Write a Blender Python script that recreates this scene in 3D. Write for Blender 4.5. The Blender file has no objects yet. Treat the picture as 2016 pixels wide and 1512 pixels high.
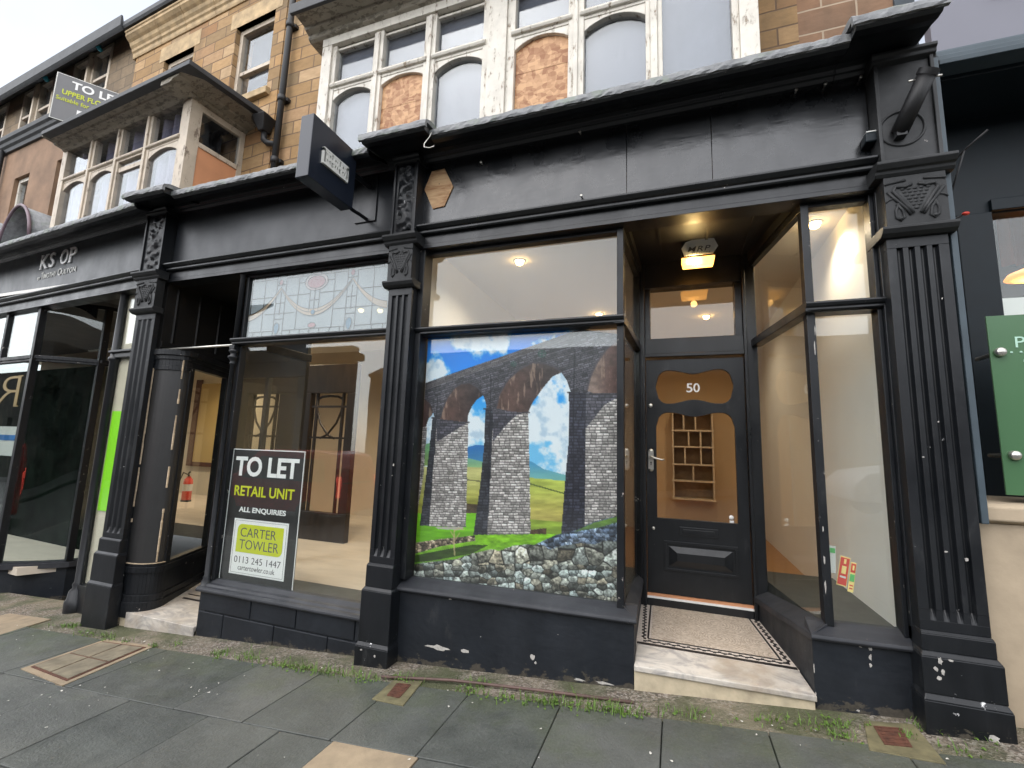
import bpy, bmesh, math, random
import numpy as np
from mathutils import Matrix, Vector
random.seed(7)
rng = np.random.default_rng(11)
R = math.radians
scene = bpy.context.scene
col = scene.collection

# ------------------------------------------------------------------ camera
CAM_Y, CAM_Z = -3.15, 1.5
cd = bpy.data.cameras.new('camera')
cam = bpy.data.objects.new('camera', cd)
col.objects.link(cam)
rt = (0.942334, 0.333074, 0.032686)
dn = (-0.016555, 0.143937, -0.989448)
fw = (-0.334264, 0.93185, 0.14115)
mw = Matrix.Identity(4)
for i in range(3):
    mw[i][0], mw[i][1], mw[i][2] = rt[i], -dn[i], -fw[i]
mw[1][3], mw[2][3] = CAM_Y, CAM_Z
cam.matrix_world = mw
cd.sensor_width = 36.0
cd.lens = 36.0 * 900.0 / 2016.0
cd.clip_start, cd.clip_end = 0.05, 1000.0
scene.camera = cam

# ------------------------------------------------------------------ sky, sun, exposure
SUN_EL, SUN_AZ = 52.0, 205.0          # degrees; azimuth clockwise from +Y (behind the camera, a little left)
w = bpy.data.worlds.new('World')
scene.world = w
w.use_nodes = True
wt = w.node_tree
bg = wt.nodes['Background']
sky = wt.nodes.new('ShaderNodeTexSky')
sky.sky_type = 'NISHITA'
sky.sun_disc = False
sky.sun_elevation = R(SUN_EL)
sky.sun_rotation = R(SUN_AZ)
sky.air_density, sky.dust_density, sky.ozone_density = 1.0, 1.5, 1.5
hs = wt.nodes.new('ShaderNodeHueSaturation')
hs.inputs['Saturation'].default_value = 0.34
hs.inputs['Value'].default_value = 1.0
tcw = wt.nodes.new('ShaderNodeTexCoord')
nzw = wt.nodes.new('ShaderNodeTexNoise')
nzw.inputs['Scale'].default_value = 2.2
nzw.inputs['Detail'].default_value = 5
wt.links.new(tcw.outputs['Generated'], nzw.inputs['Vector'])
mrw = wt.nodes.new('ShaderNodeMapRange')
mrw.inputs['From Min'].default_value = 0.3
mrw.inputs['From Max'].default_value = 0.7
mrw.inputs['To Min'].default_value = 0.85
mrw.inputs['To Max'].default_value = 1.2
wt.links.new(nzw.outputs['Fac'], mrw.inputs['Value'])
wt.links.new(sky.outputs['Color'], hs.inputs['Color'])
wt.links.new(mrw.outputs['Result'], hs.inputs['Value'])
wt.links.new(hs.outputs['Color'], bg.inputs['Color'])
bg.inputs['Strength'].default_value = 0.12
sd = bpy.data.lights.new('sun', 'SUN')
sd.energy = 1.5
sd.angle = R(170)
sd.color = (1.0, 0.97, 0.93)
sun = bpy.data.objects.new('sun', sd)
col.objects.link(sun)
to_sun = Vector((math.sin(R(SUN_AZ)) * math.cos(R(SUN_EL)), math.cos(R(SUN_AZ)) * math.cos(R(SUN_EL)), math.sin(R(SUN_EL))))
sun.rotation_euler = to_sun.to_track_quat('Z', 'Y').to_euler()
vs = scene.view_settings
vs.view_transform = 'Standard'
vs.look = 'None'
vs.exposure = 1.45
vs.gamma = 1.0
vs.use_curve_mapping = False
cy = scene.cycles
cy.use_denoising = True
cy.max_bounces = 10
cy.transparent_max_bounces = 24
cy.sample_clamp_indirect = 6.0
cy.caustics_reflective = False
cy.caustics_refractive = False

# ------------------------------------------------------------------ materials
def S(r, g, b):
    f = lambda c: (c / 255 / 12.92) if c / 255 <= 0.04045 else ((c / 255 + 0.055) / 1.055) ** 2.4
    return (f(r), f(g), f(b))

class NT:
    def __init__(s, name):
        s.m = bpy.data.materials.new(name)
        s.m.use_nodes = True
        s.t = s.m.node_tree
        s.p = s.t.nodes['Principled BSDF']
        s.out = s.t.nodes['Material Output']
        g = s.t.nodes.new('ShaderNodeNewGeometry')
        s.pos = g.outputs['Position']
    def n(s, kind, **kw):
        nd = s.t.nodes.new('ShaderNode' + kind)
        for k, v in kw.items():
            setattr(nd, k, v)
        return nd
    def l(s, a, b):
        s.t.links.new(a, b)
    def put(s, sock, v):
        if isinstance(v, bpy.types.NodeSocket):
            s.l(v, sock)
        elif isinstance(v, (tuple, list)) and len(v) == 3 and sock.type == 'RGBA':
            sock.default_value = (*v, 1)
        else:
            sock.default_value = v
    def vec(s, stretch=(1, 1, 1), off=(0, 0, 0), rot=(0, 0, 0)):
        mp = s.n('Mapping')
        mp.inputs['Scale'].default_value = stretch
        mp.inputs['Location'].default_value = off
        mp.inputs['Rotation'].default_value = rot
        s.l(s.pos, mp.inputs['Vector'])
        return mp.outputs['Vector']
    def noise(s, scale, stretch=(1, 1, 1), detail=4, rough=0.6, off=(0, 0, 0), dist=0):
        nd = s.n('TexNoise')
        nd.inputs['Scale'].default_value = scale
        nd.inputs['Detail'].default_value = detail
        nd.inputs['Roughness'].default_value = rough
        nd.inputs['Distortion'].default_value = dist
        s.l(s.vec(stretch, off), nd.inputs['Vector'])
        return nd.outputs['Fac']
    def step(s, fac, lo, hi, a=0.0, b=1.0):
        mr = s.n('MapRange')
        mr.inputs['From Min'].default_value = lo
        mr.inputs['From Max'].default_value = hi
        mr.inputs['To Min'].default_value = a
        mr.inputs['To Max'].default_value = b
        s.put(mr.inputs['Value'], fac)
        return mr.outputs['Result']
    def mix(s, fac, a, b, mode='MIX'):
        mx = s.n('Mix', data_type='RGBA', blend_type=mode)
        s.put(mx.inputs['Factor'], fac)
        s.put(mx.inputs[6], a)
        s.put(mx.inputs[7], b)
        return mx.outputs[2]
    def math(s, op, a, b=0.0):
        m = s.n('Math', operation=op)
        s.put(m.inputs[0], a)
        s.put(m.inputs[1], b)
        return m.outputs[0]
    def bump(s, h, strength=0.3, dist=0.01, prev=None):
        b = s.n('Bump')
        b.inputs['Strength'].default_value = strength
        b.inputs['Distance'].default_value = dist
        s.l(h, b.inputs['Height'])
        if prev is not None:
            s.l(prev, b.inputs['Normal'])
        return b.outputs['Normal']
    def done(s, color, rough=0.5, normal=None, metal=0.0, spec=0.5, emit=None, emit_s=0.0):
        s.put(s.p.inputs['Base Color'], color)
        s.put(s.p.inputs['Roughness'], rough)
        s.p.inputs['Metallic'].default_value = metal
        s.p.inputs['Specular IOR Level'].default_value = spec
        if normal is not None:
            s.l(normal, s.p.inputs['Normal'])
        if emit is not None:
            s.p.inputs['Emission Color'].default_value = (*emit, 1)
            s.p.inputs['Emission Strength'].default_value = emit_s
        return s.m
    def height(s):
        sp = s.n('SeparateXYZ')
        s.l(s.pos, sp.inputs[0])
        return sp.outputs['Z'], sp.outputs['X'], sp.outputs['Y']

MAT = {}
def simple(name, c, rough=0.5, metal=0.0, var=0.25, scale=6.0, bump=0.0, bscale=40.0, spec=0.5, stretch=(1, 1, 1)):
    k = NT(name)
    f = k.noise(scale, stretch, 5)
    dark = tuple(x * (1 - var) for x in c)
    lite = tuple(min(1, x * (1 + var)) for x in c)
    cc = k.mix(k.step(f, 0.3, 0.7), dark, lite)
    nr = None
    if bump:
        nr = k.bump(k.noise(bscale, stretch, 4), bump, 0.004)
    return k.done(cc, rough, nr, metal, spec)

def black(name, base=(0.0035, 0.0045, 0.006), lite=(0.010, 0.0115, 0.014), rough=(0.26, 0.5), brush=(1, 1, 0.12), dents=0.0, chips=0.0, chipc=(0.55, 0.5, 0.46), low=None, coat=0.0):
    k = NT(name)
    f = k.noise(3.5, (1, 1, 0.5), 6)
    f2 = k.noise(26, brush, 4)
    c = k.mix(k.step(k.math('ADD', f, k.math('MULTIPLY', f2, 0.5)), 0.5, 1.0), base, lite)
    # dust streaks and grey scuffs that belong to the paint
    sc = k.noise(9, (0.7, 0.7, 0.25), 8, 0.72, (4, 2, 1))
    c = k.mix(k.step(sc, 0.60, 0.78, 0, 0.55), c, (0.065, 0.066, 0.066))
    if chips:
        ch = k.noise(13, (1, 1, 1), 9, 0.75, (9, 3, 7))
        th = 0.715 - 0.05 * chips
        c = k.mix(k.step(ch, th, th + 0.012), c, chipc)
    if low is not None:
        z, x, y = k.height()
        # splash-worn foot of the wall: paint lost in ragged patches just above the paving
        gx = k.math('ADD', k.math('MULTIPLY', x, 0.085), 0.088)
        hz = k.math('SUBTRACT', z, gx)
        nn = k.noise(11, (1, 1, 1.6), 8, 0.7, (1, 5, 2))
        lim = k.math('SUBTRACT', k.math('MULTIPLY', nn, 0.42), low)
        fac = k.step(k.math('SUBTRACT', lim, hz), 0.0, 0.006)
        c = k.mix(fac, c, k.mix(k.noise(40, detail=3), (0.008, 0.008, 0.007), (0.10, 0.088, 0.07)))
    r = k.step(k.noise(5, (1, 1, 0.6), 6, 0.6, (3, 3, 3)), 0.3, 0.7, rough[0], rough[1])
    nrm = k.bump(f2, 0.22, 0.003)
    if dents:
        d1 = k.noise(2.6, (1, 1, 1.4), 3, 0.5, (2, 0, 5), 0.6)
        nrm = k.bump(d1, dents, 0.05, nrm)
        d2 = k.noise(17, (0.5, 1, 1.6), 3, 0.5, (7, 0, 1), 0.3)
        nrm = k.bump(d2, dents * 0.55, 0.012, nrm)
    k.p.inputs['Coat Weight'].default_value = coat
    k.p.inputs['Coat Roughness'].default_value = 0.24
    if coat: k.l(nrm, k.p.inputs['Coat Normal'])
    return k.done(c, r, nrm, spec=0.4)

MAT['black'] = black('black gloss paint', chips=0.5, coat=0.2)
MAT['black_chip'] = black('black paint flaking', chips=1.25, rough=(0.3, 0.55))
MAT['fascia'] = black('black fascia paint', (0.0035, 0.0045, 0.006), (0.010, 0.0115, 0.0145), (0.13, 0.46), (0.15, 1, 1), 0.10, 0.3, coat=0.85)
MAT['fascia_mid'] = black('satin black fascia board', (0.0045, 0.006, 0.009), (0.011, 0.0135, 0.0175), (0.34, 0.5), (0.3, 1, 1), 0.05, 0.1, coat=0.25)
MAT['navy'] = black('blue black riser paint', (0.006, 0.008, 0.0115), (0.014, 0.0175, 0.023), (0.40, 0.62), (1, 1, 1), 0.18, 0.7, (0.55, 0.52, 0.48), 0.19)
MAT['sill'] = black('worn sill paint', (0.014, 0.016, 0.020), (0.034, 0.036, 0.042), (0.45, 0.65), (0.1, 1, 1), 0.0, 0.7, (0.42, 0.34, 0.32))
MAT['shaft'] = black('black pilaster paint', (0.0035, 0.0045, 0.006), (0.010, 0.0115, 0.014), (0.28, 0.52), (1, 1, 0.15), 0.06, 0.9, (0.6, 0.6, 0.6), 0.22)
MAT['capital'] = black('weathered black cast paint', (0.008, 0.009, 0.010), (0.024, 0.025, 0.026), (0.42, 0.65), (1, 1, 1), 0.15, 0.3)
MAT['dark'] = simple('black brown timber', (0.006, 0.0055, 0.005), 0.55, var=0.4)  # one even black-brown tone
MAT['void_green'] = simple('dark green interior fill', (0.006, 0.009, 0.007), 1.0, var=0.6, scale=3, spec=0.0)  # near-black green painted in for the darkness behind the bookshop glass
MAT['gap'] = simple('dark void', (0.006, 0.006, 0.006), 0.9, var=0.1)

def lead():
    k = NT('weathered lead flashing')
    f = k.noise(14, (0.6, 1, 1), 6)
    c = k.mix(k.step(f, 0.3, 0.7), (0.10, 0.105, 0.11), (0.27, 0.275, 0.28))
    c = k.mix(k.step(k.noise(6, detail=6, off=(3, 1, 1)), 0.52, 0.7, 0, 0.8), c, (0.15, 0.19, 0.13))
    return k.done(c, k.step(f, 0.3, 0.7, 0.4, 0.7), k.bump(k.noise(22, detail=5), 0.5, 0.02), 0.15)
MAT['lead'] = lead()

def peel(name, paint, wood, amt, stretch=(1, 1, 0.35)):
    k = NT(name)
    f = k.noise(20, stretch, 9, 0.72)
    p = k.mix(k.step(k.noise(5, detail=5), 0.35, 0.65), tuple(x * 0.80 for x in paint), paint)
    e = k.step(f, amt, amt + 0.02)
    c = k.mix(e, p, wood)
    c = k.mix(k.step(f, amt - 0.05, amt, 0, 0.4), c, (0.25, 0.2, 0.15))
    return k.done(c, 0.55, k.bump(k.step(f, amt - 0.05, amt + 0.04, 1, 0), 0.5, 0.004))
MAT['white_peel'] = peel('peeling cream paint', (0.68, 0.64, 0.56), (0.26, 0.20, 0.14), 0.60)
MAT['cream_peel'] = peel('old cream paint', (0.55, 0.47, 0.37), (0.16, 0.12, 0.09), 0.60)
MAT['corn_peel'] = peel('dirty flaking cornice paint', (0.30, 0.27, 0.21), (0.07, 0.075, 0.055), 0.53, (0.5, 1, 1))
MAT['roof_felt'] = simple('dark slate felt', (0.035, 0.038, 0.042), 0.6, var=0.3, bump=0.3)

def ashlar(name, cols, bw=0.42, bh=0.165, mort=(0.15, 0.10, 0.065), tone=1.0, ang=0.0):
    k = NT(name)
    z, x, y = k.height()
    cb = k.n('CombineXYZ')
    k.l(x, cb.inputs[0]); k.l(z, cb.inputs[1])
    br = k.n('TexBrick')
    br.offset = 0.5
    br.inputs['Scale'].default_value = 1.0
    br.inputs['Brick Width'].default_value = bw
    br.inputs['Row Height'].default_value = bh
    br.inputs['Mortar Size'].default_value = 0.008
    br.inputs['Mortar Smooth'].default_value = 0.3
    br.inputs['Color1'].default_value = (0, 0, 0, 1)
    br.inputs['Color2'].default_value = (1, 1, 1, 1)
    br.inputs['Mortar'].default_value = (0.5, 0.5, 0.5, 1)
    wob = k.n('TexNoise'); wob.inputs['Scale'].default_value = 3
    k.l(k.pos, wob.inputs['Vector'])
    av = k.n('VectorMath', operation='MULTIPLY_ADD')
    k.l(wob.outputs['Color'], av.inputs[0]); av.inputs[1].default_value = (0.012, 0.012, 0); k.l(cb.outputs[0], av.inputs[2])
    k.l(av.outputs[0], br.inputs['Vector'])
    rp = k.n('ValToRGB')
    e = rp.color_ramp.elements
    e[0].position, e[0].color = 0.0, (*cols[0], 1)
    e[1].position, e[1].color = 1.0, (*cols[-1], 1)
    for i, cc in enumerate(cols[1:-1]):
        q = e.new((i + 1) / (len(cols) - 1)); q.color = (*cc, 1)
    k.l(br.outputs['Color'], rp.inputs['Fac'])
    c = k.mix(k.step(k.noise(9, (1, 1, 2.5), 7, 0.65), 0.25, 0.75, 0, 0.55), rp.outputs['Color'], tuple(v * 0.55 for v in cols[0]))
    c = k.mix(k.step(k.noise(1.2, (1, 1, 0.5), 6, 0.6, (5, 5, 5)), 0.5, 0.72, 0, 0.75), c, (0.11, 0.085, 0.06))
    c = k.mix(br.outputs['Fac'], c, mort)
    h = k.math('SUBTRACT', k.math('MULTIPLY', k.noise(30, detail=6), 0.35), br.outputs['Fac'])
    return k.done(c, 0.85, k.bump(h, 0.55, 0.012), spec=0.25)
MAT['ashlar'] = ashlar('buff ashlar stone', [(0.33, 0.205, 0.095), (0.47, 0.30, 0.15), (0.24, 0.17, 0.095), (0.43, 0.25, 0.105), (0.52, 0.37, 0.22), (0.34, 0.185, 0.09)])
MAT['ashlar_red'] = ashlar('pinkish sandstone', [(0.30, 0.17, 0.10), (0.36, 0.22, 0.14), (0.25, 0.15, 0.095), (0.40, 0.28, 0.18)], 0.46, 0.21, (0.42, 0.33, 0.24))
MAT['rubble'] = ashlar('dark rough stone', [(0.20, 0.15, 0.10), (0.27, 0.20, 0.13), (0.16, 0.125, 0.09)], 0.34, 0.2, (0.12, 0.10, 0.075))
MAT['trim_stone'] = simple('moulded sandstone', (0.40, 0.29, 0.16), 0.8, var=0.35, scale=7, bump=0.3)
MAT['render'] = simple('brown render', (0.21, 0.13, 0.08), 0.85, var=0.30, scale=2.2, bump=0.35, bscale=60)
MAT['opp_stone'] = ashlar('darkened stone', [(0.020, 0.018, 0.015), (0.030, 0.026, 0.021), (0.016, 0.015, 0.013)], 0.6, 0.3, (0.012, 0.011, 0.010))  # stone colour darkened so window reflections stay dark, as if backlit

def glass(name, tint=(1, 1, 1), rough=0.0, dirt=0.03, wave=0.0, dirtc=(0.5, 0.5, 0.5)):
    k = NT(name)
    k.t.nodes.remove(k.p)
    tr = k.n('BsdfTransparent'); tr.inputs['Color'].default_value = (*tint, 1)
    gl = k.n('BsdfGlossy'); gl.inputs['Roughness'].default_value = rough
    gl.inputs['Color'].default_value = (0.97, 1.0, 1.0, 1)
    fr = k.n('Fresnel')
    gb_ = k.n('NewGeometry'); k.l(k.step(gb_.outputs['Backfacing'], 0, 1, 1.5, 1 / 1.5), fr.inputs['IOR'])
    mx = k.n('MixShader')
    k.l(fr.outputs[0], mx.inputs[0]); k.l(tr.outputs[0], mx.inputs[1]); k.l(gl.outputs[0], mx.inputs[2])
    if wave:
        nb = k.bump(k.noise(2.3, detail=1), wave, 0.02)
        k.l(nb, gl.inputs['Normal']); k.l(nb, fr.inputs['Normal'])
    df = k.n('BsdfDiffuse'); df.inputs['Color'].default_value = (*dirtc, 1)
    m2 = k.n('MixShader')
    k.l(k.step(k.noise(6, (1, 1, 0.3), 7, 0.7), 0.45, 0.8, 0.0, dirt), m2.inputs[0])
    k.l(mx.outputs[0], m2.inputs[1]); k.l(df.outputs[0], m2.inputs[2])
    k.l(m2.outputs[0], k.out.inputs['Surface'])
    return k.m
MAT['glass'] = glass('shop window glass', (0.97, 0.985, 0.975), dirt=0.012, wave=0.015)
MAT['glass_curved'] = glass('bent shop window glass', (0.93, 0.96, 0.95), dirt=0.01)
MAT['glass_door'] = glass('warm smoked door glass', (0.93, 0.90, 0.84), dirt=0.01)
MAT['glass_up'] = glass('upper window glass', (0.9, 0.92, 0.95), dirt=0.05, wave=0.03)
MAT['whitewash'] = simple('grey whitewashed pane back', (0.125, 0.125, 0.135), 0.35, var=0.12, scale=2.5)

def osb():
    k = NT('oriented strand board')
    v = k.n('TexVoronoi'); v.inputs['Scale'].default_value = 26
    k.l(k.vec((1, 1, 0.55), rot=(0, 0.6, 0)), v.inputs['Vector'])
    v2 = k.n('TexVoronoi'); v2.inputs['Scale'].default_value = 34
    k.l(k.vec((0.5, 1, 1), rot=(0, -0.4, 0)), v2.inputs['Vector'])
    sep = k.n('SeparateColor'); k.l(v.outputs['Color'], sep.inputs[0])
    sep2 = k.n('SeparateColor'); k.l(v2.outputs['Color'], sep2.inputs[0])
    f = k.math('MULTIPLY', k.math('ADD', sep.outputs[0], sep2.outputs[1]), 0.5)
    c = k.mix(k.step(f, 0.2, 0.8), (0.27, 0.11, 0.04), (0.55, 0.32, 0.16))
    return k.done(c, 0.6, k.bump(f, 0.25, 0.004))
MAT['osb'] = osb()
def ply():
    k = NT('bare plywood')
    f = k.noise(7, (0.35, 1, 1.6), 6, 0.6, (1, 0, 0), 1.2)
    c = k.mix(k.step(f, 0.4, 0.62), (0.52, 0.33, 0.17), (0.27, 0.115, 0.04))
    c = k.mix(k.step(k.noise(30, (0.1, 1, 1.6), 3), 0.4, 0.6, 0, 0.25), c, (0.62, 0.44, 0.26))
    return k.done(c, 0.7)
MAT['ply'] = ply()
MAT['orange_board'] = simple('faded orange board', (0.56, 0.26, 0.13), 0.7, var=0.1, scale=3)
MAT['wall_white'] = simple('white painted plaster', (0.78, 0.77, 0.74), 0.7, var=0.03, scale=2)
MAT['wall_lamptint'] = simple('lamp tinted plaster', (0.54, 0.40, 0.25), 0.75, var=0.06, scale=1.5)  # tan plaster with the amber lamp tint put into its colour
MAT['wall_tan'] = simple('tan painted plaster', (0.60, 0.51, 0.40), 0.75, var=0.06, scale=1.5)
MAT['wall_yel'] = simple('yellow ochre panel', (0.45, 0.33, 0.13), 0.7, var=0.06, scale=1.5)
MAT['wall_cream'] = simple('cream plaster', (0.62, 0.56, 0.44), 0.75, var=0.05, scale=1.5)
MAT['ceil'] = simple('white ceiling paint', (0.80, 0.78, 0.74), 0.8, var=0.02, scale=2)
MAT['floor_pale'] = simple('pale screed floor', (0.58, 0.51, 0.42), 0.55, var=0.10, scale=2.0, stretch=(1, 3, 1))
MAT['floor_wood'] = simple('warm wood floor', (0.40, 0.20, 0.07), 0.4, var=0.15, scale=5, stretch=(1, 6, 1))
MAT['bed'] = simple('dark grey display bed', (0.055, 0.056, 0.05), 0.6, var=0.25, scale=8)
MAT['steel'] = simple('brushed steel', (0.62, 0.60, 0.55), 0.32, 0.9, var=0.1)
MAT['brass'] = simple('brass', (0.75, 0.50, 0.18), 0.3, 0.9, var=0.1)
MAT['white'] = simple('white plastic', (0.82, 0.82, 0.81), 0.5, var=0.02)
MAT['offwhite'] = simple('off white print', (0.66, 0.66, 0.62), 0.5, var=0.02)
MAT['board_black'] = simple('matt sign black', (0.022, 0.022, 0.022), 0.45, var=0.1)
MAT['lime'] = simple('lime print', (0.55, 0.60, 0.02), 0.5, var=0.02)
MAT['lime_strip'] = simple('bright green vinyl', (0.30, 0.86, 0.01), 0.5, var=0.02)
MAT['grey_txt'] = simple('grey print', (0.10, 0.10, 0.10), 0.5, var=0.02)
MAT['grey_board'] = simple('grey sign board', (0.15, 0.15, 0.155), 0.5, var=0.04)
MAT['sign_navy'] = simple('dark navy powder coat', (0.012, 0.016, 0.026), 0.32, var=0.08)
MAT['gold'] = simple('gold leaf lettering', (0.22, 0.15, 0.035), 0.4, 0.5, var=0.1)
MAT['red'] = simple('red print', (0.62, 0.05, 0.03), 0.5, var=0.05)
MAT['yellow'] = simple('pale yellow print', (0.85, 0.68, 0.25), 0.5, var=0.05)
MAT['green_print'] = simple('green print', (0.10, 0.45, 0.12), 0.5, var=0.05)
MAT['came'] = simple('lead came', (0.035, 0.035, 0.038), 0.5, 0.2, var=0.2)
MAT['teal'] = simple('dark teal timber', (0.003, 0.008, 0.012), 0.5, var=0.2, spec=0.3)
MAT['teal_edge'] = simple('grey blue trim paint', (0.045, 0.065, 0.08), 0.55, var=0.15)
MAT['lav'] = simple('lavender grey fascia', (0.15, 0.15, 0.18), 0.5, var=0.05, scale=1.5)
MAT['menu_green'] = simple('green menu board', (0.06, 0.145, 0.065), 0.3, var=0.06, scale=2)
MAT['pale_mint'] = simple('pale mint lettering', (0.40, 0.62, 0.50), 0.5, var=0.03)
MAT['plinth'] = simple('painted stone plinth', (0.40, 0.32, 0.225), 0.8, var=0.2, scale=3, bump=0.25)
MAT['rubber'] = simple('black rubber', (0.01, 0.01, 0.01), 0.6)
MAT['iron'] = simple('black cast iron', (0.009, 0.009, 0.010), 0.55, var=0.3, bump=0.2)
MAT['rust'] = simple('rusty iron', (0.085, 0.032, 0.018), 0.8, var=0.45, scale=30, bump=0.5)
MAT['screen'] = simple('dark stained oak', (0.022, 0.014, 0.009), 0.4, var=0.4, scale=12, stretch=(1, 1, 0.15))
MAT['curtain'] = simple('grey mauve curtain', (0.17, 0.15, 0.19), 0.9, var=0.3, scale=9, stretch=(2, 1, 0.05))
MAT['dim_fill'] = simple('dim interior', (0.03, 0.028, 0.03), 0.9, var=0.3)  # dark colour standing in for the shade of rooms behind panes
def stained(name, c, a=0.55):
    k = NT(name)
    k.t.nodes.remove(k.p)
    tr = k.n('BsdfTransparent'); tr.inputs['Color'].default_value = (*c, 1)
    df = k.n('BsdfDiffuse'); df.inputs['Color'].default_value = (*c, 1)
    mx = k.n('MixShader'); mx.inputs[0].default_value = a
    k.l(tr.outputs[0], mx.inputs[1]); k.l(df.outputs[0], mx.inputs[2])
    k.l(mx.outputs[0], k.out.inputs['Surface'])
    return k.m
MAT['sg_clear'] = stained('obscure leaded glass', (0.40, 0.45, 0.49), 0.5)
MAT['sg_tan'] = stained('amber glass', (0.42, 0.33, 0.25), 0.7)
MAT['sg_pink'] = stained('rose glass', (0.30, 0.14, 0.16), 0.8)
MAT['sg_rose'] = stained('pale rose glass', (0.42, 0.34, 0.34), 0.75)
MAT['sg_blue'] = stained('blue glass', (0.06, 0.14, 0.22), 0.85)

def paving():
    k = NT('damp dark paving flags')
    at = k.n('Attribute'); at.attribute_name = 'tone'
    f = k.noise(5, detail=8, rough=0.65)
    c = k.mix(k.step(f, 0.3, 0.7), (0.040, 0.045, 0.041), (0.082, 0.089, 0.080))
    c = k.mix(at.outputs['Fac'], c, (0.125, 0.125, 0.115), 'MIX')
    c = k.mix(k.step(k.noise(160, detail=2), 0.62, 0.72, 0, 0.35), c, (0.22, 0.22, 0.21))
    z, x, y = k.height()
    gm = k.math('ADD', k.step(y, -0.95, -0.25, 0, 0.34), k.noise(3.2, detail=6, off=(2, 2, 2)))
    c = k.mix(k.step(gm, 0.62, 0.92, 0, 0.62), c, (0.058, 0.075, 0.024))
    # old gum and lichen spots
    v = k.n('TexVoronoi'); v.inputs['Scale'].default_value = 7.5
    k.l(k.vec((1, 1, 0)), v.inputs['Vector'])
    r = k.step(v.outputs['Distance'], 0.035, 0.06, 1, 0)
    sc = k.n('SeparateColor'); k.l(v.outputs['Color'], sc.inputs[0])
    c = k.mix(k.math('MULTIPLY', r, k.step(sc.outputs[0], 0.72, 0.74, 0, 0.55)), c, (0.30, 0.30, 0.28))
    c = k.mix(k.step(k.noise(1.7, detail=7, rough=0.7, off=(6, 1, 0)), 0.42, 0.68, 0, 0.55), c, (0.026, 0.029, 0.027))
    c = k.mix(k.step(k.noise(60, detail=5, rough=0.75), 0.35, 0.7, 0, 0.35), c, (0.13, 0.135, 0.125))
    h = k.math('ADD', k.noise(70, detail=5), k.math('MULTIPLY', k.noise(9, detail=4), 1.5))
    return k.done(c, k.step(f, 0.3, 0.7, 0.45, 0.75), k.bump(h, 0.6, 0.008))
MAT['paving'] = paving()
MAT['pale_slab'] = simple('buff sandstone flag', (0.27, 0.21, 0.14), 0.75, var=0.2, scale=9, bump=0.4, bscale=60)
MAT['joint'] = simple('dirt joint', (0.022, 0.022, 0.017), 0.9, var=0.4, scale=20)
def gravel():
    k = NT('exposed aggregate strip')
    v = k.n('TexVoronoi'); v.inputs['Scale'].default_value = 85
    k.l(k.vec(), v.inputs['Vector'])
    sc = k.n('SeparateColor'); k.l(v.outputs['Color'], sc.inputs[0])
    rp = k.n('ValToRGB'); e = rp.color_ramp.elements
    e[0].color = (0.05, 0.045, 0.035, 1); e[1].color = (0.30, 0.27, 0.23, 1)
    q = e.new(0.45); q.color = (0.135, 0.105, 0.08, 1)
    k.l(sc.outputs[0], rp.inputs['Fac'])
    c = k.mix(k.step(k.noise(4, detail=7), 0.42, 0.66, 0, 0.85), rp.outputs['Color'], (0.20, 0.17, 0.12))
    c = k.mix(k.step(k.noise(2.5, detail=7, off=(8, 8, 8)), 0.44, 0.62, 0, 0.85), c, (0.05, 0.06, 0.022))
    return k.done(c, 0.85, k.bump(v.outputs['Distance'], 0.6, 0.01))
MAT['gravel'] = gravel()
MAT['asphalt'] = simple('asphalt', (0.05, 0.05, 0.05), 0.75, var=0.25, scale=12, bump=0.4, bscale=120)
MAT['kerb'] = simple('kerb stone', (0.20, 0.19, 0.17), 0.7, var=0.2, bump=0.2)
def marble():
    k = NT('worn white marble')
    f = k.noise(5, (0.7, 1.6, 1), 8, 0.65, (0, 0, 0), 2.0)
    c = k.mix(k.step(f, 0.44, 0.60), (0.54, 0.50, 0.44), (0.33, 0.31, 0.29))
    c = k.mix(k.step(k.noise(3, detail=6, off=(4, 4, 4)), 0.5, 0.7, 0, 0.8), c, (0.34, 0.27, 0.20))
    c = k.mix(k.step(k.noise(1.6, detail=8, rough=0.7, off=(9, 2, 4)), 0.48, 0.7, 0, 0.65), c, (0.22, 0.19, 0.15))
    return k.done(c, 0.45, k.bump(f, 0.1, 0.004))
MAT['marble'] = marble()
MAT['step_face'] = simple('stained limestone', (0.47, 0.40, 0.28), 0.75, var=0.3, scale=7, bump=0.2)
def mosaic():
    k = NT('fan laid marble mosaic')
    v = k.n('TexVoronoi'); v.inputs['Scale'].default_value = 4.2
    v.inputs['Randomness'].default_value = 0.5
    k.l(k.vec((1, 1, 0)), v.inputs['Vector'])
    rings = k.math('SINE', k.math('MULTIPLY', v.outputs['Distance'], 95.0))
    v2 = k.n('TexVoronoi'); v2.inputs['Scale'].default_value = 75
    k.l(k.vec((1, 1, 0)), v2.inputs['Vector'])
    sc = k.n('SeparateColor'); k.l(v2.outputs['Color'], sc.inputs[0])
    c = k.mix(sc.outputs[0], (0.40, 0.33, 0.26), (0.62, 0.54, 0.45))
    c = k.mix(k.step(rings, 0.55, 0.95, 0, 0.6), c, (0.24, 0.19, 0.145))
    c = k.mix(k.step(k.noise(5, detail=7), 0.55, 0.75, 0, 0.5), c, (0.28, 0.23, 0.18))
    return k.done(c, 0.5)
MAT['mosaic'] = mosaic()
MAT['tess_black'] = simple('black tesserae', (0.014, 0.012, 0.012), 0.5, var=0.4, scale=60)
MAT['tess_white'] = simple('white tesserae', (0.56, 0.50, 0.44), 0.5, var=0.25, scale=70)
def leaf(name, a, b):
    k = NT(name)
    c = k.mix(k.noise(14, detail=3), a, b)
    return k.done(c, 0.6)
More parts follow.
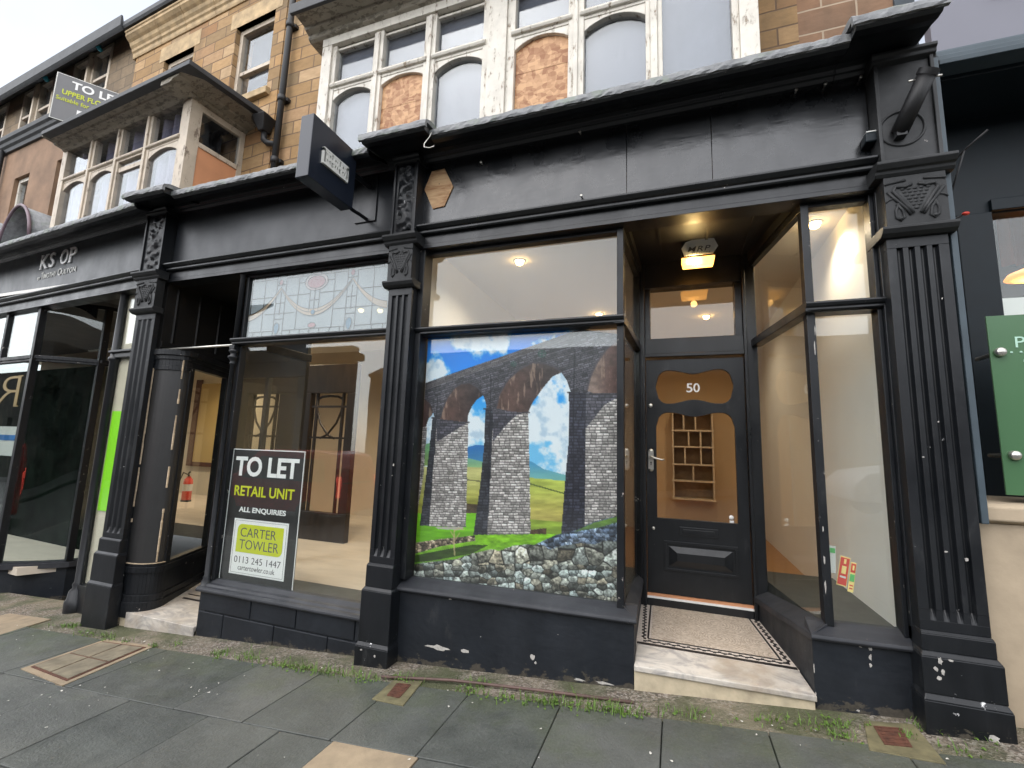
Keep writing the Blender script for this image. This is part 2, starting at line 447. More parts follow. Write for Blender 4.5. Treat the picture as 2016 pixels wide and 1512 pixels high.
MAT['grass'] = leaf('weed green', (0.05, 0.11, 0.015), (0.14, 0.23, 0.035))
MAT['twig'] = simple('bare twig', (0.05, 0.04, 0.03), 0.8)
def emis(name, c, s):
    k = NT(name)
    return k.done((0.8, 0.7, 0.5), 0.5, emit=c, emit_s=s)
MAT['lamp_hot'] = emis('lit bulb', (1.0, 0.72, 0.30), 60)
MAT['lamp_body'] = emis('lit amber lamp glass', (1.0, 0.42, 0.07), 2.2)
MAT['down_hot'] = emis('lit downlight', (1.0, 0.62, 0.22), 14)
MAT['pendant'] = emis('lit amber shade', (1.0, 0.30, 0.02), 0.55)
MAT['tail'] = emis('lit tail lamp', (1.0, 0.02, 0.01), 1.2)

MAT['plaster'] = simple('bare pale plaster under the paint', (0.40, 0.38, 0.35), 0.8, var=0.25, scale=60)
MAT['bare_wood'] = simple('bare timber under the paint', (0.48, 0.38, 0.26), 0.8, var=0.3, scale=40)

# ------------------------------------------------------------------ object helpers
LOC = {}
def tag(o, label=None, cat=None, group=None, kind=None):
    if label: o['label'] = label
    if cat: o['category'] = cat
    if group: o['group'] = group
    if kind: o['kind'] = kind
    return o
def thing(name, label, cat, loc, rz=0.0, group=None):
    o = bpy.data.objects.new(name, None)
    o.empty_display_size = 0.2
    o.location = loc
    o.rotation_euler = (0, 0, rz)
    col.objects.link(o)
    LOC[o] = Vector(loc)
    return tag(o, label, cat, group)

class MB:
    """Collects shapes in scene metres and links them as one mesh object."""
    def __init__(s):
        s.v, s.f, s.sm = [], [], []
    def add(s, vs, fs, smooth=False):
        b = len(s.v)
        s.v += [tuple(map(float, p)) for p in vs]
        s.f += [tuple(b + i for i in f) for f in fs]
        s.sm += [smooth] * len(fs)
        return s
    def box(s, x0, x1, y0, y1, z0, z1):
        if x0 > x1: x0, x1 = x1, x0
        if y0 > y1: y0, y1 = y1, y0
        if z0 > z1: z0, z1 = z1, z0
        v = [(x0, y0, z0), (x1, y0, z0), (x1, y1, z0), (x0, y1, z0), (x0, y0, z1), (x1, y0, z1), (x1, y1, z1), (x0, y1, z1)]
        return s.add(v, [(0, 3, 2, 1), (4, 5, 6, 7), (0, 1, 5, 4), (1, 2, 6, 5), (2, 3, 7, 6), (3, 0, 4, 7)])
    def hexa(s, bot, top):
        """bot and top: four points each, counter-clockwise seen from above."""
        return s.add(list(bot) + list(top), [(3, 2, 1, 0), (4, 5, 6, 7), (0, 1, 5, 4), (1, 2, 6, 5), (2, 3, 7, 6), (3, 0, 4, 7)])
    def wall(s, p0, p1, t, z0, z1, z2=None, z3=None):
        """upright slab from plan point p0 to p1, thickness t to the left of the run; z2,z3: heights at p1."""
        z2 = z0 if z2 is None else z2
        z3 = z1 if z3 is None else z3
        d = Vector((p1[0] - p0[0], p1[1] - p0[1])).normalized()
        n = Vector((-d.y, d.x)) * t
        a, b = p0, p1
        c, e = (b[0] + n.x, b[1] + n.y), (a[0] + n.x, a[1] + n.y)
        return s.hexa([(*a, z0), (*b, z2), (*c, z2), (*e, z0)], [(*a, z1), (*b, z3), (*c, z3), (*e, z1)])
    def prism(s, poly, y0, y1):
        """outline in x,z pushed from y0 to y1."""
        n = len(poly)
        ar = sum(poly[i][0] * poly[(i + 1) % n][1] - poly[(i + 1) % n][0] * poly[i][1] for i in range(n))
        if ar < 0: poly = poly[::-1]
        v = [(x, y0, z) for x, z in poly] + [(x, y1, z) for x, z in poly]
        f = [tuple(range(n)), tuple(range(2 * n - 1, n - 1, -1))]
        f += [(i + n, (i + 1) % n + n, (i + 1) % n, i) for i in range(n)]
        return s.add(v, f)
    def slab(s, poly, z0, z1):
        """outline in x,y pushed from z0 to z1 (numbers or functions of x,y)."""
        n = len(poly)
        g0 = z0 if callable(z0) else (lambda x, y: z0)
        g1 = z1 if callable(z1) else (lambda x, y: z1)
        ar = sum(poly[i][0] * poly[(i + 1) % n][1] - poly[(i + 1) % n][0] * poly[i][1] for i in range(n))
        if ar < 0: poly = poly[::-1]
        v = [(x, y, g0(x, y)) for x, y in poly] + [(x, y, g1(x, y)) for x, y in poly]
        f = [tuple(range(n - 1, -1, -1)), tuple(range(n, 2 * n))]
        f += [(i, (i + 1) % n, (i + 1) % n + n, i + n) for i in range(n)]
        return s.add(v, f)
    def run(s, prof, x0, x1, zs=None, n=1, jit=0.0):
        """moulding: closed profile of (y,z) swept along x; zs(x) lifts it."""
        m = len(prof)
        v = []
        for k in range(n + 1):
            x = x0 + (x1 - x0) * k / n
            dz = zs(x) if zs else 0
            for y, z in prof:
                v.append((x, y + (random.uniform(-jit, jit) if jit else 0), z + dz + (random.uniform(-jit, jit) if jit else 0)))
        f = []
        for k in range(n):
            for i in range(m):
                j = (i + 1) % m
                f.append((k * m + i, k * m + j, (k + 1) * m + j, (k + 1) * m + i))
        f += [tuple(range(m - 1, -1, -1)), tuple(n * m + i for i in range(m))]
        return s.add(v, f)
    def tube(s, pts, r, seg=8, smooth=True, cap=True):
        pts = [Vector(p) for p in pts]
        rad = r if isinstance(r, (list, tuple)) else [r] * len(pts)
        v, f = [], []
        up = None
        for i, p in enumerate(pts):
            d = (pts[min(i + 1, len(pts) - 1)] - pts[max(i - 1, 0)]).normalized()
            if up is None:
                up = Vector((0, 0, 1)) if abs(d.z) < 0.9 else Vector((1, 0, 0))
            a = d.cross(up).normalized()
            b = a.cross(d).normalized()
            up = b
            for k in range(seg):
                t = 2 * math.pi * k / seg
                v.append(p + (a * math.cos(t) + b * math.sin(t)) * rad[i])
        for i in range(len(pts) - 1):
            for k in range(seg):
                k2 = (k + 1) % seg
                f.append((i * seg + k, (i + 1) * seg + k, (i + 1) * seg + k2, i * seg + k2))
        if cap:
            f += [tuple(range(seg)), tuple(reversed([(len(pts) - 1) * seg + k for k in range(seg)]))]
        return s.add(v, f, smooth)
    def lathe(s, prof, c, seg=20, axis='Z', smooth=True):
        v, f = [], []
        for r, h in prof:
            for k in range(seg):
                t = 2 * math.pi * k / seg
                a, b = r * math.cos(t), r * math.sin(t)
                if axis == 'Z': v.append((c[0] + a, c[1] + b, c[2] + h))
                elif axis == 'Y': v.append((c[0] + a, c[1] + h, c[2] + b))
                else: v.append((c[0] + h, c[1] + a, c[2] + b))
        for i in range(len(prof) - 1):
            for k in range(seg):
                k2 = (k + 1) % seg
                q = (i * seg + k, i * seg + k2, (i + 1) * seg + k2, (i + 1) * seg + k)
                f.append(q)
        return s.add(v, f, smooth)
    def ball(s, c, r, seg=12, rings=8, sc=(1, 1, 1)):
        v, f = [], []
        for i in range(rings + 1):
            ph = math.pi * i / rings
            for k in range(seg):
                t = 2 * math.pi * k / seg
                v.append((c[0] + r * sc[0] * math.sin(ph) * math.cos(t), c[1] + r * sc[1] * math.sin(ph) * math.sin(t), c[2] + r * sc[2] * math.cos(ph)))
        for i in range(rings):
            for k in range(seg):
                k2 = (k + 1) % seg
                f.append((i * seg + k, (i + 1) * seg + k, (i + 1) * seg + k2, i * seg + k2))
        return s.add(v, f, True)
    def grid(s, fn, nu, nv, smooth=True):
        v = [fn(i / nu, j / nv) for j in range(nv + 1) for i in range(nu + 1)]
        f = [(j * (nu + 1) + i, j * (nu + 1) + i + 1, (j + 1) * (nu + 1) + i + 1, (j + 1) * (nu + 1) + i) for j in range(nv) for i in range(nu)]
        return s.add(v, f, smooth)
    def turn(s, c, a, start=0):
        """rotate the points added since start about a vertical line through c."""
        ca, sa = math.cos(a), math.sin(a)
        for i in range(start, len(s.v)):
            x, y, z = s.v[i]
            s.v[i] = (c[0] + (x - c[0]) * ca - (y - c[1]) * sa, c[1] + (x - c[0]) * sa + (y - c[1]) * ca, z)
        return s
    def build(s, name, m, parent=None, bevel=0.0, seg=2, label=None, fix=True):
        me = bpy.data.meshes.new(name)
        off = LOC.get(parent, Vector((0, 0, 0))) if parent is not None else Vector((0, 0, 0))
        me.from_pydata([(x - off.x, y - off.y, z - off.z) for x, y, z in s.v], [], s.f)
        me.materials.append(MAT[m] if isinstance(m, str) else m)
        me.polygons.foreach_set('use_smooth', s.sm)
        if fix:
            bm = bmesh.new(); bm.from_mesh(me)
            bmesh.ops.recalc_face_normals(bm, faces=bm.faces)
            bm.to_mesh(me); bm.free()
        o = bpy.data.objects.new(name, me)
        col.objects.link(o)
        if parent is not None:
            o.parent = parent
            LOC[o] = off
        if bevel:
            b = o.modifiers.new('bevel', 'BEVEL')
            b.width, b.segments, b.limit_method, b.angle_limit = bevel, seg, 'ANGLE', R(40)
            b.harden_normals = False
        if label: o['label'] = label
        return o

def glyphs(body, bold=0.0, extrude=0.5, italic=0.0, spacing=1.0):
    """text outline as (verts, faces) in a box x 0..1, y 0..1 (normalised to its own bounds) and depth 0..1."""
    cu = bpy.data.curves.new('lettering', 'FONT')
    cu.body = body
    cu.size = 1.0
    cu.offset = bold
    cu.shear = italic
    cu.space_character = spacing
    cu.resolution_u = 4
    cu.extrude = extrude
    ob = bpy.data.objects.new('lettering', cu)
    col.objects.link(ob)
    dg = bpy.context.evaluated_depsgraph_get()
    me = bpy.data.meshes.new_from_object(ob.evaluated_get(dg))
    v = np.array([p.co[:] for p in me.vertices])
    f = [tuple(p.vertices) for p in me.polygons]
    bpy.data.objects.remove(ob); bpy.data.curves.remove(cu); bpy.data.meshes.remove(me)
    lo, hi = v.min(0), v.max(0)
    sp = np.where(hi - lo < 1e-9, 1, hi - lo)
    return (v - lo) / sp, f
def text(mb, body, fn, bold=0.0, italic=0.0, spacing=1.0):
    """fn(u,v,d): place normalised text (u right, v up, d 0 back to 1 front)."""
    v, f = glyphs(body, bold, 0.5, italic, spacing)
    mb.add([fn(a, b, c) for a, b, c in v], f)
    return mb
def flat_text(mb, body, x0, x1, z0, z1, y, depth=0.003, bold=0.0, italic=0.0, spacing=1.0):
    return text(mb, body, lambda a, b, c: (x0 + (x1 - x0) * a, y - depth * c, z0 + (z1 - z0) * b), bold, italic, spacing)

def pane(mb, x0, x1, z0, z1, y, t=0.005):
    return mb.box(x0, x1, y, y + t, z0, z1)
def gz(x):
    """height of the paving where it meets the shop fronts."""
    if x < -9: return 0.088 + 0.085 * -9 + 0.0025 * 81 + 0.04 * (x + 9)
    if x > 3: return 0.088 + 0.255 + 0.0225 + 0.1 * (x - 3)
    return 0.088 + 0.085 * x + 0.0025 * x * x
TILT = R(-4.0)                     # the street line bends here: the left-hand fronts turn away
PIV = (-5.0, 0.0, 0.0)

# ------------------------------------------------------------------ ground
def sheet(name, x0, x1, y0, y1, dz, m, nx=40, ny=2, kind='structure', parent=None):
    mb = MB()
    mb.grid(lambda a, b: (x0 + (x1 - x0) * a, y0 + (y1 - y0) * b, gz(x0 + (x1 - x0) * a) + dz), nx, ny, False)
    o = mb.build(name, m, parent)
    if kind: o['kind'] = kind
    return o
sheet('ground', -120, 120, -160, 60, -0.35, 'asphalt', 60, 2)
sheet('road', -60, 40, -11.5, -4.0, -0.125, 'asphalt', 60, 2)
kb = MB()
for i in range(34):
    x0 = -24 + i * 0.9
    kb.slab([(x0, -4.0), (x0 + 0.892, -4.0), (x0 + 0.892, -3.86), (x0, -3.86)], lambda x, y: gz(x) - 0.3, lambda x, y: gz(x))
tag(kb.build('kerb', 'kerb', bevel=0.012), kind='structure')
sheet('far_pavement', -60, 40, -14.5, -11.5, 0.0, 'asphalt', 60, 2)
sheet('pavement_bed', -24, 8, -3.86, -0.20, -0.035, 'joint', 60, 2)
sheet('gravel_strip', -24, 8, -0.325, 0.35, -0.006, 'gravel', 60, 2)

# flags of the pavement, each with its own stone tone
def flags():
    v, f, tone = [], [], []
    rows = [(-0.30, -0.945), (-0.951, -1.58), (-1.586, -2.22), (-2.226, -2.86), (-2.866, -3.44), (-3.446, -3.855)]
    seams = {0: [-24, -14, -9.1, -8.3, -7.5, -6.75, -5.78, -4.72, -3.92, -2.93, -2.37, -1.75, -1.235, -0.655, -0.09, 0.42, 0.98, 1.55, 2.3, 3.1, 4, 8],
             1: [-24, -14, -9.3, -8.6, -7.9, -7.1, -6.2, -5.5, -4.68, -3.91, -3.3, -2.62, -2.08, -1.72, -1.21, -0.60, -0.07, 0.5, 1.2, 2.0, 3, 8]}
    pale = {(1, 13)}
    pal = MB()
    for r, (ya, yb) in enumerate(rows):
        xs = seams.get(r)
        if xs is None:
            xs, x = [-24, -12], -9.0
            while x < 4:
                xs.append(x); x += random.uniform(0.5, 0.95)
            xs.append(8)
        for i in range(len(xs) - 1):
            g = random.uniform(0.0018, 0.0038)
            x0, x1 = xs[i] + g, xs[i + 1] - g
            dz = random.uniform(-0.0025, 0.0025)
            y0, y1 = yb + 0.002, ya - 0.002
            n = 1 if x1 - x0 < 1.2 else 8
            if (r, i) in pale:
                pal.slab([(x0, y0), (x1, y0), (x1, y1), (x0, y1)], lambda x, y: gz(x) - 0.05, lambda x, y: gz(x) + 0.003)
                continue
            t = max(0.0, min(0.6, random.gauss(0.14, 0.20)))
            for k in range(n):
                xa, xb = x0 + (x1 - x0) * k / n, x0 + (x1 - x0) * (k + 1) / n
                b = len(v)
                v += [(xa, y0, gz(xa) + dz), (xb, y0, gz(xb) + dz), (xb, y1, gz(xb) + dz), (xa, y1, gz(xa) + dz)]
                v += [(xa, y0, gz(xa) - 0.04), (xb, y0, gz(xb) - 0.04), (xb, y1, gz(xb) - 0.04), (xa, y1, gz(xa) - 0.04)]
                f += [(b, b + 1, b + 2, b + 3), (b, b + 4, b + 5, b + 1), (b + 1, b + 5, b + 6, b + 2), (b + 2, b + 6, b + 7, b + 3), (b + 3, b + 7, b + 4, b)]
                tone += [t] * 5
    mb = MB(); mb.add(v, f)
    o = mb.build('pavement', 'paving', fix=False)
    at = o.data.attributes.new('tone', 'FLOAT', 'FACE')
    at.data.foreach_set('value', tone)
    o['kind'] = 'structure'
    b = o.modifiers.new('bevel', 'BEVEL'); b.width, b.segments, b.limit_method = 0.003, 1, 'ANGLE'
    pal.slab([(-6.55, -0.50), (-5.80, -0.53), (-5.88, -0.10), (-6.55, -0.12)], lambda x, y: gz(x) - 0.03, lambda x, y: gz(x) + 0.0045)
    tag(pal.build('paving_slab', 'pale_slab', bevel=0.003), kind='structure')
flags()

# ------------------------------------------------------------------ pilasters and cornices
def pilaster(parent, x0, x1, zb, z_pl, z_base, z_shaft0, flutes, head='carved', yb=0.10, name='pilaster'):
    """cast-iron fronted pilaster: plinth, base, fluted shaft, carved block, console head."""
    cx = (x0 + x1) / 2
    b = MB()
    wj = lambda e: (x0 - e, x1 + e)
    a, c = wj(0.024); b.box(a, c, -0.135, yb, zb, z_pl - 0.02)
    b.hexa([(a, -0.135, z_pl - 0.02), (c, -0.135, z_pl - 0.02), (c, yb, z_pl - 0.02), (a, yb, z_pl - 0.02)], [(x0 - 0.01, -0.118, z_pl + 0.008), (x1 + 0.01, -0.118, z_pl + 0.008), (x1 + 0.01, yb, z_pl + 0.008), (x0 - 0.01, yb, z_pl + 0.008)])
    a, c = wj(0.014); b.box(a, c, -0.12, yb, z_pl + 0.006, z_base - 0.02)
    b.hexa([(a, -0.12, z_base - 0.02), (c, -0.12, z_base - 0.02), (c, yb, z_base - 0.02), (a, yb, z_base - 0.02)], [(x0, -0.10, z_base + 0.002), (x1, -0.10, z_base + 0.002), (x1, yb, z_base + 0.002), (x0, yb, z_base + 0.002)])
    b.box(x0, x1, -0.10, yb, z_base, z_shaft0 - 0.012)
    b.hexa([(x0, -0.10, z_shaft0 - 0.012), (x1, -0.10, z_shaft0 - 0.012), (x1, yb, z_shaft0 - 0.012), (x0, yb, z_shaft0 - 0.012)], [(x0 + 0.006, -0.085, z_shaft0), (x1 - 0.006, -0.085, z_shaft0), (x1 - 0.006, yb, z_shaft0), (x0 + 0.006, yb, z_shaft0)])
    pil = b.build(name, 'shaft', parent, 0.005)
    # fluted shaft: hollow channels between fillets, pointed stops at the foot
    s = MB()
    zt = 2.785
    W = x1 - x0 - 0.012
    xa = x0 + 0.006
    fil = W * 0.16
    fw_ = (W - 2 * fil - (flutes - 1) * W * 0.085) / flutes
    prof = [(xa, -0.08)]
    x = xa + fil
    fl = []
    for k in range(flutes):
        fl.append((x, x + fw_))
        for q in range(7):
            t = q / 6
            prof.append((x + fw_ * t, -0.08 + 0.026 * math.sin(math.pi * t) ** 0.6))
        x += fw_ + W * 0.085
    prof.append((xa + W, -0.08))
    prof += [(xa + W, yb), (xa, yb)]
    za, ze = z_shaft0 + 0.10, zt - 0.07
    n = len(prof)
    s.slab(prof, za, ze)
    s.box(xa, xa + W, -0.0803, yb, ze, zt)
    s.box(xa, xa + W, -0.0803, yb, z_shaft0, za - 0.05)
    # foot of the channels: sloping stops
    flat = [(xa, -0.08)] + [(px, -0.08) for px, _ in prof[1:-3]] + prof[-3:]
    vb = [(px, py, za - 0.05) for px, py in flat]
    vt = [(px, py, za) for px, py in prof]
    s.add(vb + vt, [(i, (i + 1) % n, (i + 1) % n + n, i + n) for i in range(n)])
    s.build('shaft', 'shaft', pil, 0.0015, 1)
    # abacus, carved block, necking band
    a = MB()
    e = 0.026
    a.run([(-0.10, 2.775), (-0.125, 2.79), (-0.14, 2.812), (-0.14, 2.826), (-0.11, 2.834), (yb, 2.834), (yb, 2.775)], x0 - e, x1 + e)
    a.box(x0 + 0.004, x1 - 0.004, -0.115, yb, 2.834, 3.135)
    a.run([(-0.115, 3.135), (-0.13, 3.15), (-0.135, 3.165), (-0.15, 3.172), (-0.17, 3.195), (-0.17, 3.212), (-0.12, 3.222), (yb, 3.222), (yb, 3.135)], x0 - e - 0.012, x1 + e + 0.012)
    cap = a.build('capital', 'capital', pil, 0.003)
    r = MB()
    hw = (x1 - x0) / 2
    yq = -0.117
    def P(u, v): return (cx + u * hw, yq, 2.985 + v * 0.13)
    rr = 0.0085 if hw < 0.13 else 0.0105
    # scaly shield between two straps, with drops
    for sg in (-1, 1):
        r.tube([P(sg * 0.10, 0.72), P(sg * 0.32, 0.60), P(sg * 0.62, 0.66), P(sg * 0.70, 0.45), P(sg * 0.52, 0.12), P(sg * 0.30, -0.32), P(sg * 0.12, -0.66)], rr, 6)
        r.tube([P(sg * 0.88, 0.46), P(sg * 0.62, 0.02), P(sg * 0.34, -0.40), P(sg * 0.20, -0.72)], rr * 0.8, 6)
        r.tube([P(sg * 0.62, -0.15), P(sg * 0.46, -0.45), P(sg * 0.40, -0.80), P(sg * 0.52, -0.95), P(sg * 0.66, -0.80), P(sg * 0.66, -0.45), P(sg * 0.56, -0.15)], rr * 0.7, 6)
        p = P(sg * 0.53, -0.86); r.ball(p, rr * 1.25, 8, 6)
        r.tube([P(sg * 0.28, 0.92), P(sg * 0.90, 0.84), P(sg * 0.94, 0.78)], rr * 0.7, 6)
        r.tube([P(sg * 0.70, 0.12), P(sg * 0.86, 0.06), P(sg * 0.97, -0.06)], rr * 0.45, 6)
    for row in range(7):
        v = 0.52 - row * 0.155
        half = 0.50 * (1 - row / 7.6)
        nn = max(1, 5 - (row * 2) // 3)
        for k in range(nn):
            u = (-half + 2 * half * (k + 0.5) / nn)
            p = P(u, v)
            r.ball((p[0], p[1] + 0.004, p[2]), hw * half / nn * 0.98, 8, 5, (1, 0.55, 0.7))
    r.build('relief', 'capital', cap)
    # console head running up to the cornice
    h = MB()
    h.box(x0 + 0.012, x1 - 0.012, -0.10, 0.10, 3.222, 3.93)
    for sg, xe in ((-1, x0 + 0.012), (1, x1 - 0.012)):
        h.box(xe - 0.010, xe + 0.010, -0.118, 0.05, 3.235, 3.90)
    h.run([(-0.10, 3.86), (-0.13, 3.875), (-0.135, 3.895), (-0.15, 3.905), (-0.15, 3.925), (0.0, 3.93), (0.0, 3.86)], x0 - 0.01, x1 + 0.01)
    hd = h.build('console', 'capital' if head != 'carved' else 'shaft', pil, 0.004)
    if head == 'carved':
        g = MB()
        xl, xr = x0 + 0.045, x1 - 0.045
        rs = np.random.default_rng(int(abs(x0) * 1000))
        bl = [(rs.uniform(0, 1), rs.uniform(0, 1), rs.uniform(0.03, 0.075), rs.uniform(-1, 1)) for _ in range(95)]
        def fn(a_, b_):
            x_, z_ = xl + (xr - xl) * a_, 3.26 + 0.585 * b_
            d = 0
            for bu, bv, br, sgn in bl:
                q = ((a_ - bu) * (xr - xl)) ** 2 + ((b_ - bv) * 0.585) ** 2
                rr_ = br * 0.45
                if q < rr_ * rr_ * 4:
                    d += 0.016 * (1 if sgn > -0.3 else -0.6) * math.exp(-q / (rr_ * rr_))
            edge = min(a_, 1 - a_, b_ * 3, (1 - b_) * 3) * 12
            return (x_, -0.102 - max(-0.004, min(0.028, d)) * min(1, edge), z_)
        g.grid(fn, 22, 64)
        g.build('foliage_panel', 'shaft', hd, fix=False)
    return pil

def cornice(parent, spans, zt, name='cornice', zs=None):
    """deep shop cornice; spans: (x0, x1, lip y). Lead dressed over the top as a sub-part."""
    b, l = MB(), MB()
    for x0, x1, ly in spans:
        t = zt + (0.012 if ly < -0.4 else 0)
        prof = [(0.06, 3.895), (-0.025, 3.895), (-0.04, 3.915), (-0.055, 3.918), (-0.065, 3.938), (-0.10, 3.945), (ly + 0.13, t - 0.055), (ly + 0.07, t - 0.075), (ly + 0.02, t - 0.08), (ly, t - 0.068), (ly, t - 0.03), (0.06, t + 0.03)]
        b.run(prof, x0, x1, zs)
        n = max(6, int((x1 - x0) / 0.035))
        lp = [(ly + 0.010, t - 0.066), (ly - 0.012, t - 0.063), (ly - 0.016, t - 0.045), (ly - 0.013, t - 0.018), (ly + 0.004, t + 0.002), (ly + 0.06, t + 0.022), (0.02, t + 0.075), (0.02, t + 0.036), (ly + 0.012, t - 0.026)]
        l.run(lp, x0 - (0.02 if ly < -0.4 else 0.0), x1 + (0.02 if ly < -0.4 else 0.0), zs, n, 0.0035)
    o = b.build(name, 'black', parent, 0.004)
    l.build('lead_flashing', 'lead', o)
    return o
def entablature(parent, x0, x1, m='fascia', zb=3.31):
    """signboard with its mouldings and the plain beam below."""
    f = MB()
    cuts = [x0, -0.30, 0.27, x1] if m == 'fascia' else [x0, x1]
    for i, (a_, b_) in enumerate(zip(cuts[:-1], cuts[1:])):
        f.box(a_ + (0.0015 if i else 0), b_ - 0.0015, 0.0012 * (i % 2), 0.06, zb - 0.02, 3.90)
    fb = f.build('fascia_board', m, parent, 0.002)
    k = MB()
    k.run([(0.06, 3.235), (-0.045, 3.235), (-0.055, 3.245), (-0.055, 3.262), (-0.07, 3.268), (-0.095, 3.288), (-0.095, 3.302), (-0.05, 3.312), (-0.008, 3.316), (0.06, 3.316)], x0, x1)
    k.build('fascia_moulding', 'black', parent, 0.003)
    a = MB()
    a.run([(0.14, 3.125), (-0.02, 3.125), (-0.02, 3.155), (-0.012, 3.16), (-0.012, 3.228), (-0.03, 3.232), (0.14, 3.232)], x0, x1)
    return fb, a.build('beam', 'black', parent, 0.004)

# ------------------------------------------------------------------ the vacant shop, number 50
shop = thing('vacant_shop_front', 'black painted shop front with the recessed door numbered 50', 'shop front', (0.2, 0, 0.1))
pilaster(shop, -2.215, -1.98, -0.14, 0.062, 0.447, 0.615, 3)
pilaster(shop, 1.165, 1.462, 0.12, 0.36, 0.56, 0.655, 4, head='plain')
entablature(shop, -1.985, 1.165, 'fascia')
cornice(shop, [(-2.335, -1.76, -0.42), (-1.76, 0.992, -0.32), (0.992, 1.385, -0.42)], 3.955)

def sill_run(mb, p0, p1, depth, z, base_z):
    pass
# window-backing walls below the glass
r = MB()
r.hexa([(-1.985, 0.0, -0.2), (-0.262, 0.0, 0.0), (-0.262, 0.16, 0.0), (-1.985, 0.16, -0.2)], [(-1.985, 0.0, 0.425), (-0.262, 0.0, 0.455), (-0.262, 0.16, 0.455), (-1.985, 0.16, 0.425)])
r.wall((-0.262, 0.003), (-0.285, 0.94), 0.10, 0.05, 0.452, 0.15, 0.452)
sr = r.build('stall_riser', 'navy', shop, 0.006)
k = MB()
# sloping weathered sill with a rounded nose
def sill(mb, pts, zb, zn, back):
    pass
k.run([(0.12, 0.43), (0.12, 0.517), (0.085, 0.512), (-0.005, 0.475), (-0.03, 0.462), (-0.036, 0.447), (-0.03, 0.435), (0.0, 0.428)], -1.985, -0.245, lambda x: (x + 1.1) * 0.012)
k.hexa([(-0.245, -0.03, 0.445), (-0.262, 0.945, 0.45), (-0.33, 0.945, 0.45), (-0.335, 0.05, 0.445)], [(-0.248, -0.025, 0.472), (-0.266, 0.945, 0.48), (-0.325, 0.945, 0.52), (-0.335, 0.05, 0.52)])
k.build('window_sill', 'sill', sr, 0.004)
r = MB()
r.hexa([(0.705, 0.0, 0.08), (1.17, 0.0, 0.1), (1.17, 0.14, 0.1), (0.80, 0.14, 0.08)], [(0.705, 0.0, 0.505), (1.17, 0.0, 0.515), (1.17, 0.14, 0.515), (0.80, 0.14, 0.505)])
r.wall((0.705, 0.004), (0.575, 0.94), -0.10, 0.10, 0.50, 0.16, 0.42)
sr = r.build('stall_riser', 'navy', shop, 0.006)
k = MB()
k.run([(0.12, 0.505), (0.12, 0.592), (0.085, 0.587), (0.0, 0.550), (-0.026, 0.540), (-0.032, 0.525), (-0.026, 0.512), (0.0, 0.505)], 0.695, 1.172, lambda x: (x - 0.95) * 0.02)
k.hexa([(0.695, -0.026, 0.505), (0.80, 0.05, 0.505), (0.645, 0.945, 0.43), (0.545, 0.945, 0.41)], [(0.695, -0.026, 0.536), (0.80, 0.05, 0.588), (0.645, 0.945, 0.50), (0.545, 0.945, 0.45)])
k.build('window_sill', 'sill', sr, 0.004)

# frame: posts, transom bars, heads
f = MB()
f.box(-1.985, -1.935, 0.0, 0.13, 0.50, 3.125)
f.box(-2.0, -1.985, -0.04, 0.13, 0.50, 3.125)
f.box(-0.375, -0.328, 0.045, 0.125, 0.50, 3.125)                      # corner post
f.box(-1.935, -0.375, 0.055, 0.125, 3.095, 3.125)
f.wall((-0.282, 0.94), (-0.262, 0.985), 0.06, 0.45, 3.15)
f.box(0.782, 0.828, 0.045, 0.125, 0.57, 3.125)
f.box(1.165, 1.20, 0.0, 0.13, 0.57, 3.125)
f.box(1.142, 1.165, 0.03, 0.128, 0.57, 3.125)
f.box(0.828, 1.142, 0.055, 0.125, 3.095, 3.125)
f.wall((-0.328, 0.07), (-0.285, 0.95), 0.045, 3.08, 3.13)
f.wall((0.782, 0.07), (0.61, 0.95), -0.045, 3.08, 3.13)
f.build('window_frame', 'black_chip', shop, 0.004)
t = MB()
tp = [(0.13, 2.392), (0.02, 2.392), (0.0, 2.402), (0.0, 2.418), (-0.012, 2.424), (-0.022, 2.440), (-0.018, 2.452), (0.02, 2.458), (0.13, 2.470)]
t.run(tp, -1.985, -0.318)
t.wall((-0.318, 0.0), (-0.272, 0.955), 0.075, 2.394, 2.456)
t.build('transom_bar', 'black', shop, 0.004)
t = MB()
t.run(tp, 0.768, 1.185)
t.wall((0.768, 0.0), (0.60, 0.955), -0.075, 2.394, 2.456)
t.build('transom_bar', 'black', shop, 0.004)

def panes(parent, rects, m='glass', t=0.005):
    for x0, x1, z0, z1, y in rects:
        pane(MB(), x0, x1, z0, z1, y, t).build('window_pane', m, parent)
panes(shop, [(-1.94, -0.37, 0.50, 2.40, 0.092), (-1.94, -0.37, 2.455, 3.10, 0.092), (0.822, 1.148, 0.57, 2.40, 0.092), (0.822, 1.148, 2.455, 3.10, 0.092)])
for a_, b_, s_ in (((-0.345, 0.115), (-0.300, 0.95), 1), ((0.80, 0.115), (0.632, 0.95), -1)):
    for z0, z1 in ((0.47, 2.40), (2.45, 3.10)):
        MB().wall(a_, b_, 0.005 * s_, z0, z1).build('window_pane', 'glass', shop)

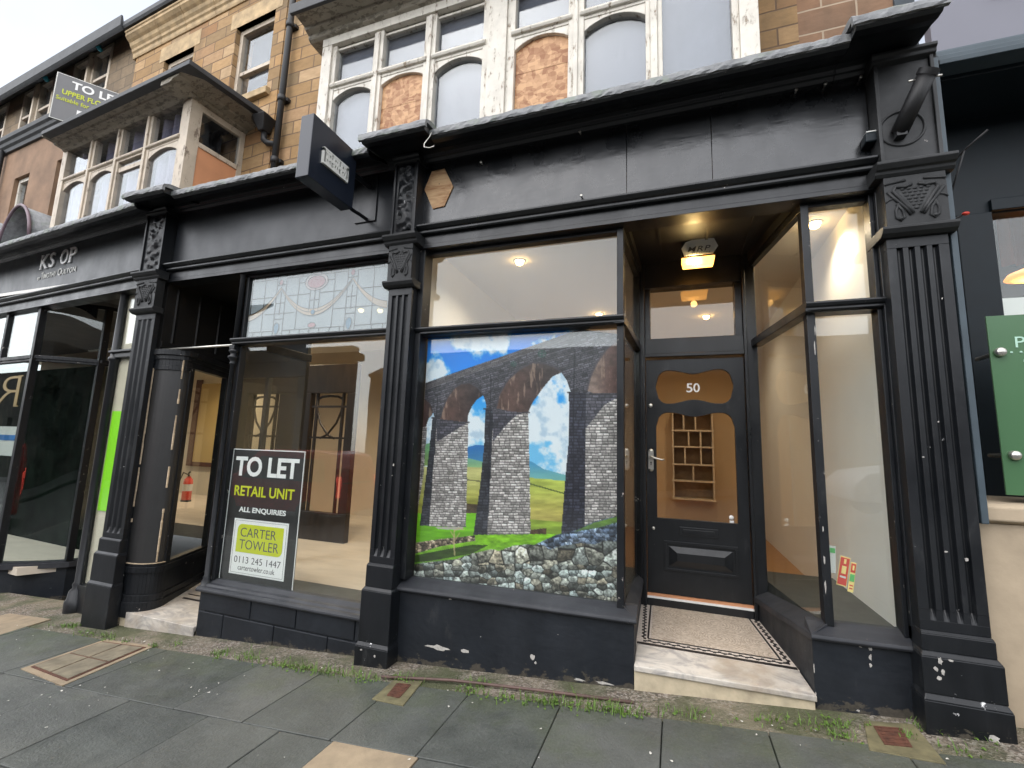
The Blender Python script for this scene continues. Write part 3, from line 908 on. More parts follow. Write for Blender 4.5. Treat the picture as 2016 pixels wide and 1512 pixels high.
# recess: ceiling, step, floor
c = MB()
c.hexa([(-0.375, 0.0, 3.2), (0.83, 0.0, 3.2), (0.70, 1.05, 3.2), (-0.33, 1.05, 3.2)], [(-0.375, 0.0, 3.26), (0.83, 0.0, 3.26), (0.70, 1.05, 3.26), (-0.33, 1.05, 3.26)])
c.wall((-0.30, 0.14), (-0.262, 0.95), 0.05, 3.13, 3.20)
c.wall((0.755, 0.14), (0.60, 0.95), -0.05, 3.13, 3.20)
for x in (-0.1, 0.25, 0.55):
    c.box(x, x + 0.018, 0.14, 0.95, 3.188, 3.2)
c.build('recess_ceiling', 'dark', shop)
st = MB()
st.hexa([(-0.262, -0.012, 0.0), (0.700, -0.012, 0.10), (0.672, 0.21, 0.10), (-0.262, 0.21, 0.0)], [(-0.262, -0.012, 0.172), (0.700, -0.012, 0.188), (0.672, 0.21, 0.215), (-0.262, 0.21, 0.21)])
step = st.build('door_step', 'step_face', shop, 0.004)
st = MB()
st.hexa([(-0.262, -0.026, 0.172), (0.708, -0.026, 0.188), (0.672, 0.20, 0.217), (-0.262, 0.20, 0.213)], [(-0.262, -0.026, 0.206), (0.708, -0.026, 0.220), (0.672, 0.20, 0.254), (-0.262, 0.20, 0.252)])
st.build('marble_tread', 'marble', step, 0.006)
fz = lambda y: 0.252 + (y - 0.20) * 0.035
fl = MB()
fl.slab([(-0.268, 0.20), (0.675, 0.20), (0.575, 0.96), (-0.285, 0.96)], 0.1, lambda x, y: fz(y))
fl.build('recess_floor', 'tess_white', step)
def strip(mb, p, q, w_, dz):
    d = Vector((q[0] - p[0], q[1] - p[1])).normalized(); n_ = Vector((-d.y, d.x)) * w_
    mb.slab([p, q, (q[0] + n_.x, q[1] + n_.y), (p[0] + n_.x, p[1] + n_.y)], lambda x, y: fz(y) - 0.01, lambda x, y: fz(y) + dz)
mz = MB()
mz.slab([(-0.178, 0.315), (0.582, 0.315), (0.495, 0.955), (-0.192, 0.955)], lambda x, y: fz(y) - 0.01, lambda x, y: fz(y) + 0.003)
mz.build('mosaic_field', 'mosaic', step)
bk = MB()
strip(bk, (-0.262, 0.203), (0.668, 0.203), 0.028, 0.003)
strip(bk, (-0.196, 0.297), (0.600, 0.297), 0.012, 0.003)
strip(bk, (-0.190, 0.313), (-0.203, 0.955), 0.012, 0.003)
strip(bk, (0.604, 0.297), (0.516, 0.955), 0.012, 0.003)
def key(p, q, n_, side):
    """meander band of black pieces"""
    d = Vector((q[0] - p[0], q[1] - p[1])); L = d.length; d.normalize(); nv = Vector((-d.y, d.x)) * side
    for i in range(n_):
        a0, a1 = L * i / n_, L * (i + 0.62) / n_
        off0, off1 = (0.0, 0.017) if i % 2 == 0 else (0.014, 0.031)
        pts = [(p[0] + d.x * a + nv.x * o, p[1] + d.y * a + nv.y * o) for a, o in ((a0, off0), (a1, off0), (a1, off1), (a0, off1))]
        bk.slab(pts, lambda x, y: fz(y) - 0.01, lambda x, y: fz(y) + 0.0035)
        a2, a3 = L * (i + 0.5) / n_, L * (i + 1.12) / n_
        pts = [(p[0] + d.x * a + nv.x * o, p[1] + d.y * a + nv.y * o) for a, o in ((a2, 0.011), (a3, 0.011), (a3, 0.020), (a2, 0.020))]
        bk.slab(pts, lambda x, y: fz(y) - 0.01, lambda x, y: fz(y) + 0.0028)
key((-0.225, 0.248), (0.635, 0.248), 28, 1)
key((-0.207, 0.29), (-0.236, 0.955), 24, 1)
key((0.622, 0.27), (0.532, 0.955), 24, -1)
bk.build('mosaic_border', 'tess_black', step)

# door case
f = MB()
DY = 0.985
f.box(-0.292, -0.238, DY - 0.035, DY + 0.10, 0.27, 3.2)
f.box(0.548, 0.645, DY - 0.035, DY + 0.10, 0.27, 3.2)
f.box(-0.262, -0.238, DY - 0.05, DY - 0.035, 0.27, 3.1)
f.box(0.548, 0.572, DY - 0.05, DY - 0.035, 0.27, 3.1)
f.box(-0.238, 0.548, DY - 0.035, DY + 0.10, 2.335, 2.50)
f.box(-0.238, 0.548, DY - 0.05, DY - 0.035, 2.335, 2.365)
f.box(-0.238, 0.548, DY - 0.033, DY + 0.10, 2.965, 3.2)
f.box(-0.238, -0.192, DY - 0.01, DY + 0.08, 2.50, 2.965)
f.box(0.490, 0.548, DY - 0.01, DY + 0.08, 2.50, 2.965)
f.box(-0.238, 0.548, DY - 0.025, DY + 0.10, 0.25, 0.338)
df = f.build('door_frame', 'black', shop, 0.004)
MB().box(-0.192, 0.490, DY + 0.03, DY + 0.035, 2.50, 2.965).build('fanlight_pane', 'glass_door', df)
MB().box(-0.236, 0.546, DY - 0.03, DY + 0.06, 0.338, 0.352).build('threshold_bar', 'white', df)
MB().box(-0.236, 0.546, DY - 0.012, DY + 0.055, 0.352, 0.372).build('threshold_board', 'orange_board', df)

# door leaf: stiles and rails cut round the two shaped panes
door = MB()
X0, X1, Z0, Z1 = -0.234, 0.544, 0.374, 2.318
def lobes(z0, z1, low):
    """outline of a pane: waisted top edge, and a waisted or straight foot."""
    L_, R_ = -0.152, 0.462
    xm = (L_ + R_) / 2
    pts = []
    n_ = 28
    for i in range(n_ + 1):                                     # along the top, left to right
        u = i / n_
        x = L_ + (R_ - L_) * u
        e = 2 * abs(u - 0.5)
        dip = 0.034 * 0.5 * (1 + math.cos(math.pi * min(1, e / 0.62)))
        rr_ = 0.30
        drop = 0 if e < 1 - rr_ else (1 - math.sqrt(max(0, 1 - ((e - 1 + rr_) / rr_) ** 2))) * (0.135 if not low else 0.12)
        pts.append((x, z1 - dip - drop))
    if low:
        pts += [(R_, z0), (L_, z0)]
    else:
        bot = [(x, z0 + (z1 - z)) for x, z in pts]
        pts += bot[::-1][0:]
        # drop duplicate end points
        out = []
        for p in pts:
            if not out or (abs(p[0] - out[-1][0]) + abs(p[1] - out[-1][1])) > 1e-4: out.append(p)
        pts = out
    return pts
up_ = lobes(1.932, 2.222, False)
lo_ = lobes(0.972, 1.856, True)
def holed(mb, outer, holes, y0, y1):
    bm = bmesh.new()
    def loop(pl, y):
        vs_ = [bm.verts.new((x, y, z)) for x, z in pl]
        return [bm.edges.new((vs_[i], vs_[(i + 1) % len(vs_)])) for i in range(len(vs_))], vs_
    rings = []
    for y in (y0, y1):
        es = []
        rg = []
        for pl in [outer] + holes:
            e_, v_ = loop(pl, y); es += e_; rg.append(v_)
        bmesh.ops.triangle_fill(bm, edges=es, use_beauty=True)
        rings.append(rg)
    for a_, b_ in zip(*rings):
        for i in range(len(a_)):
            j = (i + 1) % len(a_)
            bm.faces.new((a_[i], a_[j], b_[j], b_[i]))
    bm.verts.index_update()
    mb.add([v.co[:] for v in bm.verts], [tuple(v.index for v in fc.verts) for fc in bm.faces])
    bm.free()
    return mb
holed(door, [(X0, Z0), (X1, Z0), (X1, Z1), (X0, Z1)], [up_, lo_], DY, DY + 0.045)
# raised and fielded lower panel
door.hexa([(-0.10, DY - 0.012, 0.56), (0.452, DY - 0.012, 0.56), (0.452, DY + 0.002, 0.56), (-0.10, DY + 0.002, 0.56)], [(-0.10, DY - 0.012, 0.58), (0.452, DY - 0.012, 0.58), (0.452, DY + 0.002, 0.58), (-0.10, DY + 0.002, 0.58)])
door.box(-0.10, 0.452, DY - 0.012, DY + 0.002, 0.772, 0.795)
door.box(-0.10, -0.08, DY - 0.012, DY + 0.002, 0.58, 0.772)
door.box(0.432, 0.452, DY - 0.012, DY + 0.002, 0.58, 0.772)
a_, b_ = (-0.062, 0.414, 0.598, 0.754), (0.0, 0.352, 0.645, 0.707)
v = [(a_[0], DY - 0.003, a_[2]), (a_[1], DY - 0.003, a_[2]), (a_[1], DY - 0.003, a_[3]), (a_[0], DY - 0.003, a_[3]), (b_[0], DY - 0.022, b_[2]), (b_[1], DY - 0.022, b_[2]), (b_[1], DY - 0.022, b_[3]), (b_[0], DY - 0.022, b_[3])]
door.add(v, [(4, 5, 6, 7), (0, 1, 5, 4), (1, 2, 6, 5), (2, 3, 7, 6), (3, 0, 4, 7)])
dr = door.build('door', 'navy_door' if 'navy_door' in MAT else 'black', shop, 0.003)
MB().box(-0.16, 0.47, DY + 0.02, DY + 0.025, 1.92, 2.235).build('door_pane', 'glass_door', dr)
MB().box(-0.16, 0.47, DY + 0.02, DY + 0.025, 0.965, 1.87).build('door_pane', 'glass_door', dr)
lb = MB()
lb.box(0.022, 0.312, DY - 0.009, DY + 0.001, 0.845, 0.915); lb.box(0.048, 0.286, DY - 0.014, DY - 0.009, 0.862, 0.898)
lb.build('letter_plate', 'black', dr, 0.003)
h = MB()
h.lathe([(0.0, -0.008), (0.021, -0.008), (0.021, 0.001)], (-0.197, DY, 1.372), 14, 'Y')
h.lathe([(0.0, -0.008), (0.021, -0.008), (0.021, 0.001)], (-0.197, DY, 1.522), 14, 'Y')
h.box(-0.218, -0.176, DY - 0.0085, DY + 0.001, 1.372, 1.522)
h.tube([(-0.197, DY - 0.008, 1.475), (-0.197, DY - 0.045, 1.475), (-0.185, DY - 0.055, 1.473), (-0.150, DY - 0.055, 1.462), (-0.105, DY - 0.052, 1.452), (-0.088, DY - 0.045, 1.456)], [0.010, 0.010, 0.0095, 0.008, 0.0075, 0.007], 10)
hd = h.build('handle', 'steel', dr)
MB().box(-0.200, -0.194, DY - 0.0095, DY - 0.008, 1.405, 1.428).ball((-0.197, DY - 0.009, 1.428), 0.006, 8, 6, (1, 0.3, 1)).build('keyhole', 'gap', hd)
MB().lathe([(0.0, -0.012), (0.014, -0.012), (0.019, -0.006), (0.019, 0.001)], (-0.197, DY, 1.915), 14, 'Y').build('lock', 'steel', dr)
MB().lathe([(0.0, -0.006), (0.012, -0.006), (0.014, 0.001)], (-0.183, DY, 0.885), 12, 'Y').build('bolt_cover', 'steel', dr)
n5 = MB()
flat_text(n5, '5', 0.098, 0.147, 2.03, 2.108, DY + 0.0195, 0.002, 0.012)
flat_text(n5, '0', 0.153, 0.205, 2.03, 2.108, DY + 0.0195, 0.002, 0.012)
n5.build('door_number', 'white', dr)
tg = MB()
tg.lathe([(0.0, -0.002), (0.018, -0.002), (0.018, 0.0)], (0.415, DY + 0.019, 1.015), 14, 'Y')
tg.box(0.400, 0.432, DY + 0.017, DY + 0.019, 0.975, 0.992)
tg.build('glass_sticker', 'white', dr)

# room behind: walls, ceiling, floor, window beds
iw = MB()
iw.box(1.185, 1.215, 0.13, 4.6, 0.3, 3.32)
iw.build('side_wall', 'wall_white', shop)
iw = MB()
iw.box(-2.0, 1.185, 4.45, 4.5, 0.3, 3.32)
iw.build('room_wall', 'wall_lamptint', shop)
MB().box(-2.06, -2.03, 0.13, 4.5, 0.2, 3.32).build('side_wall', 'wall_white', shop)
MB().box(-2.03, 1.185, 0.14, 4.45, 3.27, 3.31).build('room_ceiling', 'ceil', shop)
MB().box(-2.03, 1.185, 1.0, 4.45, 0.30, 0.36).build('room_floor', 'floor_wood', shop)
MB().hexa([(0.80, 0.13, 0.44), (1.185, 0.13, 0.44), (1.185, 1.40, 0.44), (0.60, 1.40, 0.44)], [(0.80, 0.13, 0.55), (1.185, 0.13, 0.55), (1.185, 1.40, 0.55), (0.60, 1.40, 0.55)]).build('display_bed', 'bed', shop)
MB().hexa([(-2.03, 0.13, 0.40), (-0.35, 0.13, 0.40), (-0.31, 1.25, 0.40), (-2.03, 1.25, 0.40)], [(-2.03, 0.13, 0.49), (-0.35, 0.13, 0.49), (-0.31, 1.25, 0.49), (-2.03, 1.25, 0.49)]).build('display_bed', 'bed', shop)

# places where the paint has come away, mapped from the photograph: (x, z, size) on a face at depth y
def flakes(parent, y, spots, m='plaster', name='peeling_paint'):
    mb = MB()
    rs = random.Random(int(abs(y) * 1000) + len(spots))
    for x, z, sx, sz in spots:
        n = 11
        pts = []
        for i in range(n):
            t = 2 * math.pi * i / n
            k = rs.uniform(0.45, 1.0)
            pts.append((x + sx * k * math.cos(t), z + sz * k * math.sin(t)))
        mb.prism(pts, y - 0.0012, y + 0.003)
    o = mb.build(name, m, parent); o['kind'] = 'stuff'; return o
flakes(shop, 0.0, [(-1.62, 0.075, 0.13, 0.022), (-1.42, 0.088, 0.05, 0.014), (-0.92, 0.13, 0.022, 0.03), (-0.90, 0.10, 0.012, 0.010), (-1.55, 0.415, 0.02, 0.006), (-0.45, 0.06, 0.07, 0.010), (-0.60, 0.05, 0.05, 0.008), (-1.30, 0.20, 0.004, 0.004), (-0.75, 0.30, 0.004, 0.003)])
flakes(shop, 0.0, [(0.975, 0.495, 0.014, 0.012), (0.972, 0.455, 0.009, 0.020), (0.970, 0.415, 0.008, 0.016), (0.93, 0.50, 0.010, 0.004), (0.90, 0.175, 0.012, 0.006), (0.706, 0.35, 0.003, 0.03), (0.707, 0.22, 0.003, 0.015)])
flakes(shop, -0.12, [(1.225, 0.525, 0.012, 0.022), (1.232, 0.475, 0.010, 0.018), (1.205, 0.485, 0.012, 0.014), (1.27, 0.535, 0.014, 0.006), (1.215, 0.445, 0.014, 0.012)])
flakes(shop, -0.135, [(1.40, 0.215, 0.028, 0.022), (1.415, 0.19, 0.02, 0.012), (-2.18, 0.02, 0.012, 0.008), (-2.06, -0.005, 0.01, 0.012)])
flakes(shop, -0.08, [(1.33, 1.72, 0.006, 0.006), (1.25, 1.53, 0.008, 0.004), (1.31, 1.05, 0.012, 0.005), (1.39, 1.02, 0.010, 0.010), (-2.05, 1.35, 0.008, 0.012), (-2.055, 1.27, 0.004, 0.004), (1.40, 2.4, 0.004, 0.008)])
flakes(shop, 0.045, [(0.795, 0.78, 0.006, 0.05), (0.797, 0.93, 0.005, 0.03), (0.80, 1.10, 0.004, 0.02), (0.815, 2.18, 0.004, 0.06), (0.822, 2.28, 0.003, 0.04)])
flakes(shop, -0.07, [(-1.62, 3.306, 0.02, 0.003), (1.05, 3.305, 0.06, 0.005)], 'bare_wood')

# ------------------------------------------------------------------ the shop to let, with leaded glass
mid = thing('shop_to_let', 'black shop front with leaded glass above the window holding the agents board', 'shop front', (-3.6, 0, -0.2))
pilaster(mid, -5.345, -5.03, -0.42, 0.112, 0.388, 0.515, 3, yb=-0.03)
entablature(mid, -5.02, -2.215, 'fascia_mid')
cornice(mid, [(-5.21, -4.65, -0.42), (-4.65, -2.335, -0.32)], 3.93)
fz2 = lambda y: -0.125 + (y - 0.1) * 0.05
r = MB()
# painted blockwork below the sill: two courses
for zc0, zc1, cuts in ((0.0, 0.155, [-4.03, -3.42, -2.93, -2.35, -2.215]), (-0.36, -0.008, [-4.03, -3.72, -3.15, -2.60, -2.215])):
    for a_, b_ in zip(cuts[:-1], cuts[1:]):
        r.box(a_ + 0.004, b_ - 0.004, 0.0, 0.14, zc0, zc1)
r.box(-4.02, -2.215, 0.012, 0.13, -0.36, 0.15)
r.wall((-4.03, 0.003), (-4.02, 0.94), -0.09, -0.30, 0.152)
sr = r.build('stall_riser', 'navy', mid, 0.007)
k = MB()
k.run([(0.13, 0.155), (0.13, 0.252), (0.085, 0.247), (0.05, 0.222), (0.02, 0.216), (0.01, 0.20), (-0.012, 0.196), (-0.03, 0.185), (-0.034, 0.17), (-0.028, 0.158)], -4.05, -2.215)
k.build('window_sill', 'sill', sr, 0.003)
f = MB()
f.box(-2.232, -2.215, -0.04, 0.12, 0.155, 3.125)
f.box(-2.262, -2.232, 0.04, 0.125, 0.24, 3.125)
f.box(-3.985, -2.262, 0.055, 0.125, 3.10, 3.125)
f.box(-3.985, -3.955, 0.06, 0.125, 0.24, 3.125)
f.wall((-4.0, 0.14), (-3.98, 0.96), -0.04, 2.42, 2.50)
f.build('window_frame', 'black_chip', mid, 0.003)
t = MB()
t.run([(0.13, 2.410), (0.03, 2.410), (0.01, 2.42), (0.01, 2.436), (-0.005, 2.442), (-0.016, 2.458), (-0.012, 2.47), (0.03, 2.476), (0.13, 2.49)], -4.03, -2.215)
t.build('transom_bar', 'black', mid, 0.003)
cl = MB()
cl.lathe([(0.0, 0.165), (0.05, 0.165), (0.05, 0.20), (0.042, 0.205), (0.042, 0.235), (0.030, 0.25), (0.034, 0.268), (0.025, 0.28), (0.0235, 1.2), (0.022, 2.22), (0.03, 2.225), (0.03, 2.235), (0.024, 2.245), (0.036, 2.27), (0.050, 2.285), (0.050, 2.30), (0.032, 2.31), (0.03, 2.33), (0.046, 2.345), (0.046, 2.36), (0.03, 2.37), (0.03, 2.41), (0.0, 2.41)], (-4.015, 0.04, 0), 18)
cl.box(-4.047, -3.985, 0.008, 0.072, 2.372, 2.41)
cl.lathe([(0.0, 2.48), (0.026, 2.48), (0.024, 3.10), (0.034, 3.12), (0.034, 3.14), (0, 3.14)], (-4.012, 0.04, 0), 16)
cl.build('colonnette', 'black_chip', mid)
MB().tube([(-5.06, 0.05, 2.415), (-4.03, 0.04, 2.415)], 0.011, 8).build('tie_rod', 'steel', mid)
MB().box(-3.96, -2.24, 0.092, 0.097, 0.24, 2.42).build('window_pane', 'glass', mid)
MB().wall((-3.99, 0.14), (-3.985, 0.94), -0.005, 0.15, 2.42).build('window_pane', 'glass', mid)

# leaded light
ld = MB().box(-3.96, -2.24, 0.100, 0.104, 2.49, 3.105).build('leaded_light', 'sg_clear', mid)
MB().box(-3.96, -2.24, 0.078, 0.083, 2.49, 3.105).build('reflection_pane', 'glass', ld)  # extra pane added so the leaded light reflects sky
LX = [-3.92, -3.77, -3.62, -3.505, -3.35, -3.205, -3.095, -2.93, -2.785, -2.675, -2.50, -2.36]
cm = MB()
def came(p, q, r_=0.0042): cm.tube([(p[0], 0.097, p[1]), (q[0], 0.097, q[1])], r_, 5, False)
for x in (-3.77, -3.35, -2.93, -2.50): came((x, 2.545), (x, 3.065))
for x in (-3.62, -3.505, -2.785, -2.675): came((x, 2.49), (x, 3.105))
for x in (-3.205, -3.095): came((x, 2.71), (x, 2.92))
for x in (-3.15, -3.56, -2.73): came((x, 2.70), (x, 2.93))
for z, segs in ((3.065, [(-3.93, -3.62), (-3.505, -2.785), (-2.675, -2.25)]), (2.885, [(-3.93, -3.66), (-3.47, -3.205), (-3.095, -2.82), (-2.64, -2.25)]), (2.715, [(-3.93, -3.86), (-3.74, -3.38), (-2.92, -2.46)]), (2.545, [(-3.93, -3.62), (-3.505, -2.785), (-2.675, -2.25)]), (2.82, [(-3.205, -3.095), (-3.62, -3.505), (-2.785, -2.675)]), (2.66, [(-3.62, -3.505), (-2.785, -2.675)]), (3.0, [(-3.62, -3.505), (-2.785, -2.675), (-3.35, -3.28), (-3.02, -2.93)])):
    for a_, b_ in segs: came((a_, z), (b_, z))
x = -3.90
while x < -2.3:
    if not any(abs(x - q) < 0.05 for q in (-3.62, -3.505, -2.785, -2.675)):
        came((x, 3.065), (x, 3.105)); came((x + 0.03, 2.49), (x + 0.03, 2.545))
    x += 0.115
came((-3.935, 2.49), (-3.935, 3.105))
def swag(xa, za, xb, zb, sag, mb, wd):
    """garland: ribbon widening to its middle"""
    top, bot = [], []
    for i in range(19):
        u = i / 18
        x_ = xa + (xb - xa) * u
        z_ = za + (zb - za) * u - sag * 4 * u * (1 - u)
        w2 = wd * (0.35 + 0.65 * math.sin(math.pi * u))
        top.append((x_, z_ + w2 / 2)); bot.append((x_, z_ - w2 / 2))
    for i in range(18):
        mb.prism([bot[i], bot[i + 1], top[i + 1], top[i]], 0.094, 0.0965)
    for line in (top, bot, [((a[0] + b[0]) / 2, (a[1] + b[1]) / 2) for a, b in zip(top, bot)]):
        cm.tube([(p[0], 0.093, p[1]) for p in line], 0.0028, 5)
sw = MB()
swag(-3.56, 2.965, -2.73, 2.985, 0.275, sw, 0.065)
# half garlands running off at each side
for sg, x0, z0 in ((-1, -3.565, 2.965), (1, -2.725, 2.985)):
    top, bot = [], []
    for i in range(11):
        u = i / 10 * 0.46
        x_ = x0 + sg * 0.83 * u
        z_ = z0 - 0.275 * 4 * u * (1 - u)
        w2 = 0.065 * (0.35 + 0.65 * math.sin(math.pi * u))
        top.append((x_, z_ + w2 / 2)); bot.append((x_, z_ - w2 / 2))
    for i in range(10):
        q = [bot[i], bot[i + 1], top[i + 1], top[i]]
        sw.prism(q, 0.094, 0.0965)
    for line in (top, bot): cm.tube([(p[0], 0.093, p[1]) for p in line], 0.0028, 5)
sw.build('garland', 'sg_tan', ld)
def oval(mb, cx_, cz_, rx, rz_, y0=0.094, y1=0.0965, drop=False):
    pts = []
    for i in range(24):
        t_ = 2 * math.pi * i / 24
        sx = rx * (1 - (0.45 * (0.5 - 0.5 * math.sin(t_)) ** 2 if drop else 0))
        pts.append((cx_ + sx * math.cos(t_), cz_ + rz_ * math.sin(t_)))
    mb.prism(pts, y0, y1)
    cm.tube([(p[0], 0.092, p[1]) for p in pts + pts[:1]], 0.003, 5)
for nm, mt, args, dr_ in (('oval_border', 'sg_rose', (-3.14, 2.995, 0.135, 0.085, 0.0965, 0.099), False), ('rose_glass', 'sg_pink', (-3.14, 2.992, 0.105, 0.062), False),
        ('rose_glass', 'sg_pink', (-3.57, 3.025, 0.022, 0.03), False), ('rose_glass', 'sg_pink', (-2.73, 3.045, 0.022, 0.03), False), ('rose_glass', 'sg_pink', (-3.15, 2.575, 0.045, 0.024), False),
        ('blue_glass', 'sg_blue', (-3.575, 2.565, 0.036, 0.058), True), ('blue_glass', 'sg_blue', (-2.735, 2.565, 0.036, 0.058), True), ('blue_glass', 'sg_blue', (-3.15, 2.70, 0.022, 0.022, 0.090, 0.093), False)):
    g_ = MB(); oval(g_, *args, drop=dr_); g_.build(nm, mt, ld)
cm.build('came', 'came', ld)

# doorway beside it: curved panelled corner, splayed side window, dark upper panelling
CP = [(-5.20, -0.01), (-5.10, -0.008), (-5.02, -0.003)] + [(-5.02 + 0.235 * math.sin(R(110 * i / 12)) / math.sin(R(90)), -0.003 + 0.15 * (1 - math.cos(R(110 * i / 12)))) for i in range(1, 13)]
WEND = (-5.15, 0.92)
def curve_strip(mb, pts, z0, z1, t, z0e=None):
    for i in range(len(pts) - 1):
        a_, b_ = Vector(pts[i]), Vector(pts[i + 1])
        mb.wall(tuple(a_), tuple(b_), t, z0, z1)
def off(pts, d):
    out = []
    for i, p in enumerate(pts):
        a_, b_ = Vector(pts[max(0, i - 1)]), Vector(pts[min(len(pts) - 1, i + 1)])
        dd = (b_ - a_).normalized()
        out.append((p[0] + dd.y * d, p[1] - dd.x * d))
    return out
c = MB()
curve_strip(c, CP, 0.285, 2.235, 0.05)
c.build('curved_panel', 'board_black', mid)
c = MB()
rs3 = random.Random(5)
for pa, pb in (((-5.045, -0.016), 0), (off(CP, 0.013)[-5], 0)):
    z = 0.30
    while z < 2.2:
        h_ = rs3.uniform(0.03, 0.16)
        if rs3.random() < 0.72:
            w_ = rs3.uniform(0.002, 0.008)
            c.box(pa[0] - w_, pa[0] + w_, pa[1] - 0.008, pa[1] + 0.004, z, z + h_)
        z += h_
c.build('peeling_paint', 'bare_wood', mid)['kind'] = 'stuff'
c = MB()
curve_strip(c, off(CP[1:-1], 0.016), 0.2845, 0.2905, 0.02)
c.build('peeling_paint', 'bare_wood', mid)['kind'] = 'stuff'
c = MB()
full = CP + [WEND]
for z0, z1, d in ((-0.20, -0.06, 0.03), (-0.06, 0.0, 0.02), (0.0, 0.20, 0.006), (0.20, 0.255, 0.02), (0.255, 0.285, 0.012), (2.235, 2.30, 0.010), (2.30, 2.345, 0.022), (2.345, 2.40, 0.04)):
    curve_strip(c, off(full, d), z0, z1, 0.06 + d)
curve_strip(c, [(-5.2, -0.022), (-5.052, -0.018)], 0.285, 2.235, 0.03)
curve_strip(c, off(CP, 0.012), 2.19, 2.235, 0.03)
curve_strip(c, off([CP[-2], CP[-1], (-4.82, 0.24)], 0.012), 0.285, 2.235, 0.03)
c.wall((-5.05, 0.515), (-5.07, 0.55), 0.04, 0.285, 2.24) if False else None
c.wall((-5.11, 0.86), WEND, 0.06, 0.285, 2.24)
c.build('side_case', 'black_chip', mid, 0.003)
c = MB()
curve_strip(c, [(-5.06, 0.02), WEND], 2.40, 3.16, 0.06)
c.slab(off(CP, 0.03) + [WEND, (-5.2, 0.9), (-5.3, 0.0)], 2.392, 2.402)
for u in (0.12, 0.42, 0.72, 0.98):
    x_, y_ = -5.06 + (WEND[0] + 5.06) * u, 0.02 + (WEND[1] - 0.02) * u
    c.wall((x_, y_ - 0.004), (x_ - 0.03, y_ + 0.05), -0.02, 2.50, 3.10)
c.wall((-5.06, 0.02), WEND, -0.02, 2.44, 2.50)
c.build('upper_panelling', 'dark', mid, 0.003)
MB().wall((-4.815, 0.235), (-5.125, 0.87), 0.005, 0.285, 2.235).build('side_pane', 'glass', mid)
st = MB()
st.slab([(-5.02, -0.012), (-4.03, -0.012), (-4.03, 0.12), (-5.02, 0.12)], -0.45, lambda x, y: -0.178 - (x + 4.03) * -0.022)
st = st.build('door_step', 'step_face', mid, 0.005)
MB().slab([(-4.93, -0.022), (-4.03, -0.022), (-4.03, 0.95), (-5.13, 0.95), (-4.81, 0.21), (-4.81, 0.06)], -0.40, lambda x, y: -0.145 + (y if y > 0 else 0) * 0.06).build('marble_tread', 'marble', st, 0.005)
mm = MB()
mm.slab([(-4.78, 0.40), (-4.05, 0.40), (-4.05, 0.43), (-4.80, 0.43)], -0.3, lambda x, y: -0.145 + y * 0.06 + 0.003)
mm.slab([(-4.84, 0.50), (-4.10, 0.50), (-4.10, 0.515), (-4.85, 0.515)], -0.3, lambda x, y: -0.145 + y * 0.06 + 0.003)
mm.build('mosaic_border', 'tess_black', st)
dd = MB()
dd.box(-5.14, -4.0, 0.95, 1.0, 2.25, 3.2)
dd.box(-5.14, -4.0, 0.95, 1.0, -0.15, 0.42)
for a_, b_ in ((-5.14, -5.04), (-4.60, -4.54), (-4.10, -4.0)): dd.box(a_, b_, 0.95, 1.0, 0.42, 2.25)
dr2 = dd.build('door', 'dark', mid, 0.004)
for a_, b_ in ((-5.04, -4.60), (-4.54, -4.10)): MB().box(a_, b_, 0.972, 0.977, 0.42, 2.25).build('door_pane', 'glass', dr2)
MB().box(-5.2, -4.0, 0.14, 0.98, 3.16, 3.2).build('recess_ceiling', 'dark', mid)

# room behind both left-hand windows
fl = MB()
fl.slab([(-4.0, 0.14), (-2.06, 0.14), (-2.06, 5.2), (-16, 5.2), (-16, 2.1), (-5.6, 2.1), (-5.2, 1.0), (-4.0, 1.0)], 0.0, lambda x, y: 0.185)
fl.build('room_floor', 'floor_pale', mid)
MB().box(-3.95, -2.06, 0.14, 0.40, 0.10, 0.235).build('display_bed', 'bed', mid)
MB().box(-16, -2.06, 0.14, 5.2, 3.32, 3.36).build('room_ceiling', 'ceil', mid)
iw = MB()
iw.box(-2.09, -2.065, 0.14, 5.2, 0.1, 3.34)
iw.box(-8.6, -2.065, 4.2, 4.26, 0.1, 3.34)
iw.build('room_wall', 'wall_tan', mid)
MB().box(-16, -8.6, 4.9, 4.95, 0.1, 3.34).build('back_wall', 'wall_cream', mid)

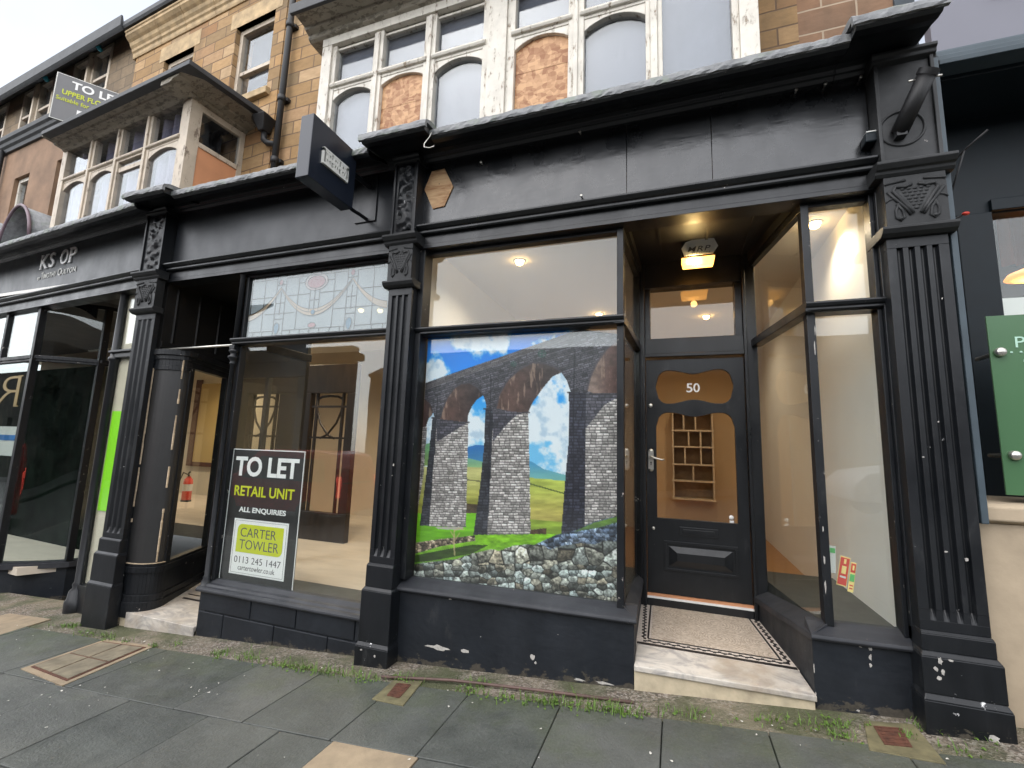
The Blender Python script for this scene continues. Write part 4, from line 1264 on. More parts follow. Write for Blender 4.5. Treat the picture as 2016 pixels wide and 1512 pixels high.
# oak partition with shield-shaped glazing inside the room
scn = thing('glazed_partition', 'dark oak screen with shield shaped glazing standing inside the shop to let', 'partition', (-5.3, 2.05, 0.185))
p = MB()
yb = 2.05
p.box(-6.42, -4.16, yb, yb + 0.09, 2.205, 2.62)
p.box(-6.42, -4.16, yb, yb + 0.09, 0.186, 0.56)
for a_, b_ in ((-4.30, -4.16), (-5.52, -4.93), (-6.42, -6.13)):
    p.box(a_, b_, yb, yb + 0.09, 0.56, 2.205)
p.build('frame', 'screen', scn, 0.006)
gb = MB()
for xa_, xb_ in ((-4.93, -4.30), (-6.13, -5.52)):
    w_ = xb_ - xa_
    for u in (0.14, 0.86): gb.box(xa_ + w_ * u - 0.014, xa_ + w_ * u + 0.014, yb + 0.02, yb + 0.06, 0.56, 2.205)
    gb.box(xa_, xb_, yb + 0.022, yb + 0.058, 2.0, 2.028)
    gb.box(xa_, xb_, yb + 0.024, yb + 0.056, 1.56, 1.588)
    cx_ = (xa_ + xb_) / 2
    gb.tube([(cx_ - w_ * 0.36, yb + 0.035, 2.12), (cx_ - w_ * 0.22, yb + 0.035, 2.155), (cx_, yb + 0.035, 2.165), (cx_ + w_ * 0.22, yb + 0.035, 2.155), (cx_ + w_ * 0.36, yb + 0.035, 2.12)], 0.018, 6)
    for sg in (-1, 1):
        gb.tube([(cx_ + sg * w_ * 0.36, yb + 0.035, 2.12), (cx_ + sg * w_ * 0.33, yb + 0.035, 1.95), (cx_ + sg * w_ * 0.22, yb + 0.035, 1.78), (cx_, yb + 0.035, 1.62), (cx_ - sg * w_ * 0.20, yb + 0.035, 1.565)], 0.016, 6)
gb.build('glazing_bar', 'screen', scn)
yp = thing('ochre_panel', 'ochre yellow boarded panel leaning at the back of the left room', 'panel', (-9.9, 4.82, 0.4))
MB().box(-11.0, -10.25, 4.83, 4.87, 0.95, 2.85).build('board', 'wall_yel', yp, 0.004)
MB().box(-11.2, -11.0, 4.83, 4.86, 0.85, 2.95).box(-11.0, -10.25, 4.83, 4.86, 0.85, 0.95).build('edge_frame', 'rust', yp)
ex = thing('fire_extinguisher', 'red fire extinguisher standing on the pale floor behind the side window', 'fire extinguisher', (-9.75, 3.9, 0.185))
b = MB()
b.lathe([(0.0, 0.03), (0.085, 0.03), (0.088, 0.05), (0.088, 0.40), (0.075, 0.46), (0.04, 0.50), (0.03, 0.52), (0.0, 0.52)], (-9.75, 3.9, 0.185), 20)
b.build('cylinder', 'red', ex)
MB().lathe([(0.0, 0.0), (0.095, 0.0), (0.095, 0.035), (0.0, 0.035)], (-9.75, 3.9, 0.185), 20).build('foot', 'rubber', ex)
h = MB().tube([(-9.75, 3.9, 0.71), (-9.75, 3.88, 0.76), (-9.68, 3.86, 0.80)], 0.018, 8)
h.tube([(-9.75, 3.9, 0.73), (-9.90, 3.88, 0.78), (-9.96, 3.86, 0.6), (-9.93, 3.84, 0.4)], 0.014, 8)
h.build('hose', 'rubber', ex)
MB().lathe([(0.089, 0.22), (0.089, 0.36)], (-9.75, 3.9, 0.185), 20).build('instruction_label', 'offwhite', ex)

# ------------------------------------------------------------------ bookshop at the left, turned with the street
bk_ = thing('bookshop_front', 'black bookshop front with white letters and a bowed corner window', 'shop front', (-5.0, 0, 0), TILT)
fb, _ = entablature(bk_, -14, -5.36, 'fascia_mid')
cornice(bk_, [(-14, -5.2, -0.32)], 3.925)
lt = MB()
for ch, xa_, xb_ in (('K', -7.90, -7.72), ('S', -7.68, -7.55), ('O', -7.40, -7.22), ('P', -7.18, -7.03)):
    lt = MB(); flat_text(lt, ch, xa_, xb_, 3.645, 3.845, -0.003, 0.012, 0.006)
    if ch == 'K':
        for x_ in (-7.885, -7.745): lt.box(x_ - 0.025, x_ + 0.03, -0.0155, -0.003, 3.645, 3.657); lt.box(x_ - 0.025, x_ + 0.03, -0.0155, -0.003, 3.833, 3.845)
    if ch == 'P': lt.box(-7.20, -7.135, -0.0155, -0.003, 3.645, 3.657); lt.box(-7.2, -7.15, -0.0155, -0.003, 3.833, 3.845)
    lt.build('lettering', 'white', fb)
lt = MB()
flat_text(lt, 'BY', -7.93, -7.86, 3.508, 3.545, -0.003, 0.004, 0.01)
flat_text(lt, 'T', -7.84, -7.79, 3.51, 3.60, -0.003, 0.004, 0.005)
flat_text(lt, 'IMOTHY', -7.785, -7.46, 3.51, 3.575, -0.003, 0.004, 0.005)
flat_text(lt, 'O', -7.42, -7.33, 3.505, 3.60, -0.003, 0.004, 0.005)
flat_text(lt, 'ULTON', -7.325, -6.99, 3.51, 3.575, -0.003, 0.004, 0.005)
lt.build('lettering', 'offwhite', fb)
BW = [(-14.0, 0.12), (-10.5, 0.07), (-8.9, 0.05), (-7.80, 0.05)] + [(-7.80 + 0.53 * i / 12 + 0.02 * math.sin(math.pi * i / 12), 0.05 + 0.47 * i / 12 - 0.022 * math.sin(math.pi * i / 12)) for i in range(1, 13)] + [(-7.22, 1.05)]
NB = len(BW)
c = MB()
curve_strip(c, off(BW, -0.02), -0.70, -0.145, 0.10)
rs_ = c.build('stall_riser', 'navy', bk_)
c = MB()
curve_strip(c, off(BW, 0.035), -0.145, -0.085, 0.14)
curve_strip(c, off(BW, 0.01), -0.085, -0.07, 0.10)
c.build('window_sill', 'sill', rs_)
for z0, z1 in ((-0.08, 2.43), (2.50, 3.20)):
    for i0, i1, sm in ((0, 3, False), (3, NB - 2, True), (NB - 2, NB - 1, False)):
        c = MB()
        sg_ = BW[i0:i1 + 1]
        for sh in (0.0, -0.005):                       # outer and inner face of the sheet
            q_ = off(sg_, sh) if sh else sg_
            fs = [(2 * k, 2 * k + 2, 2 * k + 3, 2 * k + 1) for k in range(len(q_) - 1)]
            c.add([(*p, z) for p in q_ for z in (z0, z1)], fs if not sh else [t_[::-1] for t_ in fs], sm)
        c.build('window_pane', 'glass_curved', bk_, fix=False)
c = MB()
curve_strip(c, off(BW, 0.02), 2.425, 2.455, 0.07)
curve_strip(c, off(BW, 0.035), 2.455, 2.50, 0.09)
curve_strip(c, off(BW, 0.012), 3.19, 3.24, 0.06)
for (x_, y_), w_ in (((-12.0, 0.10), 0.03), ((-10.3, 0.07), 0.03), ((-7.79, 0.055), 0.032), ((-7.27, 0.52), 0.026), ((-7.22, 1.04), 0.035)):
    c.box(x_ - w_, x_ + w_, y_ - 0.035, y_ + 0.04, -0.07, 3.2)
for x_ in (-11.2, -9.5, -8.66): c.box(x_ - 0.028, x_ + 0.028, 0.02, 0.10, 2.5, 3.2)
# arched heads over the top lights
for xa_, xb_ in ((-9.47, -8.69), (-8.63, -7.835)):
    pts = [(xa_, 3.19)] + [(xa_ + (xb_ - xa_) * i / 12, 3.19 - 0.10 * (1 - math.sin(math.pi * i / 12) ** 0.8)) for i in range(13)] + [(xb_, 3.19)]
    c.prism(pts[::-1], 0.035, 0.06)
for i in range(3, 13):
    u0, u1 = (i - 3) / 10, (i - 2) / 10
    h0, h1 = 0.13 * abs(2 * u0 - 1) ** 2, 0.13 * abs(2 * u1 - 1) ** 2
    a_, b_ = BW[i], BW[i + 1]
    d_ = (Vector(b_) - Vector(a_)).normalized(); n_ = Vector((-d_.y, d_.x)) * 0.02
    c.hexa([(a_[0] - n_.x, a_[1] - n_.y, 3.195 - h0 - 0.012), (b_[0] - n_.x, b_[1] - n_.y, 3.195 - h1 - 0.012), (b_[0] + n_.x, b_[1] + n_.y, 3.195 - h1 - 0.012), (a_[0] + n_.x, a_[1] + n_.y, 3.195 - h0 - 0.012)],
           [(a_[0] - n_.x, a_[1] - n_.y, 3.197), (b_[0] - n_.x, b_[1] - n_.y, 3.197), (b_[0] + n_.x, b_[1] + n_.y, 3.197), (a_[0] + n_.x, a_[1] + n_.y, 3.197)])
c.build('window_frame', 'black_chip', bk_, 0.003)
# free colonnette and the narrow side light against the pilaster
c = MB()
c.lathe([(0.0, -0.5), (0.10, -0.5), (0.10, -0.23), (0.085, -0.21), (0.075, -0.13), (0.05, -0.10), (0.055, -0.06), (0.042, -0.04), (0.042, 2.33), (0.06, 2.35), (0.06, 2.38), (0.045, 2.39), (0.045, 2.45), (0.042, 2.46), (0.036, 3.1), (0.055, 3.15), (0.055, 3.24), (0.0, 3.24)], (-6.0, 0.08, 0), 18)
c.build('colonnette', 'black', bk_)
c = MB()
c.box(-6.0, -5.34, 0.05, 0.12, 2.375, 2.43); c.box(-6.03, -5.34, 0.02, 0.14, 2.43, 2.455)
c.box(-6.0, -5.34, 0.05, 0.12, 3.19, 3.24)
c.box(-5.98, -5.34, 0.05, 0.14, -0.5, -0.06)
c.build('side_light_frame', 'black', bk_, 0.004)
MB().box(-5.97, -5.34, 0.095, 0.10, -0.06, 3.2).build('side_light', 'glass', bk_)
MB().box(-5.97, -5.34, 0.115, 0.125, -0.06, 3.2).build('side_light_backing', 'wall_cream', bk_)
MB().box(-7.24, -6.3, 1.05, 1.1, -0.4, 3.3).box(-7.1, -5.3, 0.14, 1.1, 3.25, 3.3).build('lobby_wall', 'dark', bk_)
MB().slab([(-14, 0.12), (-7.5, 0.14), (-7.29, 0.6), (-7.25, 1.0), (-14, 1.0)], -0.2, lambda x, y: -0.11).build('room_floor', 'floor_pale', bk_)
MB().box(-14, -7.45, 0.97, 1.0, -0.2, 2.55).build('dark_sheet', 'void_green', bk_)  # added sheet; its dark colour stands in for the dim room
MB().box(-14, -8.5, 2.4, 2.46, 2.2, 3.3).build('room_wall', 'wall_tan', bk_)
MB().box(-14, -7.12, 0.14, 2.4, 3.27, 3.31).build('room_ceiling', 'dim_fill', bk_)  # ceiling coloured dark to make the room look dim
MB().box(-9.6, -7.9, 1.35, 1.37, 2.93, 2.95).tube([(-8.2, 1.36, 2.93), (-8.2, 1.36, 2.86)], 0.012, 8).lathe([(0.03, 2.86), (0.05, 2.78), (0.0, 2.78)], (-8.2, 1.36, 0), 12).build('track_light', 'steel', bk_)
ls = MB().box(-5.93, -5.36, 0.104, 0.112, 0.70, 1.775).build('lime_strip', 'lime_strip')
ls.location = (0, 0, 0)
def at_piv(o):
    """turn a lone mesh with the left-hand fronts."""
    o.matrix_world = Matrix.Translation(PIV) @ Matrix.Rotation(TILT, 4, 'Z') @ Matrix.Translation(-Vector(PIV))
    return o
tag(at_piv(ls), 'bright lime green vinyl strip on the narrow glass behind the pilaster', 'vinyl strip')
gl = MB()
text(gl, 'R', lambda p_, q_, s_: (-8.02 - 0.62 * p_, 0.049 - 0.002 * s_, 1.84 + 0.40 * q_), -0.018)
text(gl, 'o', lambda p_, q_, s_: (-8.72 - 0.40 * p_, 0.049 - 0.002 * s_, 1.84 + 0.27 * q_), -0.018)
gl.box(-8.10, -7.98, 0.047, 0.049, 1.835, 1.85); gl.box(-8.12, -7.98, 0.047, 0.049, 2.23, 2.245)
tag(at_piv(gl.build('gold_letter', 'gold')), 'thin gold leaf letters reversed on the dark bookshop window', 'lettering')
wp = thing('window_notice', 'pale notice with a blue heading hung inside the bookshop window', 'notice', (-8.4, 0.12, 1.2))
MB().box(-8.75, -7.98, 0.12, 0.125, 1.20, 1.58).build('sheet', 'offwhite', wp)
MB().box(-8.7, -8.02, 0.114, 0.119, 1.40, 1.47).build('heading', simple('blue print', (0.02, 0.16, 0.45), 0.5), wp)
wp.location = Matrix.Translation(PIV) @ Matrix.Rotation(TILT, 4, 'Z') @ (Vector((-8.4, 0.12, 1.2)) - Vector(PIV)); wp.rotation_euler = (0, 0, TILT)

# ------------------------------------------------------------------ restaurant at the right
rs_ = thing('restaurant_front', 'dark teal restaurant front with lavender signboard and cream plinth', 'shop front', (1.9, 0, 0.25))
MB().box(1.73, 30, 0.5, 0.9, 5.2, 9.0).box(6, 30, 0.3, 0.9, 0.0, 5.2).build('upper_wall', 'ashlar_red', rs_)
f = MB(); f.box(1.53, 6, 0.03, 0.10, 3.985, 5.2)
fb = f.build('fascia_board', 'lav', rs_)
f = MB(); f.run([(0.10, 3.865), (-0.02, 3.865), (-0.025, 3.895), (-0.01, 3.90), (-0.012, 3.93), (0.0, 3.935), (0.0, 3.965), (0.018, 3.97), (0.02, 3.987), (0.10, 3.987)], 1.53, 6)
f.build('fascia_moulding', 'teal_edge', rs_, 0.003)
t = MB()
for i, (ch, x_) in enumerate((('W', 1.83), ('I', 1.93), ('N', 2.0))):
    flat_text(t, ch, x_, x_ + (0.08 if ch != 'I' else 0.025), 4.26, 4.40, 0.03, 0.02, -0.003)
t.build('lettering', 'brass', fb)
f = MB()
f.box(1.53, 6, 0.10, 0.62, 3.84, 3.88)
f.box(1.50, 6, 0.55, 0.66, 3.14, 3.86)
f.box(1.98, 6, 0.52, 0.56, 3.15, 3.23)
f.box(1.50, 1.975, 0.55, 0.66, 1.28, 3.14)
f.box(1.56, 1.72, 0.532, 0.55, 1.32, 3.06); f.box(1.79, 1.975, 0.515, 0.55, 1.30, 3.14)
f.box(1.975, 6, 0.55, 0.66, 1.28, 2.36)
f.build('window_case', 'teal', rs_, 0.005)
MB().box(1.975, 6, 0.60, 0.605, 2.36, 3.14).build('window_pane', 'glass', rs_)
MB().box(1.472, 1.503, -0.070, 0.30, 1.20, 3.88).build('corner_trim', 'teal_edge', rs_, 0.005)
MB().box(1.52, 6, 1.5, 1.55, 1.3, 3.8).build('room_wall', 'dark', rs_)
f = MB()
f.run([(0.66, 1.20), (0.02, 1.20), (-0.01, 1.215), (-0.012, 1.285), (0.02, 1.30), (0.66, 1.32)], 1.49, 6)
f.box(1.455, 6, 0.03, 0.42, 0.1, 1.20)
f.build('plinth', 'plinth', rs_, 0.008)
mb_ = thing('menu_board', 'green glass menu board on steel studs beside the black pilaster', 'menu board', (1.9, 0.1, 1.35))
MB().box(1.663, 2.45, 0.09, 0.10, 1.345, 2.33).build('panel', 'menu_green', mb_, 0.002)
s = MB()
for z_ in (2.12, 1.555): MB().lathe([(0.0, -0.03), (0.02, -0.028), (0.026, -0.016), (0.026, 0.0), (0.012, 0.0), (0.012, 0.2)], (1.703 if z_ > 2 else 1.712, 0.09, z_), 16, 'Y').build('stud', 'steel', mb_)
t = MB()
flat_text(t, 'PI', 1.775, 1.835, 2.145, 2.205, 0.0895, 0.002)
for x_ in (1.755, 1.795, 1.835): t.lathe([(0.0, -0.002), (0.006, -0.002), (0.006, 0.0)], (x_, 0.09, 2.118), 10, 'Y')
flat_text(t, 'S', 1.80, 1.88, 1.98, 2.095, 0.0895, 0.002, -0.01)
flat_text(t, 'N', 1.81, 1.91, 1.80, 1.93, 0.0895, 0.002, -0.01)
t.build('lettering', 'pale_mint', mb_)
nc = MB().box(1.985, 2.6, 0.606, 0.61, 2.37, 2.575)
tag(nc.build('window_notice', 'offwhite'), 'white notice with a grey picture at the foot of the restaurant window', 'notice')
pd = thing('pendant_lamp', 'glowing amber pendant lamp inside the restaurant window', 'lamp', (2.42, 1.0, 2.82))
MB().lathe([(0.05, 0.0), (0.13, -0.035), (0.15, -0.065), (0.10, -0.08), (0.0, -0.085)], (2.42, 1.0, 2.90), 24).build('shade', 'pendant', pd)
MB().tube([(2.42, 1.0, 2.90), (2.42, 1.0, 3.7)], 0.006, 6).build('flex', 'rubber', pd)
MB().grid(lambda a, b: (2.36 + 0.4 * a, 1.2 + 0.025 * math.sin(a * 30), 3.0 + 0.8 * b), 40, 2).build('curtain', simple('rust curtain', (0.10, 0.032, 0.008), 0.9), rs_, fix=False)
aw = thing('awning_arm', 'thin folded metal awning arm under the restaurant soffit', 'awning arm', (1.7, 0.25, 3.2))
MB().tube([(1.54, 0.28, 3.24), (1.66, 0.10, 3.36), (1.735, 0.02, 3.42)], 0.006, 6).tube([(1.66, 0.10, 3.36), (1.62, 0.28, 3.05)], 0.006, 6).tube([(1.56, 0.28, 2.93), (1.60, 0.22, 2.97), (1.655, 0.18, 2.985)], 0.005, 6).build('arm', 'iron', aw)
MB().ball((1.668, 0.17, 2.99), 0.014, 8, 6, (1.4, 1, 0.8)).build('end_lamp', 'red', aw)

# ------------------------------------------------------------------ stone storeys above the shops
def wall_with_holes(mb, x0, x1, z0, z1, y, t, holes):
    """flat masonry from boxes left round rectangular openings (x0,x1,z0,z1)."""
    xs = sorted({x0, x1} | {h[0] for h in holes} | {h[1] for h in holes})
    for a_, b_ in zip(xs[:-1], xs[1:]):
        hs_ = sorted([(h[2], h[3]) for h in holes if h[0] < b_ - 1e-6 and h[1] > a_ + 1e-6])
        z = z0
        for h0, h1 in hs_:
            if h0 > z: mb.box(a_, b_, y, y + t, z, h0)
            z = h1
        if z < z1: mb.box(a_, b_, y, y + t, z, z1)
def sash(parent, x0, x1, z0, z1, y, m='white_peel', rail=0.5, back='dim_fill', sill=True):
    f = MB()
    f.box(x0, x0 + 0.06, y + 0.06, y + 0.14, z0, z1); f.box(x1 - 0.06, x1, y + 0.06, y + 0.14, z0, z1)
    f.box(x0 + 0.06, x1 - 0.06, y + 0.06, y + 0.14, z1 - 0.07, z1); f.box(x0 + 0.06, x1 - 0.06, y + 0.07, y + 0.14, z0, z0 + 0.06)
    zr = z0 + (z1 - z0) * rail
    f.box(x0 + 0.06, x1 - 0.06, y + 0.075, y + 0.14, zr - 0.025, zr + 0.025)
    o = f.build('sash_window', m, parent, 0.004)
    MB().box(x0 + 0.06, x1 - 0.06, y + 0.10, y + 0.104, zr + 0.025, z1 - 0.07).build('pane', 'glass_up', o)
    MB().box(x0 + 0.06, x1 - 0.06, y + 0.12, y + 0.124, z0 + 0.06, zr - 0.025).build('pane', 'glass_up', o)
    MB().box(x0 + 0.05, x1 - 0.05, y + 0.22, y + 0.23, z0, z1).build('window_backing', back, o)  # flat sheet; its default tone paints in the room's darkness
    if sill: MB().hexa([(x0 - 0.07, y - 0.06, z0 - 0.11), (x1 + 0.07, y - 0.06, z0 - 0.11), (x1 + 0.07, y + 0.06, z0 - 0.11), (x0 - 0.07, y + 0.06, z0 - 0.11)], [(x0 - 0.07, y - 0.06, z0 - 0.02), (x1 + 0.07, y - 0.06, z0 - 0.02), (x1 + 0.07, y + 0.06, z0 + 0.0), (x0 - 0.07, y + 0.06, z0 + 0.0)]).build('sill', 'trim_stone', o, 0.008)
    return o

bld = thing('stone_building', 'buff stone upper storey with the big peeling white bay window over shop 50', 'building', (-1.5, 0.6, 3.9))
m = MB(); m.box(-4.56, 0.98, 0.60, 0.95, 3.9, 9.0); m.build('wall', 'ashlar', bld)
m = MB(); m.box(0.98, 1.60, 0.601, 0.95, 3.9, 9.0); m.build('wall', 'ashlar_red', bld)
m = MB(); m.box(1.60, 1.72, 0.58, 0.95, 3.9, 9.0); m.build('corner_post', 'teal_edge', bld)

def arch(mb, x0, x1, z0, zc, zp, y0, y1):
    """spandrel under a rail at z0: curved underside from zc at the ends up to zp in the middle."""
    pts = [(x0, z0)] + [(x0 + (x1 - x0) * i / 12, zc + (zp - zc) * math.sin(math.pi * i / 12) ** 0.75) for i in range(13)] + [(x1, z0)]
    mb.prism(pts[::-1], y0, y1)
bay = MB()
ZB, ZT = 3.97, 5.415
EX = [-3.26, -3.10, -2.65, -2.545, -2.09, -1.975, -1.51, -1.215, -0.755, -0.63, -0.16, -0.04, 0.43, 0.595]
# posts
for a_, b_, y_ in ((-3.26, -3.145, 0.0), (-3.145, -3.10, 0.022), (-2.65, -2.545, 0.018), (-2.09, -1.975, 0.018), (-1.51, -1.455, 0.022), (-1.455, -1.285, 0.0), (-1.285, -1.215, 0.022), (-0.755, -0.63, 0.018), (-0.16, -0.125, 0.022), (-0.125, -0.075, 0.004), (-0.075, -0.04, 0.022), (0.43, 0.475, 0.022), (0.475, 0.595, 0.0)):
    bay.box(a_, b_, y_, 0.10, ZB, ZT)
for a_, b_ in ((-2.615, -2.58), (-2.05, -2.015), (-0.71, -0.675)):
    bay.box(a_, b_, 0.0, 0.018, ZB, ZT - 0.02)
bay.box(-3.26, 0.595, -0.004, 0.10, ZT, 5.50)
cells = [(-3.10, -2.65), (-2.545, -2.09), (-1.975, -1.51), (-1.215, -0.755), (-0.63, -0.16)]
for i, (a_, b_) in enumerate(cells):
    bay.box(a_, b_, 0.024, 0.10, 4.915, 5.01)
    bay.run([(0.024, 4.94), (0.004, 4.945), (-0.006, 4.965), (0.004, 4.985), (0.024, 4.99)], a_ - 0.03, b_ + 0.03)
    arch(bay, a_, b_, 4.915, 4.81 if i != 1 else 4.83, 4.895, 0.03, 0.10)
    for z_ in (5.01, 5.375): bay.box(a_, b_, 0.045, 0.10, z_, z_ + 0.025)
for a_, b_ in ((-3.26, -3.20), (0.535, 0.595)):
    bay.box(a_, b_, 0.10, 0.60, ZB, 5.50)
bay.box(-3.2, 0.535, 0.55, 0.60, ZB, 5.50)
bw = bay.build('bay_window', 'white_peel', bld, 0.004)
for i, (a_, b_) in enumerate(cells):
    MB().box(a_ - 0.005, b_ + 0.005, 0.070, 0.074, 5.03, 5.38).build('pane', 'glass_up', bw)
    if i in (1, 3):
        ob = MB()
        ob.box(a_ + 0.004, b_ - 0.004, 0.060, 0.072, 4.0, 4.60); ob.box(a_ + 0.004, b_ - 0.004, 0.060, 0.072, 4.604, 4.90)
        ob.build('boarded_pane', 'osb', bw)
    else:
        MB().box(a_ - 0.005, b_ + 0.005, 0.070, 0.074, 4.0, 4.92).build('pane', 'glass_up', bw)
MB().box(-0.045, 0.435, 0.070, 0.074, 4.0, 5.41).build('pane', 'glass_up', bw)
MB().box(-3.1, 0.44, 0.105, 0.12, ZB, 5.42).build('pane_backing', 'whitewash', bw)
c = MB()
c.run([(0.6, 5.50), (-0.004, 5.50), (-0.03, 5.515), (-0.04, 5.53), (-0.04, 5.555), (-0.09, 5.575), (-0.10, 5.60), (-0.20, 5.61), (-0.225, 5.612), (-0.225, 5.68), (0.6, 5.72)], -3.42, 0.78)
bc = c.build('bay_cornice', 'corn_peel', bld, 0.005)
c = MB()
c.run([(-0.262, 5.60), (-0.262, 5.705), (0.6, 5.80), (0.6, 5.725), (-0.228, 5.685), (-0.228, 5.60)], -3.45, 0.80)
c.build('roof_edge', 'roof_felt', bc, 0.006)

# the same terrace further left, turned with the street
lb = thing('stone_building', 'buff stone storey with two sash windows and a cream four light bay window', 'building', (-5.0, 0, 0), TILT)
WY = 0.62
holes = [(-5.50, -4.76, 5.84, 6.97), (-7.10, -6.40, 5.84, 7.03)]
m = MB(); wall_with_holes(m, -7.88, -4.555, 3.9, 7.36, WY, 0.30, holes)
m.build('wall', 'ashlar', lb)
for h in holes: sash(lb, *h, WY, 'cream_peel', 0.42)
for x0, x1, z0, z1 in holes: MB().box(x0 - 0.12, x1 + 0.12, WY - 0.004, WY + 0.1, z1, z1 + 0.24).build('lintel', 'trim_stone', lb)
m = MB()
ep = [(0.75, 7.34), (0.605, 7.34), (0.595, 7.37), (0.595, 7.42), (0.575, 7.44), (0.57, 7.48), (0.545, 7.51), (0.53, 7.555), (0.50, 7.58), (0.475, 7.61), (0.465, 7.62), (0.465, 7.66), (0.45, 7.67), (0.45, 7.70), (0.75, 7.74)]
x = -7.95
while x < -4.56:
    x2 = min(x + random.uniform(0.55, 0.8), -4.555)
    m.run(ep, x + 0.002, x2 - 0.002); x = x2
m.build('eaves_cornice', 'trim_stone', lb, 0.006)
m = MB(); m.run([(0.43, 7.72), (0.41, 7.75), (0.41, 7.82), (0.44, 7.82), (0.46, 7.77), (0.54, 7.77), (0.56, 7.83), (3.5, 9.5), (3.5, 9.4), (0.75, 7.745)], -7.97, -4.5)
m.build('roof', 'roof_felt', lb)
# right return of the eaves over the main stretch, out of frame but part of the roof
b2 = MB()
P4 = [(-7.68, -7.15), (-7.01, -6.52), (-6.40, -5.91), (-5.78, -5.235)]
z0, z1, y0 = 3.97, 5.325, -0.03
b2.box(-7.80, -7.68, y0, 0.06, z0, z1); b2.box(-5.235, -5.175, y0 + 0.02, 0.06, z0, z1)
b2.box(-5.175, -5.04, y0, 0.10, z0, z1)
for a_, b_ in zip(P4[:-1], P4[1:]):
    b2.box(a_[1], b_[0], y0 + 0.015, 0.06, z0, z1)
    b2.box((a_[1] + b_[0]) / 2 - 0.022, (a_[1] + b_[0]) / 2 + 0.022, y0 - 0.003, y0 + 0.015, z0, z1 - 0.02)
b2.box(-7.80, -5.04, y0 - 0.003, 0.10, z1, 5.37)
for i, (a_, b_) in enumerate(P4):
    b2.box(a_, b_, y0 + 0.018, 0.06, 4.83, 4.92)
    b2.run([(y0 + 0.018, 4.85), (y0 - 0.004, 4.86), (y0 - 0.010, 4.875), (y0 - 0.004, 4.89), (y0 + 0.018, 4.90)], a_ - 0.03, b_ + 0.03)
    if i == 2: b2.box(a_, b_, 0.0, 0.06, 4.70, 4.76)
    else: arch(b2, a_, b_, 4.83, 4.72, 4.80, y0 + 0.022, 0.06)
# right-hand return: glazed above, boarded below
b2.box(-5.10, -5.04, 0.56, 0.62, z0, z1); b2.box(-5.095, -5.045, 0.10, 0.56, 5.21, 5.325); b2.box(-5.10, -5.035, 0.10, 0.56, 4.775, 4.83)
b2.box(-7.8, -7.74, 0.06, 0.62, z0, z1)
bw = b2.build('bay_window', 'cream_peel', lb, 0.004)
for i, (a_, b_) in enumerate(P4):
    MB().box(a_ - 0.004, b_ + 0.004, 0.02, 0.024, 4.92, 5.33).build('pane', 'glass_up', bw)
    MB().box(a_ - 0.004, b_ + 0.004, 0.02, 0.024, 4.0, 4.84).build('pane', 'glass_up', bw)
cu = MB()
for i, (a_, b_) in enumerate(P4):
    cu.grid(lambda a, b, a_=a_, b_=b_: (a_ + (b_ - a_) * a, 0.10 + 0.03 * math.sin(a * 16 + i), 3.98 + 1.36 * b), 20, 1)
cu.build('curtain', 'curtain', bw, fix=False)
MB().box(-5.075, -5.07, 0.10, 0.56, 4.82, 5.22).build('pane', 'glass_up', bw)
MB().box(-5.09, -5.052, 0.10, 0.56, 3.98, 4.775).build('boarded_panel', 'orange_board', bw)
MB().box(-7.6, -5.3, 0.45, 0.5, 3.98, 5.3).build('room_back', 'dim_fill', bw)
c = MB()
cp = [(-0.033, 5.37), (-0.06, 5.385), (-0.07, 5.40), (-0.15, 5.41), (-0.16, 5.43), (-0.275, 5.44), (-0.28, 5.50), (0.3, 5.52), (0.3, 5.37)]
c.run([(p[0], p[1] - 0.085) for p in cp], -7.76, -4.98)
q = [(-5.04 + (-0.033 - p[0]) * 1.25, p[1] - 0.085) for p in cp[:7]]
n0 = len(c.v)
pf = [(x_, z_) for x_, z_ in q] + [(-5.2, 5.43), (-5.2, 5.285)]
# return moulding along the right flank
m_ = len(pf)
vv = [(x_, -0.27, z_) for x_, z_ in pf] + [(x_, 0.64, z_) for x_, z_ in pf]
c.add(vv, [(i, (i + 1) % m_, (i + 1) % m_ + m_, i + m_) for i in range(m_)] + [tuple(range(m_ - 1, -1, -1)), tuple(range(m_, 2 * m_))])
bc = c.build('bay_cornice', 'corn_peel', lb, 0.004)
MB().hexa([(-7.70, -0.305, 5.345), (-4.66, -0.305, 5.345), (-4.66, 0.64, 5.39), (-7.70, 0.64, 5.39)], [(-7.70, -0.305, 5.40), (-4.66, -0.305, 5.40), (-4.66, 0.64, 5.46), (-7.70, 0.64, 5.46)]).build('roof_edge', 'roof_felt', bc, 0.006)

